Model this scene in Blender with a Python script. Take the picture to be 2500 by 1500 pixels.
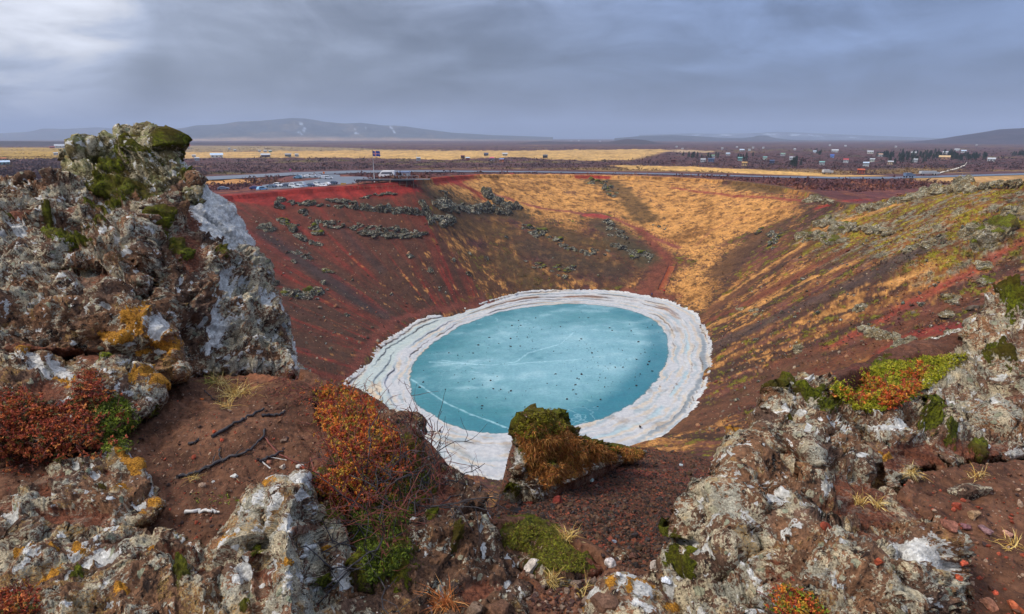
import bpy, math, random
import numpy as np
from mathutils import Vector
rad = math.radians
sc = bpy.context.scene
for o in list(bpy.data.objects): bpy.data.objects.remove(o)

# ------------------------------------------------------------------ camera, sky, sun, exposure
FPX, PITCH, EYE = 1388.9, rad(16.56), 50.0
cam = bpy.data.cameras.new('camera'); camo = bpy.data.objects.new('camera', cam)
sc.collection.objects.link(camo); sc.camera = camo
camo.location = (0, 0, EYE); camo.rotation_euler = (rad(90) - PITCH, 0, 0)
cam.sensor_width = 36; cam.lens = 20.0; cam.clip_start = 0.05; cam.clip_end = 60000

SUN_EL, SUN_AZ = 46.0, -62.0        # degrees; azimuth measured from +Y towards +X (left of the view)
world = bpy.data.worlds.new('World'); sc.world = world; world.use_nodes = True
EXPOSURE = 0.92
sc.view_settings.view_transform = 'Standard'; sc.view_settings.look = 'None'
sc.view_settings.exposure = EXPOSURE; sc.view_settings.gamma = 1.0
sc.view_settings.use_curve_mapping = False
sc.render.engine = 'CYCLES'
sc.cycles.use_denoising = True; sc.cycles.max_bounces = 5; sc.cycles.diffuse_bounces = 2
sc.cycles.glossy_bounces = 2; sc.cycles.transparent_max_bounces = 6; sc.cycles.volume_bounces = 0
sc.cycles.use_adaptive_sampling = True; sc.cycles.adaptive_threshold = 0.02

class NT:
    """small node-tree helper"""
    def __init__(s, tree): s.t = tree; s.n = tree.nodes; s.l = tree.links
    def node(s, typ, **kw):
        n = s.n.new(typ)
        for k, v in kw.items(): setattr(n, k, v)
        return n
    def put(s, sock, v):
        if isinstance(v, bpy.types.NodeSocket): s.l.new(v, sock)
        elif v is not None: sock.default_value = v
    def math(s, op, a, b=None, c=None, clamp=False):
        n = s.node('ShaderNodeMath', operation=op); n.use_clamp = clamp
        s.put(n.inputs[0], a)
        if b is not None: s.put(n.inputs[1], b)
        if c is not None: s.put(n.inputs[2], c)
        return n.outputs[0]
    def vmath(s, op, a, b=None, out=0):
        n = s.node('ShaderNodeVectorMath', operation=op); s.put(n.inputs[0], a)
        if b is not None: s.put(n.inputs[1], b)
        return n.outputs[out]
    def step(s, v, lo, hi, a=0.0, b=1.0):
        n = s.node('ShaderNodeMapRange', interpolation_type='SMOOTHSTEP')
        s.put(n.inputs['Value'], v); n.inputs['From Min'].default_value = lo; n.inputs['From Max'].default_value = hi
        n.inputs['To Min'].default_value = a; n.inputs['To Max'].default_value = b
        return n.outputs[0]
    def mix(s, f, a, b, mode='MIX'):
        n = s.node('ShaderNodeMix', data_type='RGBA', blend_type=mode)
        s.put(n.inputs[0], f)
        for k, v in ((6, a), (7, b)):
            if isinstance(v, (tuple, list)): v = (v[0], v[1], v[2], 1.0)
            s.put(n.inputs[k], v)
        return n.outputs[2]
    def noise(s, vec, scale, detail=4, rough=0.55, dist=0.0, out='Fac', ntype='FBM'):
        n = s.node('ShaderNodeTexNoise'); n.noise_type = ntype
        s.put(n.inputs['Vector'], vec); n.inputs['Scale'].default_value = scale
        n.inputs['Detail'].default_value = detail; n.inputs['Roughness'].default_value = rough
        n.inputs['Distortion'].default_value = dist
        return n.outputs[out]
    def voro(s, vec, scale, feature='F1', out='Distance', rnd=1.0):
        n = s.node('ShaderNodeTexVoronoi', feature=feature); s.put(n.inputs['Vector'], vec)
        n.inputs['Scale'].default_value = scale; n.inputs['Randomness'].default_value = rnd
        return n.outputs[out]
    def comb(s, x, y, z):
        n = s.node('ShaderNodeCombineXYZ'); s.put(n.inputs[0], x); s.put(n.inputs[1], y); s.put(n.inputs[2], z)
        return n.outputs[0]
    def sep(s, v):
        n = s.node('ShaderNodeSeparateXYZ'); s.put(n.inputs[0], v); return n.outputs
    def attr(s, name, out='Color'):
        return s.node('ShaderNodeAttribute', attribute_name=name).outputs[out]

def build_world():
    t = NT(world.node_tree); t.n.clear()
    sky = t.node('ShaderNodeTexSky', sky_type='NISHITA'); sky.sun_disc = False
    sky.sun_elevation = rad(SUN_EL); sky.sun_rotation = rad(SUN_AZ)
    d = t.vmath('NORMALIZE', t.node('ShaderNodeTexCoord').outputs['Generated'])
    x, y, z = t.sep(d)
    def dirv(az, el):
        a, e = rad(az), rad(el); return (math.sin(a)*math.cos(e), math.cos(a)*math.cos(e), math.sin(e))
    def blob(az, el, cos0, cos1):
        return t.step(t.vmath('DOT_PRODUCT', d, dirv(az, el), out=1), math.cos(rad(cos0)), math.cos(rad(cos1)))
    den = t.math('ADD', t.math('MAXIMUM', z, 0.0), 0.16)
    p = t.comb(t.math('DIVIDE', x, den), t.math('DIVIDE', y, den), 0.0)
    n1 = t.noise(t.vmath('ADD', p, (3.1, 7.7, 0)), 0.55, 5, 0.5, 0.3)
    n2 = t.noise(t.vmath('ADD', p, (13.1, 2.7, 4)), 1.6, 6, 0.55, 0.5)
    n3 = t.noise(t.vmath('MULTIPLY', d, (1, 1, 2.2)), 5.0, 6, 0.6, 0.9); n4 = t.noise(t.vmath('MULTIPLY', t.vmath('ADD', d, (5, 2, 0)), (1, 1, 5.0)), 3.0, 5, 0.55, 0.4)
    # cloud brightness: paler high up and to the left, a dark wet band low over the middle
    el = t.math('MULTIPLY', t.math('ARCSINE', z), 57.3)
    band = t.math('MULTIPLY', t.step(el, 1.0, 3.2), t.step(el, 7.5, 4.0))
    v = t.step(el, 1.0, 13.0, 0.088, 0.168)
    v = t.math('ADD', v, t.step(el, 3.0, 0.0, 0.0, 0.045))
    v = t.math('MULTIPLY', v, t.step(n1, 0.25, 0.75, 0.78, 1.22))
    v = t.math('MULTIPLY', v, t.step(n2, 0.3, 0.7, 0.84, 1.16))
    v = t.math('MULTIPLY', v, t.math('MULTIPLY', t.step(n3, 0.32, 0.68, 0.74, 1.24), t.step(n4, 0.35, 0.65, 0.80, 1.18)))
    v = t.math('MULTIPLY', v, t.math('SUBTRACT', 1.0, t.math('MULTIPLY', band, 0.2)))
    left = t.step(t.math('ARCTAN2', x, y), rad(10), rad(-40), 0.0, 1.0)
    v = t.math('MULTIPLY', v, t.math('ADD', 1.0, t.math('MULTIPLY', left, 0.34)))
    b1 = t.math('MULTIPLY', blob(-39, 8.6, 10, 1.0), t.step(n2, 0.35, 0.6, 0.45, 1.0))
    v = t.math('ADD', v, t.math('MULTIPLY', b1, 0.30))
    v = t.math('ADD', v, t.math('MULTIPLY', blob(-28, 7.0, 10, 1.0), 0.04))
    v = t.math('ADD', v, t.math('MULTIPLY', blob(-33, 3.4, 6, 0.5), -0.045))
    v = t.math('ADD', v, t.math('MULTIPLY', blob(38, 5.0, 16, 2.0), 0.02))
    blue = t.step(t.math('ARCTAN2', x, y), rad(-25), rad(28), 0.0, 1.0)
    tint = t.mix(blue, (0.83, 0.93, 1.20), (0.60, 0.85, 1.50))
    tint = t.mix(t.step(v, 0.26, 0.42), tint, (0.95, 0.97, 1.06))
    vc = t.comb(v, v, v)
    cloud = t.vmath('MULTIPLY', vc, tint)
    skyc = t.vmath('SCALE', sky.outputs[0]); skyc.node.inputs['Scale'].default_value = 0.10
    allc = t.mix(0.93, skyc, t.vmath('MULTIPLY', cloud, (1, 1, 1)))
    # unseen sky overhead raised above the visible part, as fill light on the ground
    up = t.step(z, 0.24, 0.8, 1.0, 3.7)
    allc = t.vmath('MULTIPLY', allc, t.comb(up, t.math('POWER', up, 0.88), t.math('POWER', up, 0.70)))
    bg = t.node('ShaderNodeBackground'); t.put(bg.inputs[0], allc); bg.inputs[1].default_value = 1.0
    out = t.node('ShaderNodeOutputWorld'); t.l.new(bg.outputs[0], out.inputs[0])
build_world()
sun = bpy.data.lights.new('sun', 'SUN'); suno = bpy.data.objects.new('sun', sun); sc.collection.objects.link(suno)
sun.energy = 1.5; sun.angle = rad(10); sun.color = (1.0, 0.95, 0.87)
_a, _e = rad(SUN_AZ), rad(SUN_EL)
sdir = Vector((math.sin(_a)*math.cos(_e), -0.45*math.cos(_a)*math.cos(_e), math.sin(_e)))
suno.rotation_euler = sdir.to_track_quat('Z', 'Y').to_euler(); suno.location = (-40, -20, 120)

# ------------------------------------------------------------------ helpers
C0 = np.array([0., 0., EYE]); FW = np.array([0, math.cos(PITCH), -math.sin(PITCH)])
UP = np.array([0, math.sin(PITCH), math.cos(PITCH)]); RT = np.array([1., 0, 0])
def pdir(px, py):
    px = np.asarray(px, float); py = np.asarray(py, float)
    return FW + ((px-1250)/FPX)[..., None]*RT + ((750-py)/FPX)[..., None]*UP
def unproj(px, py, D):                       # a photograph position and a distance give a point of the place
    return C0 + pdir(px, py)*np.asarray(D, float)[..., None]
def onz(px, py, z):
    d = pdir(px, py); return C0 + d*((z-EYE)/d[..., 2])[..., None]
def toaz(px, py):
    d = pdir(px, py); return np.arctan2(d[..., 0], d[..., 1]), d[..., 2]/np.hypot(d[..., 0], d[..., 1])

def tag(o, label=None, cat=None, group=None, kind=None):
    if label: o['label'] = label
    if cat: o['category'] = cat
    if group: o['group'] = group
    if kind: o['kind'] = kind
    return o
def empty(name, loc, rz=0.0, label=None, cat=None, group=None):
    o = bpy.data.objects.new(name, None); sc.collection.objects.link(o)
    o.location = Vector(loc); o.rotation_euler = (0, 0, rz); o.empty_display_size = 0.2
    return tag(o, label, cat, group)
def copy_tree(o, parent=None):
    c = o.copy(); sc.collection.objects.link(c)
    if parent is not None: c.parent = parent
    for ch in [q for q in bpy.data.objects if q.parent == o]: copy_tree(ch, c)
    return c
def np_mesh(name, V, F, mat=None, cols=None, smooth=True, parent=None, origin=None, matidx=None):
    """V (n,3), F (m,k) index array or list of such arrays, cols {name: (n,4)}"""
    me = bpy.data.meshes.new(name)
    V = np.asarray(V, np.float64)
    if origin is not None: V = V - np.asarray(origin)
    Fs = F if isinstance(F, list) else [F]
    Fs = [f for f in Fs if len(f)]
    nl = sum(f.size for f in Fs); nf = sum(len(f) for f in Fs)
    me.vertices.add(len(V)); me.vertices.foreach_set('co', V.astype(np.float32).ravel())
    me.loops.add(nl); me.loops.foreach_set('vertex_index', np.concatenate([f.ravel() for f in Fs]).astype(np.int32))
    me.polygons.add(nf)
    st = []; tot = []; off = 0
    for f in Fs:
        k = f.shape[1]; st.append(off + np.arange(len(f))*k); tot.append(np.full(len(f), k)); off += f.size
    me.polygons.foreach_set('loop_start', np.concatenate(st).astype(np.int32))
    me.polygons.foreach_set('loop_total', np.concatenate(tot).astype(np.int32))
    me.polygons.foreach_set('use_smooth', np.full(nf, smooth))
    me.update(calc_edges=True)
    if cols:
        for k, c in cols.items():
            a = me.color_attributes.new(k, 'FLOAT_COLOR', 'POINT')
            c = np.asarray(c, np.float32)
            if c.shape[1] == 3: c = np.concatenate([c, np.ones((len(c), 1), np.float32)], 1)
            a.data.foreach_set('color', c.ravel())
    if mat is not None:
        for m in (mat if isinstance(mat, list) else [mat]): me.materials.append(m)
    if matidx is not None: me.polygons.foreach_set('material_index', np.asarray(matidx, np.int32))
    o = bpy.data.objects.new(name, me); sc.collection.objects.link(o)
    if origin is not None: o.location = Vector([float(q) for q in origin])
    if parent is not None:
        o.parent = parent
    return o

# ---- numpy noise
_rs = np.random.RandomState(7)
PERM = np.tile(_rs.permutation(256), 3).astype(np.int32)
GR = _rs.normal(size=(256, 3)); GR /= np.linalg.norm(GR, axis=1)[:, None]; GR = GR.astype(np.float32)
OFF = _rs.rand(256, 3).astype(np.float32)
def perlin(P):
    P = np.asarray(P, np.float32); sh = P.shape[:-1]; P = P.reshape(-1, 3)
    I = np.floor(P).astype(np.int32); f = P-I; I &= 255
    u = f*f*f*(f*(f*6-15)+10)
    out = np.zeros(len(P), np.float32)
    for dx in (0, 1):
        a = PERM[I[:, 0]+dx]; wx = u[:, 0] if dx else 1-u[:, 0]
        for dy in (0, 1):
            b = PERM[(a+I[:, 1]+dy) & 255]; wy = wx*(u[:, 1] if dy else 1-u[:, 1])
            for dz in (0, 1):
                g = GR[PERM[(b+I[:, 2]+dz) & 255]]
                dt = g[:, 0]*(f[:, 0]-dx)+g[:, 1]*(f[:, 1]-dy)+g[:, 2]*(f[:, 2]-dz)
                out += wy*(u[:, 2] if dz else 1-u[:, 2])*dt
    return (out*1.6).reshape(sh)
def fbm(P, scale=1.0, oct=4, gain=0.5, seed=0.0, ridged=False):
    P = np.asarray(P, np.float32)*scale + np.float32(seed*17.31)
    s = 0; a = 1.0; t = 0
    for k in range(oct):
        n = perlin(P)
        if ridged: n = 1-2*np.abs(n)
        s = s+a*n; t += a; a *= gain; P = P*2.03+11.7
    return s/t
def fbm2(x, y, scale, oct=4, gain=0.5, seed=0.0, ridged=False):
    return fbm(np.stack([x, y, np.zeros_like(x)], -1), scale, oct, gain, seed, ridged)
def worley(P, scale=1.0, seed=0):
    P = np.asarray(P, np.float32)*scale+seed*3.7; sh = P.shape[:-1]; P = P.reshape(-1, 3)
    I = np.floor(P).astype(np.int32); f = P-I
    b1 = np.full(len(P), 9., np.float32); idv = np.zeros(len(P), np.int32)
    for dx in (-1, 0, 1):
        a = PERM[(I[:, 0]+dx) & 255]
        for dy in (-1, 0, 1):
            b = PERM[(a+I[:, 1]+dy) & 255]
            for dz in (-1, 0, 1):
                c = PERM[(b+I[:, 2]+dz) & 255]
                q = OFF[c]+np.array([dx, dy, dz], np.float32)-f
                d = np.einsum('ij,ij->i', q, q)
                m = d < b1; b1[m] = d[m]; idv[m] = c[m]
    return np.sqrt(b1).reshape(sh), (idv/255.0).reshape(sh)
def sstep(v, a, b):
    t = np.clip((v-a)/(b-a), 0, 1); return t*t*(3-2*t)
def inpoly(x, y, poly):
    poly = np.asarray(poly, float); r = np.zeros(x.shape, bool); j = len(poly)-1
    for i in range(len(poly)):
        xi, yi = poly[i]; xj, yj = poly[j]
        c = ((yi > y) != (yj > y)) & (x < (xj-xi)*(y-yi)/((yj-yi) or 1e-9)+xi)
        r ^= c; j = i
    return r
def segdist(x, y, pts, closed=True, along=False):
    pts = np.asarray(pts, float); n = len(pts); d = np.full(x.shape, 1e18); al = np.zeros(x.shape)
    for i in range(n if closed else n-1):
        a = pts[i]; b = pts[(i+1) % n]; ab = b-a; L = (ab@ab) or 1e-9
        t = np.clip(((x-a[0])*ab[0]+(y-a[1])*ab[1])/L, 0, 1)
        q = (x-a[0]-t*ab[0])**2+(y-a[1]-t*ab[1])**2
        if along: al = np.where(q < d, i+t, al)
        d = np.minimum(d, q)
    return (np.sqrt(d), al) if along else np.sqrt(d)
def tps_fit(X, v, reg=1e-3):
    X = np.asarray(X, float); v = np.asarray(v, float); n = len(X)
    d2 = ((X[:, None]-X[None])**2).sum(-1); K = 0.5*d2*np.log(d2+1e-12)+reg*np.eye(n)
    Pm = np.c_[np.ones(n), X]; A = np.zeros((n+3, n+3)); A[:n, :n] = K; A[:n, n:] = Pm; A[n:, :n] = Pm.T
    w = np.linalg.solve(A, np.r_[v, np.zeros(3)]); return X, w
def tps_eval(m, x, y):
    X, w = m; s = w[len(X)]+w[len(X)+1]*x+w[len(X)+2]*y
    for (a, b), c in zip(X, w):
        d2 = (x-a)**2+(y-b)**2; s = s+c*0.5*d2*np.log(d2+1e-12)
    return s
def srgb(r, g, b):
    f = lambda c: (c/255/12.92) if c <= 10 else ((c/255+0.055)/1.055)**2.4
    return (f(r), f(g), f(b))
# ------------------------------------------------------------------ shape of the ground
OUT_PX = [(840,945),(881,906),(909,870),(978,817),(1099,763),(1188,741),(1285,720),(1374,713),(1447,711),(1527,718),(1608,732),(1657,745),(1705,769),(1722,809),(1730,858),(1734,882),(1722,931),(1709,971),(1677,1028),(1633,1064),(1551,1092),(1450,1130),(1340,1165),(1245,1178),(1196,1171),(1123,1157),(1080,1128),(1010,1090),(935,1040),(873,977)]
INN_PX = [(1321,747),(1422,742),(1528,755),(1588,777),(1620,805),(1629,842),(1629,874),(1612,910),(1580,951),(1528,995),(1463,1024),(1390,1042),(1320,1055),(1253,1059),(1188,1058),(1115,1044),(1059,1015),(1018,991),(1004,959),(1002,923),(1008,890),(1042,854),(1091,817),(1164,781),(1237,759)]
def polar_table(pts, c, n=720, sm=6):
    d = pts-c; th = np.arctan2(d[:, 1], d[:, 0]); r = np.hypot(d[:, 0], d[:, 1]); o = np.argsort(th)
    T = np.linspace(-np.pi, np.pi, n, endpoint=False)
    v = np.interp(T, th[o], r[o], period=2*np.pi)
    if sm:
        k = np.exp(-0.5*(np.arange(-3*sm, 3*sm+1)/sm)**2); k /= k.sum()
        v = np.convolve(np.r_[v[-3*sm:], v, v[:3*sm]], k, 'valid')
    return T, v
def lookup(tab, th):
    T, v = tab; return np.interp(th, np.r_[T, np.pi], np.r_[v, v[0]])
outp = onz(*np.array(OUT_PX, float).T, 1.0)[:, :2]; innp = onz(*np.array(INN_PX, float).T, 0.0)[:, :2]
LC = innp.mean(0)
RLt = polar_table(outp, LC, sm=3); RIt = polar_table(innp, LC, sm=4)
# rim of the crater: photograph position and distance, where it can be seen
rim = [(1010,441,200),(945,446,198),(870,455,196),(780,459,194),(700,466,192),(620,474,190),(560,478,186),
       (1060,436,215),(1120,430,240),(1200,427,262),(1320,428,280),(1450,429,290),(1580,432,285),(1700,437,270),(1820,446,240),
       (1930,462,215),(2010,486,186),(2080,506,166),(2150,490,158),(2220,470,150),(2290,454,142),(2350,446,135),(2430,443,122),(2510,441,112),(2620,441,104)]
rp = unproj(*np.array(rim, float).T)
extra = np.array([(-112,150,31.5),(-118,120,33),(-108,85,37),(-85,50,42),(-50,20,46),(-22,5,48.2),(0,-1,48.4),(28,-1,47.8),(58,8,46.8),(84,30,45.2),(96,58,44.2)], float)
rp = np.vstack([rp, extra])
rth = np.arctan2(rp[:, 1]-LC[1], rp[:, 0]-LC[0]); rrr = np.hypot(rp[:, 0]-LC[0], rp[:, 1]-LC[1]); oo = np.argsort(rth)
def ptab(v, sm):
    T = np.linspace(-np.pi, np.pi, 720, endpoint=False); q = np.interp(T, rth[oo], v[oo], period=2*np.pi)
    k = np.exp(-0.5*(np.arange(-3*sm, 3*sm+1)/sm)**2); k /= k.sum()
    return T, np.convolve(np.r_[q[-3*sm:], q, q[:3*sm]], k, 'valid')
RRt = ptab(rrr, 5); ZRt = ptab(rp[:, 2], 5)
ZP = 28.0
def pexp(th):                                 # profile exponent round the crater: the far side is dished
    c = math.atan2(200, 40); dd = np.abs((th-c+np.pi) % (2*np.pi)-np.pi)
    d2 = np.abs((th-rad(-92)+np.pi) % (2*np.pi)-np.pi)
    return 1.0-0.22*np.exp(-(dd/0.35)**2)+0.17*np.exp(-(d2/0.45)**2)
def bowl(x, y, detail=True):
    dx = x-LC[0]; dy = y-LC[1]; th = np.arctan2(dy, dx); r = np.hypot(dx, dy)
    rL = lookup(RLt, th); rR = lookup(RRt, th); zR = lookup(ZRt, th)
    t = (r-rL)/(rR-rL); tc = np.clip(t, 0, 1)
    g = tc**pexp(th); g = g-0.035*np.exp(-((t-1)/0.07)**2)*(t < 1)
    z = 1.3+(zR-1.3)*g
    z = np.where(t < 0, np.maximum(1.3-(rL-r)*0.55, -4.0), z)
    s = np.maximum(r-rR-22*np.exp(-((np.arctan2(x, np.maximum(y, 1e-3))-rad(-11.0))/rad(3.4))**4)*(y > 50), 0)
    near = np.hypot(x, y) < 60
    w = np.where(near, 90., 42.)
    zz = ZP+(zR-ZP)*np.exp(-(s/w)**2)
    return np.where(t > 1, zz, z), t, th, r
# ---- the ledge and gully by the camera: (px, py, distance) control points
ledge = [(-300,1000,3.6),(-200,1450,2.1),(100,1450,2.15),(100,1150,2.75),(400,1400,2.25),(500,1450,2.15),(380,1060,3.1),(560,1120,2.95),(720,1200,2.7),(650,1000,3.4),
         (560,925,3.9),(700,925,3.85),(300,900,3.9),(860,1000,3.42),(980,1060,3.15),(900,1200,2.7),(1060,1250,2.55),(1000,1400,2.22),(1130,1420,2.2),
         (1280,1495,2.2),(1400,1490,2.2),(1560,1480,2.22),(1700,1480,2.1),(2000,1450,2.12),(2450,1450,2.15),(2480,1200,2.7),(2250,1250,2.55),(2000,1150,2.9),(1930,1040,3.3),(2200,1020,3.55),(2500,1060,3.4),
         (2250,930,4.6),(2450,840,5.4),(2600,760,5.8)]
scree = [(1350,1330,2.95),(1500,1330,3.35),(1620,1330,3.5),(1350,1260,4.1),(1500,1260,4.5),(1650,1260,4.7),(1250,1200,5.8),(1450,1190,6.0),(1650,1190,6.2),
         (1230,1195,6.6),(1330,1150,8.6),(1500,1125,9.8),(1700,1120,10.0),(1560,1092,13.0),(1700,1075,13.6),(1420,1096,12.5)]
NC = [unproj(*map(float, q)) for q in ledge+[(985,1015,3.42),(1090,1130,3.0),(1200,1270,2.72),(1250,1280,2.9),(1330,1282,2.95),(1420,1320,2.8),(1500,1372,2.6),(1600,1392,2.5),(1680,1350,2.6),(1350,1380,2.5)]]
for x_, y_ in ((-6, 3), (-10, 7), (-4, -3), (0, -4), (5, -3), (0, 0.5), (-2, 0.5), (2, 0.5), (9, 2), (-20, 0), (20, 0), (0, -20)):
    NC.append(np.array([x_, y_, 48.4]))
NC = np.array(NC); NT_ = tps_fit(NC[:, :2], NC[:, 2], 0.08)
LEDGE_EDGE = [(600,885,4.4),(745,905,4.0),(850,948,3.75),(985,1015,3.42),(1090,1130,3.0),(1200,1270,2.72),(1250,1280,2.9),(1330,1282,2.95),(1420,1320,2.8),(1500,1372,2.6),(1600,1392,2.5),
              (1680,1350,2.6),(1800,1100,3.25),(1880,960,3.9),(1960,940,4.1),(2050,925,4.8),(2150,885,5.4),(2360,862,5.9),(2450,760,6.2)]
LP = np.vstack([[unproj(*map(float, q))[:2] for q in LEDGE_EDGE], [(14, 8), (40, 6), (40, -40), (-40, -40), (-40, 5), (-14, 6.5), (-5.5, 6.0), (-3.2, 5.4)]])
GP = np.array([(0, 48.2), (2.0, 47.95), (2.7, 47.6), (3.5, 47.0), (5.2, 46.25), (8.5, 44.75), (11.5, 43.45), (13, 42.5), (16, 40.1), (20, 37.3), (24, 34.8), (40, 24)])
def groundz(x, y):
    zb, t, th, r = bowl(x, y)
    rc = np.hypot(x, y); m = rc < 30
    z = zb.copy()
    if m.any():
        xm, ym = x[m], y[m]
        d = segdist(xm, ym, LP); d = np.where(inpoly(xm, ym, LP), d, -d)
        d = d+0.12*fbm2(xm, ym, 1.3, 3, 0.5, 88)
        zl = tps_eval(NT_, xm, ym); az = np.arctan2(xm, ym)
        zg = np.interp(rc[m], GP[:, 0], GP[:, 1])
        zg = zg-sstep(az, rad(0.5), rad(-2.5))*np.interp(rc[m], [5, 8.5, 11.5, 13, 16, 20, 40], [0, .95, 2.0, 2.1, 2.0, 2.0, 2.2])
        side = sstep(np.abs(az), rad(24), rad(70)); zg = zg*(1-side)+np.minimum(zb[m], zg+2)*side
        w = sstep(d, -0.38, 0.02)
        zn = zg+(np.maximum(zl, zg)-zg)*w
        k = 1-sstep(rc[m], 14, 26)
        z[m] = zb[m]*(1-k)+zn*k
    return z, t, th, r

# radial grid round the viewpoint, finer where the eye lands
def rings():
    R = [0.9]
    while R[-1] < 14500:
        r = R[-1]
        if r < 9: k = r*0.0075
        elif r < 70: k = r*0.009
        elif r < 135: k = r*0.007
        elif r < 320: k = 0.45
        elif r < 1200: k = r*0.007
        else: k = r*0.02
        R.append(r+k)
    return np.array(R)
RG = rings(); AZ = np.radians(np.arange(-58, 58.01, 0.105))
AA, RR = np.meshgrid(AZ, RG); GX = RR*np.sin(AA); GY = RR*np.cos(AA)
GZ, GT, GTH, GRR = groundz(GX, GY)
print('grid', GX.shape)
ELEV = (GZ-EYE)/RR; MAXE = np.maximum.accumulate(ELEV, axis=0)
IFAR = int(np.searchsorted(RG, 20.0)); MAXF = np.full_like(ELEV, -9.0); MAXF[IFAR:] = np.maximum.accumulate(ELEV[IFAR:], axis=0)
def hit(px, py, far=False):
    """where the sight line through a photograph position meets the smooth ground"""
    px = np.atleast_1d(np.asarray(px, float)); py = np.atleast_1d(np.asarray(py, float))
    az, tn = toaz(px, py); j = np.clip(np.round((az-AZ[0])/(AZ[1]-AZ[0])).astype(int), 0, len(AZ)-1)
    out = np.zeros((len(px), 3)); ok = np.ones(len(px), bool)
    MX = MAXF if far else MAXE
    for k in range(len(px)):
        i = np.searchsorted(MX[:, j[k]], tn[k])
        if i >= len(RG): ok[k] = False; i = len(RG)-1
        if i > 0:
            e0 = MX[i-1, j[k]] if MX[i-1, j[k]] > -5 else ELEV[i-1, j[k]]; e1 = ELEV[i, j[k]]; f = 0 if e1 <= e0 else (tn[k]-e0)/(e1-e0)
            r_ = RG[i-1]+(RG[i]-RG[i-1])*min(max(f, 0), 1)
        else: r_ = RG[0]
        out[k] = (r_*math.sin(az[k]), r_*math.cos(az[k]), EYE+tn[k]*r_)
    return out, ok
def wpoly(pts, z=None):
    pts = np.array(pts, float)
    if z is not None: return onz(pts[:, 0], pts[:, 1], z)[:, :2]
    return hit(pts[:, 0], pts[:, 1], True)[0][:, :2]
# ------------------------------------------------------------------ outlines and distances of the rocks round the viewpoint
ROCKS = []
def ROCK(*a, **k):
    a = list(a); a[4] = [(x, y, D if D else float((hit(x, y)[0][0]-C0)@FW)+0.05) for x, y, D in a[4]]; ROCKS.append((a, k))     # no distance given: sits on the ground
ROCK('lava_crag', 'knobbly grey-green lichened crag forming the peak of the tall left outcrop against the sky', 'rock',
  [(140,450),(156,427),(160,382),(194,372),(208,351),(240,343),(278,330),(281,313),(304,307),(340,313),(356,309),(382,316),(404,340),(424,345),(434,364),(438,400),(470,424),(500,447),(490,500),(400,530),(280,500),(180,480)],
  [(160,440,5.3),(200,370,5.5),(300,310,5.7),(380,330,5.6),(430,400,5.2),(480,480,4.9),(300,480,5.0),(300,400,5.35)], thick=0.9, curl=0.28, cw=34, knob=2.2, rough=0.8, seed=1, crease=[([(160,400),(240,400),(330,400)], 0.12, 14), ([(300,330),(330,360),(345,400)], 0.10, 10), ([(360,330),(400,370)], -0.08, 18), ([(200,370),(250,360),(290,340)], -0.08, 16)],
  moss=[(345,372,22,14,-40),(320,400,14,18),(280,425,34,14),(300,465,70,20,0),(440,395,18,10),(460,428,30,8),(380,405,26,10),(410,375,12,10)], lich=0.95, tone=0.62, ochre=0.5, mat='crag', edge=5)
ROCK('lava_slab', 'broad brown and grey upper slope of the left outcrop below the mossy crag', 'rock',
  [(-80,425),(0,428),(19,432),(60,445),(91,438),(129,433),(175,440),(260,462),(330,470),(400,492),(391,530),(384,575),(378,640),(366,700),(330,760),(200,800),(-80,800)],
  [(-60,430,4.9),(100,440,5.0),(300,470,4.95),(395,500,4.75),(380,640,4.25),(250,640,4.2),(100,600,4.35),(-60,600,4.3),(300,740,3.95),(0,760,3.85),(-60,800,3.8)], thick=0.9, curl=0.25, cw=30, seed=2,
  white=[(97,486,15,8,15),(48,572,26,14,20),(12,585,14,6),(268,522,9,7),(305,548,8,5),(88,628,8,4),(350,575,20,6,-10),(2,612,6,4)],
  moss=[(250,490,55,16),(330,490,60,14),(255,525,12,10),(160,605,40,12,10),(215,612,30,8),(120,558,10,14),(210,575,14,8),(30,548,14,5),(270,600,14,6),(40,435,10,4),(300,515,46,10)],
  soil=[(55,530,42,26),(180,510,20,14),(230,705,40,24),(260,690,30,12)], lich=0.85, tone=0.7, rough=1.1, edge=6, crease=[([(390,500),(382,600),(370,700)], -0.10, 30), ([(60,520),(180,560),(300,570)], 0.08, 18), ([(-20,660),(120,680),(260,660)], 0.10, 20), ([(140,620),(200,640),(330,600)], -0.08, 26)])
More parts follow.
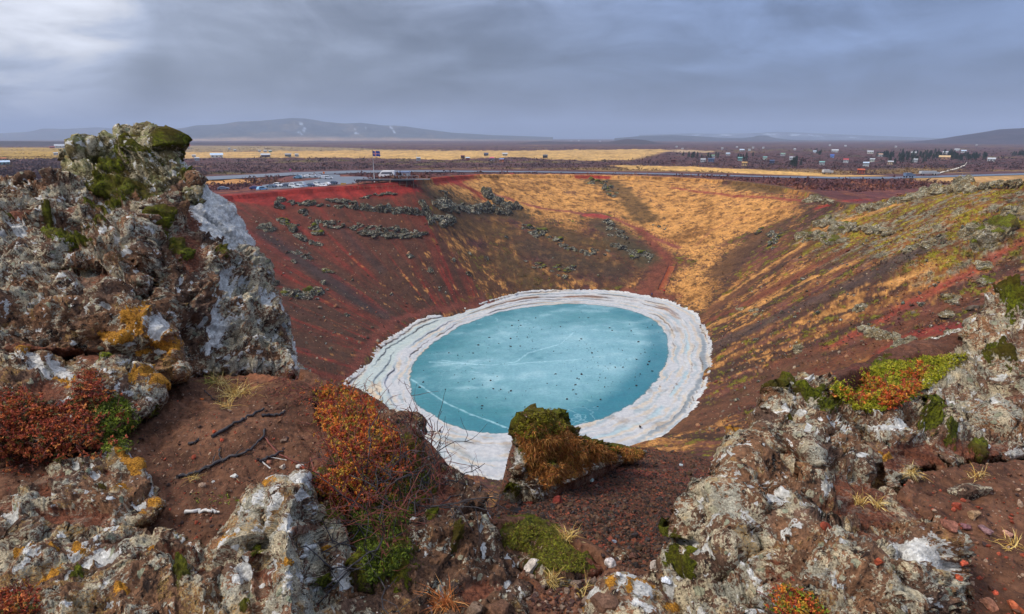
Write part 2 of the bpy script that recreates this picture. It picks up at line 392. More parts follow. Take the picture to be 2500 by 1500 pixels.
ROCK('lava_block', 'dark overhanging right block of the left outcrop with a large white lichen patch', 'rock',
  [(392,485),(440,440),(468,425),(496,445),(524,474),(550,492),(569,500),(582,526),(598,545),(606,570),(622,587),(630,620),(643,668),(649,704),(668,717),(686,733),(692,745),(708,787),(721,836),(731,888),(752,922),(730,935),(680,925),(615,915),(530,925),(440,925),(400,860),(366,720),(374,640),(380,570),(388,520)],
  [(395,500,4.7),(470,440,5.1),(570,510,5.3),(630,630,5.2),(380,640,4.2),(690,750,4.8),(730,900,4.35),(560,900,4.05),(450,900,3.85),(400,760,3.95),(500,650,4.45)], thick=1.0, curl=0.35, cw=28, seed=3,
  white=[(500,492,34,28),(520,520,60,42,30),(545,545,54,48),(585,555,30,34),(570,560,26,50,-25),(560,600,24,24),(515,560,24,30,-10),(600,580,14,40,-20),(505,470,14,24,-30),(532,690,12,22),(546,705,10,20),(555,720,8,22,20),(575,695,8,14),(518,790,12,38,-5),(530,815,18,34,20),(516,735,9,20),(510,850,8,18),(640,745,22,16,30),(665,735,14,10),(680,760,10,22,-20),(712,890,12,26,20),(722,845,6,24,-10),(620,600,8,14),(490,790,6,8),(440,690,6,8)],
  moss=[(430,610,22,20,40),(410,560,14,18,40),(398,590,10,22,30),(450,630,18,12),(520,640,10,16),(560,470,10,6)],
  soil=[(455,620,34,60,-25),(470,540,22,30)], lich=lambda X, Y: 0.45+0.6*sstep(X+0.15*(Y-600), 500, 590), tone=0.5, rough=1.0, edge=6, ochre=0.2)
ROCK('lava_slab', 'angular slab with orange and grey lichen overhanging the hollow at the foot of the left outcrop', 'rock',
  [(-80,720),(60,722),(150,735),(213,730),(265,712),(291,706),(312,720),(356,755),(398,781),(430,813),(450,862),(463,910),(450,928),(420,935),(378,925),(330,905),(290,880),(240,872),(120,872),(-80,880)],
  [(-60,740,3.75),(200,740,3.7),(290,715,3.75),(400,790,3.55),(455,900,3.4),(300,830,3.45),(250,880,3.6),(100,850,3.5),(-60,860,3.4),(360,900,3.6)], thick=0.7, curl=0.22, cw=26, seed=4,
  orange=[(325,785,24,16),(345,800,30,26),(395,845,30,22),(420,850,22,20),(275,818,20,8),(312,822,22,14),(350,860,14,6),(402,812,10,12),(345,738,14,10,40),(80,735,34,8),(20,760,14,8),(385,825,20,8)],
  white=[(383,862,14,7),(320,838,16,6),(278,766,8,6),(150,745,12,5),(390,805,22,26)], soil=[(300,905,60,16),(180,860,80,14),(60,850,60,14)], lich=0.5, tone=0.5, rough=1.1, edge=5, ochre=0.9,
  crease=[([(240,730),(252,800),(262,850),(290,880)], 0.10, 12)])
ROCK('lava_slab', 'low ledge with white lichen behind the red leaved shrub at left', 'rock',
  [(-80,870),(0,868),(58,864),(107,870),(162,885),(205,868),(259,866),(301,915),(340,918),(385,950),(390,985),(366,1020),(330,1040),(200,1090),(-80,1100)],
  [(-60,880,3.3),(100,880,3.35),(260,875,3.4),(385,955,3.3),(360,1020,3.05),(200,980,3.0),(0,1000,2.95),(-60,1080,2.75),(200,1080,2.75)], thick=0.6, curl=0.2, cw=26, seed=5,
  white=[(25,885,30,10),(88,890,26,12,30),(100,912,20,12),(150,905,24,12),(140,898,20,9),(60,897,14,8),(270,880,9,20,-30),(300,935,8,22,-25),(280,900,6,20,-30),(175,920,10,10)],
  orange=[(70,878,18,8),(150,925,16,8),(180,945,20,9),(128,922,10,6),(340,955,18,12),(365,965,14,12),(315,960,10,12)],
  moss=[(260,885,16,8),(395,1000,10,14),(370,1010,14,10)], soil=[(200,850,70,12),(230,870,40,10),(130,960,50,30),(110,985,60,20)], lich=0.72, tone=0.55, edge=6, ochre=0.8,
  crease=[([(300,905),(345,935),(385,955)], 0.12, 9)])
ROCK('loose_lava_rock', 'small dark brown rock resting on the skyline at the far left', 'rock',
  [(30,448),(34,434),(48,424),(70,419),(84,425),(80,436),(60,450),(40,456)], [(34,440,4.9),(80,425,4.95),(60,450,4.85),(50,430,4.9)], thick=0.25, curl=0.08, cw=16, seed=6, lich=0.15, tone=0.25, rough=0.5, edge=3)
ROCK('lava_rock', 'rock with an orange streak and a white edge beside the red shrub, lower left', 'rock',
  [(-80,1215),(30,1200),(110,1160),(150,1135),(207,1124),(239,1114),(262,1098),(278,1090),(301,1089),(323,1117),(345,1145),(362,1170),(382,1198),(402,1222),(400,1246),(375,1275),(325,1295),(240,1310),(120,1330),(-80,1340)],
  [(-60,1230,2.5),(150,1140,2.75),(280,1095,2.85),(380,1200,2.55),(395,1250,2.42),(250,1230,2.5),(250,1300,2.32),(0,1320,2.25)], thick=0.5, curl=0.16, cw=26, seed=7,
  white=[(334,1140,7,34,-35),(318,1112,6,20,-30),(360,1185,7,24,-40),(228,1152,9,9),(240,1183,14,10),(345,1238,18,7),(188,1147,10,6),(28,1280,24,16,50),(36,1310,14,12),(12,1270,10,10)],
  orange=[(300,1120,8,26,-45),(316,1142,11,28,-45),(328,1162,12,20,-40),(306,1205,14,12),(375,1240,12,8),(350,1255,12,8)], moss=[(262,1212,10,6),(150,1140,14,10),(50,1160,20,12)],
  soil=[(110,1220,30,16),(100,1180,70,22),(180,1280,110,18),(20,1240,40,16),(270,1170,20,10)], lich=0.75, tone=0.6, edge=5, ochre=1.0)
ROCK('bedrock_ledge', 'layered orange and white crusted bedrock along the bottom left edge of the picture', 'rock',
  [(-80,1320),(0,1312),(80,1315),(160,1318),(260,1300),(356,1316),(420,1335),(500,1350),(560,1380),(620,1440),(640,1580),(-80,1580)],
  [(-60,1330,2.28),(150,1325,2.3),(350,1320,2.34),(500,1360,2.22),(600,1500,1.95),(300,1500,1.92),(0,1500,1.9),(300,1400,2.1),(0,1400,2.12)], thick=0.5, curl=0.1, cw=30, seed=8,
  white=[(240,1375,34,11,-18),(265,1385,26,12,-25),(215,1395,18,10,-30),(175,1412,18,10,-25),(245,1350,30,6,-12),(460,1372,26,9,10),(478,1420,18,9),(238,1308,12,6),(195,1312,18,6,-20),(505,1342,14,5)],
  orange=[(196,1362,18,11),(125,1415,40,10,-30),(60,1380,30,7,-30),(130,1330,18,9),(300,1475,20,12),(370,1370,14,7),(140,1370,14,6),(70,1440,16,6)],
  moss=[(445,1440,20,34),(190,1425,22,12,-30),(450,1475,18,16),(190,1305,24,10,-20)], soil=[(520,1400,40,60,20),(330,1340,90,9,-5),(400,1400,80,14),(120,1345,60,8,-20),(350,1300,100,10),(60,1330,60,10,-25)], lich=0.72, tone=0.62, edge=5, ochre=1.2, layer=(0.25, 0.2, 1.0), rough=1.15)
ROCK('lava_pinnacle', 'pointed pale rock with a white tip at bottom centre left', 'rock',
  [(486,1420),(500,1363),(524,1330),(550,1295),(574,1258),(598,1220),(631,1188),(650,1168),(672,1158),(705,1162),(722,1150),(744,1149),(758,1160),(764,1200),(775,1228),(797,1234),(817,1258),(841,1300),(866,1338),(888,1373),(892,1425),(890,1580),(470,1580)],
  [(500,1370,2.22),(600,1225,2.35),(680,1165,2.4),(750,1155,2.45),(770,1230,2.4),(880,1380,2.25),(885,1500,2.1),(700,1500,1.82),(700,1350,2.0),(500,1500,1.95),(690,1250,2.2)], thick=0.6, curl=0.26, cw=34, seed=9, crease=[([(742,1160),(720,1220),(700,1300),(700,1400),(720,1560)], -0.16, 48), ([(590,1300),(560,1400),(570,1560)], -0.07, 30), ([(640,1260),(630,1340),(640,1440)], 0.07, 14), ([(780,1240),(790,1330),(800,1480)], 0.10, 22)],
  white=[(733,1172,24,15,15),(729,1212,11,10),(604,1388,14,18,-20),(604,1362,8,8),(850,1345,7,38,-32),(875,1372,8,14),(800,1308,14,6,30),(768,1330,8,6),(762,1350,7,5),(470,1420,20,10),(590,1400,20,12),(640,1432,6,5)],
  orange=[(690,1370,26,10),(655,1175,20,10,-20),(800,1360,10,7),(575,1330,22,8,-50)],
  moss=[(628,1345,10,8),(785,1250,10,16),(800,1280,18,20,40),(795,1415,20,12),(600,1490,16,16)], soil=[(745,1290,26,14),(630,1420,26,34),(620,1350,20,14)], lich=1.1, tone=1.0, ochre=1.0, edge=5, rough=0.9)
ROCK('shrubby_ridge', 'dark ridge of lava below the orange shrub, dropping to the red gully', 'rock',
  [(930,1030),(944,1012),(960,1004),(980,1014),(1000,1013),(1012,1033),(1021,1062),(1024,1092),(1048,1114),(1064,1138),(1090,1160),(1120,1175),(1157,1183),(1177,1207),(1189,1248),(1205,1272),(1221,1312),(1258,1365),(1282,1397),(1316,1428),(1308,1446),(1280,1476),(1260,1500),(1240,1580),(860,1580),(850,1420),(880,1300),(900,1180),(920,1090)],
  [(940,1040,3.35),(1000,1020,3.45),(1060,1140,3.05),(1170,1200,2.85),(1220,1310,2.62),(1310,1435,2.35),(1260,1520,2.1),(900,1520,2.05),(880,1400,2.3),(1050,1350,2.35),(1050,1230,2.65),(930,1180,2.8)], thick=0.8, curl=0.25, cw=34, seed=10,
  white=[(1176,1350,8,24),(1146,1364,5,12),(1195,1258,9,18,-25),(1152,1188,8,5),(1290,1410,16,24,-45),(1250,1365,8,20,-25),(1080,1442,4,16),(1238,1428,10,8),(1240,1445,8,6),(1170,1300,5,9),(1160,1225,8,10)],
  moss=[(920,1290,70,50),(960,1390,60,60),(880,1230,50,30),(1100,1340,14,26),(1080,1060,16,16),(980,1130,40,40),(1040,1200,40,30),(1050,1280,14,20),(900,1430,40,30),(1250,1290,4,10)],
  soil=[(1070,1220,46,40),(1180,1460,60,30)], lich=lambda X, Y: 0.2+0.35*sstep(X-0.55*(Y-1200), 1080, 1180), tone=0.28, rough=1.2, edge=6)
ROCK('capped_rock', 'rounded rock with yellow and white caps at the bottom, right of centre', 'rock',
  [(1420,1520),(1428,1480),(1438,1452),(1461,1424),(1493,1403),(1533,1398),(1578,1412),(1618,1433),(1659,1462),(1690,1500),(1700,1580),(1410,1580)],
  [(1430,1500,2.1),(1533,1402,2.2),(1650,1465,2.12),(1560,1480,1.98),(1560,1560,1.85),(1690,1560,2.0)], thick=0.5, curl=0.15, cw=30, seed=11,
  white=[(1522,1428,10,24,10),(1570,1440,28,14,25),(1575,1452,26,10),(1543,1407,12,6),(1455,1455,20,22,-40),(1490,1410,14,5),(1440,1480,10,22),(1560,1478,20,12),(1673,1462,14,6)],
  orange=[(1560,1422,40,9,18),(1538,1440,8,20),(1440,1492,14,14),(1640,1480,22,8,20),(1500,1440,12,18),(1662,1450,6,8)], soil=[(1625,1450,10,16)], lich=0.8, tone=0.9, ochre=1.2, edge=4, rough=0.7)
ROCK('lava_outcrop', 'large right foreground outcrop with white lichen crusts and soil on top', 'rock',
  [(1600,1420),(1630,1377),(1643,1357),(1669,1316),(1690,1276),(1703,1252),(1719,1227),(1744,1219),(1776,1199),(1784,1175),(1781,1143),(1788,1114),(1779,1088),(1800,1075),(1837,1062),(1849,1021),(1873,981),(1881,953),(1913,939),(1935,945),(1958,929),(1980,938),(2000,950),(2028,966),(2079,1001),(2099,996),(2120,1003),(2152,967),(2180,960),(2217,961),(2260,1005),(2301,1017),(2340,1029),(2450,1045),(2580,1055),(2580,1110),(2450,1130),(2330,1140),(2230,1160),(2200,1200),(2260,1250),(2300,1284),(2316,1385),(2328,1458),(2322,1580),(1590,1580)],
  [(1640,1380,2.45),(1720,1230,2.7),(1790,1100,3.1),(1900,945,3.75),(1960,935,3.9),(2080,1005,3.6),(2180,965,3.85),(2300,1025,3.55),(2560,1080,3.3),(2400,1130,3.05),(2200,1180,2.75),(2300,1400,2.2),(2300,1540,1.95),(1700,1540,1.9),(1900,1400,2.15),(1900,1200,2.65),(2050,1250,2.5),(2050,1100,3.05)], thick=0.9, curl=0.3, cw=32, seed=12,
  white=[(1822,1290,15,22,-25),(1835,1310,9,16),(1750,1262,9,18,-10),(1774,1283,10,8),(1690,1350,16,13),(1716,1350,12,12),(1770,1432,24,8,15),(1748,1428,16,9),(1758,1445,12,10),(2155,975,20,12),(2175,1048,32,12,-15),(2150,1052,24,9,-20),(2205,1042,26,12,35),(2055,1063,20,8,5),(2030,1038,24,6,15),(2240,1362,24,22),(2225,1380,22,14,-20),(2262,1378,22,10,30),(2130,1405,26,12,20),(2320,1200,12,9),(2410,1092,10,6),(1955,935,20,8,10),(1880,950,20,8,-20),(1788,1150,8,26),(1795,1100,10,20),(1735,1222,14,5,-20),(1870,1335,14,24),(2150,1420,30,14,20),(2288,1290,9,9),(1840,1080,16,8),(2320,1030,26,7,12),(2480,1115,30,12,20),(1812,1215,7,12),(1870,1395,10,20,10)],
  orange=[(1818,1085,22,9,-10),(1830,1072,14,8),(1890,955,10,5),(2180,1492,18,10),(2110,1392,22,7,15),(2030,1322,12,7),(1690,1300,10,6),(2160,1115,14,8)],
  moss=[(1965,980,28,10),(2010,1000,34,14,15),(1900,968,10,8),(2125,1018,12,8),(2265,1030,28,40,-35),(2240,1000,10,16,-20),(2320,1080,18,22,-20),(2385,1100,22,20),(1696,1330,18,20),(1690,1385,24,16),(1720,1385,14,12),(2128,1455,12,10),(1930,1045,10,6),(1640,1420,10,8),(1790,1400,12,12)],
  soil=[(2090,1215,80,44),(2210,1120,80,34),(1990,1170,44,20),(2250,1230,50,50),(2000,1285,70,20),(2150,1330,90,30),(2380,1100,90,24),(1930,1130,40,16),(2130,1260,90,28),(1700,1420,40,20),(1900,1450,50,14)],
  lich=lambda X, Y: 0.72+0.3*sstep(-Y+0.1*X, -900, -700)+0.1*sstep(Y, 1300, 1450)+0.2*sstep(-X, -1880, -1750), tone=0.66, ochre=0.6, rough=1.35, edge=8,
  crease=[([(1875,1180),(1868,1260),(1872,1380),(1880,1500)], 0.24, 10), ([(1885,965),(1850,1060),(1810,1150),(1790,1250),(1780,1340)], -0.14, 34), ([(1960,940),(1990,1040),(1980,1110)], -0.16, 40), ([(2180,970),(2180,1050),(2140,1110)], -0.16, 36), ([(2250,1340),(2230,1420),(2220,1520)], -0.15, 44), ([(1960,1330),(2050,1380),(2120,1420)], -0.12, 36), ([(1700,1260),(1740,1330),(1730,1390)], -0.10, 30), ([(1930,1300),(2030,1330),(2170,1360)], 0.12, 16), ([(1790,1180),(1860,1200),(1960,1215)], 0.08, 16), ([(2100,1010),(2110,1060),(2090,1110)], 0.12, 14), ([(2090,1080),(2140,1120),(2150,1180)], 0.10, 10), ([(1850,1030),(1940,1075),(2060,1080)], 0.10, 10), ([(1640,1400),(1740,1410),(1850,1420)], 0.10, 12)])
ROCK('lava_boulder', 'knobbly hollowed boulder sitting on the soil of the right foreground outcrop', 'rock',
  [(2060,1135),(2072,1115),(2092,1108),(2115,1112),(2132,1130),(2134,1160),(2120,1180),(2095,1172),(2072,1160)],
  [(2065,1140,2.86),(2095,1115,2.88),(2130,1140,2.86),(2100,1172,2.74),(2098,1140,2.74)], thick=0.2, curl=0.12, cw=22, seed=13, knob=1.0, lich=0.92, tone=0.6, ochre=0.6, rough=0.55, edge=3, crease=[([(2085,1145),(2105,1160)], 0.08, 8)])
ROCK('lava_ridge', 'grey lichened rock ridge climbing to the right edge of the picture', 'rock',
  [(2600,660),(2500,697),(2485,704),(2458,715),(2440,724),(2424,736),(2404,758),(2398,789),(2393,816),(2380,843),(2357,880),(2330,902),(2307,922),(2286,936),(2253,955),(2225,965),(2230,1000),(2290,1030),(2400,1060),(2600,1080)],
  [(2560,690,5.6),(2450,725,5.5),(2400,780,5.2),(2340,900,4.75),(2250,965,4.3),(2300,1020,3.8),(2560,1060,3.45),(2450,900,4.3),(2560,850,4.5)], thick=0.9, curl=0.3, cw=26, seed=14,
  white=[(2470,712,30,6,-25),(2400,800,8,26,10),(2370,870,22,7,-50),(2290,940,24,7,-30),(2440,770,30,10,-25),(2420,795,24,8,-10),(2455,760,16,12),(2385,1010,10,8),(2330,1002,26,9,30),(2420,1008,20,6,30),(2300,985,16,7,30),(2470,700,20,6,-20),(2412,900,20,6,10)],
  moss=[(2470,742,30,14,20),(2490,760,26,14),(2445,918,26,18),(2470,930,16,14),(2480,800,20,30),(2500,720,26,10),(2460,880,10,8)], soil=[(2410,905,16,10),(2500,980,60,16),(2500,860,30,24)],
  lich=1.05, tone=0.95, ochre=0.3, rough=1.2, edge=6)
ROCK('mossy_hummock', 'mossy hummock with rusty heath behind the right foreground outcrop', 'rock',
  [(2029,958),(2034,942),(2054,918),(2071,908),(2098,896),(2125,892),(2131,880),(2148,877),(2165,883),(2206,876),(2239,870),(2270,872),(2323,866),(2362,858),(2380,850),(2350,900),(2300,930),(2250,965),(2200,990),(2120,1020),(2070,1010),(2040,985)],
  [(2035,950,4.9),(2130,890,5.3),(2240,875,5.5),(2360,862,5.7),(2260,960,4.7),(2120,1010,4.3),(2180,930,4.8)], thick=0.6, curl=0.2, cw=20, seed=15,
  white=[(2040,938,8,20,35),(2060,915,20,5,-35),(2090,900,18,4,-20),(2145,883,16,6)], moss=[(2120,940,80,50),(2220,910,80,45),(2320,885,50,30),(2160,990,70,30),(2060,960,26,30)], lich=0.4, rough=0.5, edge=4)
ROCK('grassy_lava_stack', 'short lava stack topped with brown grass and moss standing in the gully against the ice', 'rock',
  [(1232,1235),(1247,1185),(1255,1150),(1250,1120),(1258,1095),(1250,1080),(1262,1045),(1290,1024),(1310,1012),(1340,1008),(1362,1020),(1380,1045),(1405,1062),(1440,1078),(1480,1088),(1540,1094),(1585,1104),(1560,1122),(1500,1148),(1440,1185),(1380,1212),(1300,1240)],
  [(1250,1190,6.5),(1260,1060,6.7),(1330,1015,6.9),(1400,1065,7.6),(1480,1092,8.8),(1575,1108,0),(1500,1146,0),(1440,1183,0),(1320,1225,0),(1260,1220,0),(1320,1100,6.6),(1400,1130,7.2)], thick=1.2, curl=0.25, cw=24, seed=16,
  moss=[(1340,1035,60,26),(1250,1200,26,16),(1275,1060,22,20),(1400,1100,70,26),(1330,1090,60,60),(1500,1100,70,14)], soil=[(1480,1160,80,24,-15),(1380,1195,60,20,-25)], white=[(1268,1120,8,20),(1285,1110,6,14)], lich=0.8, tone=0.5, rough=1.0, edge=5)
ROCK('moss_bank', 'bright green moss bank between the dark ridge and the capped rock', 'moss',
  [(1190,1300),(1215,1272),(1250,1266),(1300,1268),(1350,1280),(1390,1305),(1425,1330),(1470,1345),(1500,1380),(1460,1410),(1400,1430),(1330,1440),(1290,1400),(1240,1380)],
  [(1200,1300,2.85),(1250,1270,3.0),(1350,1285,3.0),(1480,1365,2.7),(1400,1425,2.4),(1300,1400,2.45)], thick=0.4, curl=0.12, cw=22, seed=31,
  moss=[(1270,1305,90,46,15),(1370,1345,80,40,25),(1330,1390,50,22,20)], soil=[(1440,1385,60,34,30)], lich=0.3, rough=0.5, edge=4, kind='stuff')
ROCK('heath_mat', 'low mat of heath and moss under the orange shrub on the shoulder', 'heath',
  [(750,965),(790,940),(850,946),(890,968),(940,1000),(985,1050),(1010,1095),(1050,1130),(1090,1165),(1080,1240),(1030,1290),(1000,1380),(940,1430),(880,1440),(870,1350),(850,1260),(790,1210),(770,1150),(790,1100),(775,1040)],
  [(760,960,3.85),(850,950,3.75),(1000,1060,3.2),(1080,1170,2.85),(1000,1370,2.3),(890,1430,2.15),(860,1260,2.5),(780,1150,2.8),(780,1050,3.2),(900,1080,3.0),(940,1200,2.68)], thick=0.3, curl=0.1, cw=30, seed=32,
  moss=[(900,1290,90,110,10),(960,1180,80,80),(860,1180,70,40),(940,1380,60,60),(860,1020,40,30)], soil=[(850,1040,80,70,30),(1040,1230,40,50),(800,1120,30,60)], lich=0.2, tone=0.3, rough=0.8, edge=8, kind='stuff')
# ------------------------------------------------------------------ materials of ground and rock
def new_mat(name):
    m = bpy.data.materials.new(name); m.use_nodes = True; t = NT(m.node_tree); t.n.clear()
    b = t.node('ShaderNodeBsdfPrincipled'); o = t.node('ShaderNodeOutputMaterial'); t.l.new(b.outputs[0], o.inputs[0])
    b.inputs['Specular IOR Level'].default_value = 0.25
    return m, t, b
def bump(t, b, h, dist=0.02, strength=1.0, chain=None):
    n = t.node('ShaderNodeBump'); t.put(n.inputs['Height'], h); n.inputs['Distance'].default_value = dist
    n.inputs['Strength'].default_value = strength
    if chain is not None: t.put(n.inputs['Normal'], chain)
    t.l.new(n.outputs[0], b.inputs['Normal']); return n.outputs[0]
def simple(name, col, rough=0.8, metal=0.0, var=0.25, scale=3.0, spec=0.3):
    m, t, b = new_mat(name); p = t.node('ShaderNodeNewGeometry').outputs['Position']
    n = t.noise(p, scale, 4, 0.6)
    c = t.mix(t.step(n, 0.3, 0.7), tuple(q*(1-var) for q in col), tuple(min(1, q*(1+var)) for q in col))
    t.put(b.inputs['Base Color'], c); b.inputs['Roughness'].default_value = rough; b.inputs['Metallic'].default_value = metal
    b.inputs['Specular IOR Level'].default_value = spec
    return m
def vcol_mat(name, rough=0.9, near=True, spec=0.2, bscale=(1.0,), bd=0.1, sub=0.0):
    """surface colour from the mesh, broken up by fine grain and relief in real units"""
    m, t, b = new_mat(name); p = t.node('ShaderNodeNewGeometry').outputs['Position']
    c = t.attr('Col')
    for i, s in enumerate(bscale):
        n = t.noise(p, s, 5, 0.65); c = t.mix(1.0, c, t.mix(t.step(n, 0.25, 0.75), (0.66, 0.66, 0.66), (1.34, 1.34, 1.34)), 'MULTIPLY')
    t.put(b.inputs['Base Color'], c); b.inputs['Roughness'].default_value = rough
    b.inputs['Specular IOR Level'].default_value = spec
    h = t.noise(p, bscale[-1]*1.7, 5, 0.7); bump(t, b, h, bd, 0.8)
    return m
M_FAR = vcol_mat('slope_cover', bscale=(0.35, 1.9), bd=0.35)
M_PLAIN = vcol_mat('heath_cover', bscale=(0.05, 0.35), bd=0.8)
M_HILL = vcol_mat('hill_cover', bscale=(0.006, 0.03), bd=4.0)

def soil_mat():
    m, t, b = new_mat('wet_soil'); p = t.node('ShaderNodeNewGeometry').outputs['Position']
    base = t.attr('Col')
    n1 = t.noise(p, 3.0, 5, 0.6); n2 = t.noise(p, 26, 5, 0.65); n3 = t.noise(p, 120, 3, 0.6)
    c = t.mix(1.0, base, t.mix(t.step(n1, 0.3, 0.7), (0.72, 0.7, 0.7), (1.3, 1.3, 1.3)), 'MULTIPLY')
    c = t.mix(1.0, c, t.mix(t.step(n2, 0.3, 0.7), (0.6, 0.6, 0.62), (1.4, 1.38, 1.36)), 'MULTIPLY')
    v = t.voro(p, 70); vc = t.voro(p, 70, out='Color'); sx = t.sep(vc)
    st = t.math('MULTIPLY', t.step(v, 0.34, 0.26), t.step(sx[0], 0.72, 0.76))
    sc_ = t.mix(sx[1], srgb(150, 72, 50), t.mix(sx[2], srgb(60, 48, 46), srgb(170, 150, 130)))
    c = t.mix(t.math('MULTIPLY', st, 0.8), c, sc_)
    t.put(b.inputs['Base Color'], c); b.inputs['Roughness'].default_value = 0.8
    b.inputs['Specular IOR Level'].default_value = 0.15
    h = t.math('ADD', t.math('ADD', t.math('MULTIPLY', n2, 0.9), t.math('MULTIPLY', n3, 0.35)), t.math('MULTIPLY', st, 0.35))
    bump(t, b, h, 0.02, 0.9)
    return m
M_SOIL = soil_mat()

# ------------------------------------------------------------------ colours of the crater walls and the plain
C_RED = np.array(srgb(132, 40, 32)); C_RED2 = np.array(srgb(98, 50, 36)); C_MAR = np.array(srgb(74, 50, 37))
C_BRN = np.array(srgb(96, 56, 34)); C_GREY = np.array(srgb(62, 52, 50)); C_GOLD = np.array(srgb(190, 136, 74)); C_GOLD2 = np.array(srgb(138, 92, 46))
C_OLV = np.array(srgb(98, 78, 30)); C_SCR = np.array(srgb(92, 52, 48)); C_DSC = np.array(srgb(58, 36, 34)); C_MOSS = np.array(srgb(120, 116, 22)); C_LICH = np.array(srgb(140, 140, 116))
C_STRAW = np.array(srgb(206, 166, 96))

def zone(x, y, poly, soft, nz=0.0, nval=None):
    d = segdist(x, y, poly); d = np.where(inpoly(x, y, poly), d, -d)
    if nval is not None: d = d+nz*nval
    return sstep(d, -soft, soft)
def stripe(x, y, pts, w, soft, nz=0, nval=None):
    d = w-segdist(x, y, pts, closed=False)
    if nval is not None: d = d+nz*nval
    return sstep(d, -soft, soft)
ZONE = {
 'redtop': [(520,480),(560,470),(700,462),(870,450),(1010,438),(1032,462),(1046,485),(960,480),(870,484),(760,486),(690,505),(640,500),(560,492)],
 'red': [(500,470),(700,460),(870,450),(1012,436),(1040,470),(1052,520),(1085,590),(1150,668),(1195,730),(1085,758),(985,800),(905,872),(840,960),(700,1000),(520,700)],
 'grass': [(1040,452),(1060,436),(1200,424),(1500,424),(1700,434),(1850,448),(1930,462),(1950,520),(1850,570),(1780,620),(1740,690),(1722,760),(1640,728),(1610,716),(1655,640),(1600,590),(1480,540),(1430,530),(1400,560),(1330,540),(1250,520),(1180,505),(1110,500),(1062,480)],
 'mid': [(1045,480),(1110,500),(1250,520),(1330,540),(1400,560),(1430,528),(1480,540),(1600,590),(1650,640),(1612,712),(1500,716),(1350,712),(1250,722),(1190,728),(1130,650),(1080,570),(1050,510)],
 'lichen': [(1940,600),(1990,540),(2080,500),(2200,470),(2300,445),(2560,430),(2560,640),(2450,640),(2350,680),(2200,640),(2050,640)],
 'farheath': [(1700,424),(1850,440),(1950,470),(2000,490),(2100,480),(2300,440),(2300,400),(1700,400)],
}
TRAIL1 = [(1655,604),(1600,582),(1560,560),(1530,547),(1500,533),(1477,528),(1435,524),(1380,516),(1313,507),(1260,492),(1232,481),(1210,476)]
TRAIL2 = [(1960,490),(1900,484),(1840,480),(1790,478),(1740,472),(1690,466),(1640,458)]
TRAIL3 = [(2120,488),(2060,492),(2000,506)]
SHORE_TRAIL = [(838,948),(862,905),(880,872),(915,824),(955,786),(1000,768),(1060,757),(1120,748),(1200,736)]
FIELDS = [
 ([(420,373),(700,370),(900,368),(1270,369),(1500,366),(1600,365),(1640,368),(1545,391),(1440,393),(1365,391),(1255,385),(1190,387),(1100,391),(900,388),(650,386),(420,388)], srgb(184,146,88)),
 ([(1489,405),(1681,407),(1900,418),(2050,426),(2146,431),(2050,434),(1900,429),(1738,420),(1554,414)], srgb(190,148,84)),
 ([(2200,436),(2331,430),(2620,424),(2620,444),(2400,446),(2282,447)], srgb(172,132,80)),
 ([(-300,360),(210,361),(210,388),(-300,391)], srgb(160,126,52)),
 ([(420,356),(650,357),(900,363),(1000,368),(900,368.0),(420,372)], srgb(138,116,80)),
 ([(480,436),(560,436),(620,444),(540,452),(480,450)], srgb(196,140,80)),
 ([(1645,366),(1760,371),(1720,374),(1640,373)], srgb(176,146,110)),
]
def patchcol(c, mask, col, k=1.0):
    m = (mask*k)[..., None]; return c*(1-m)+col*m
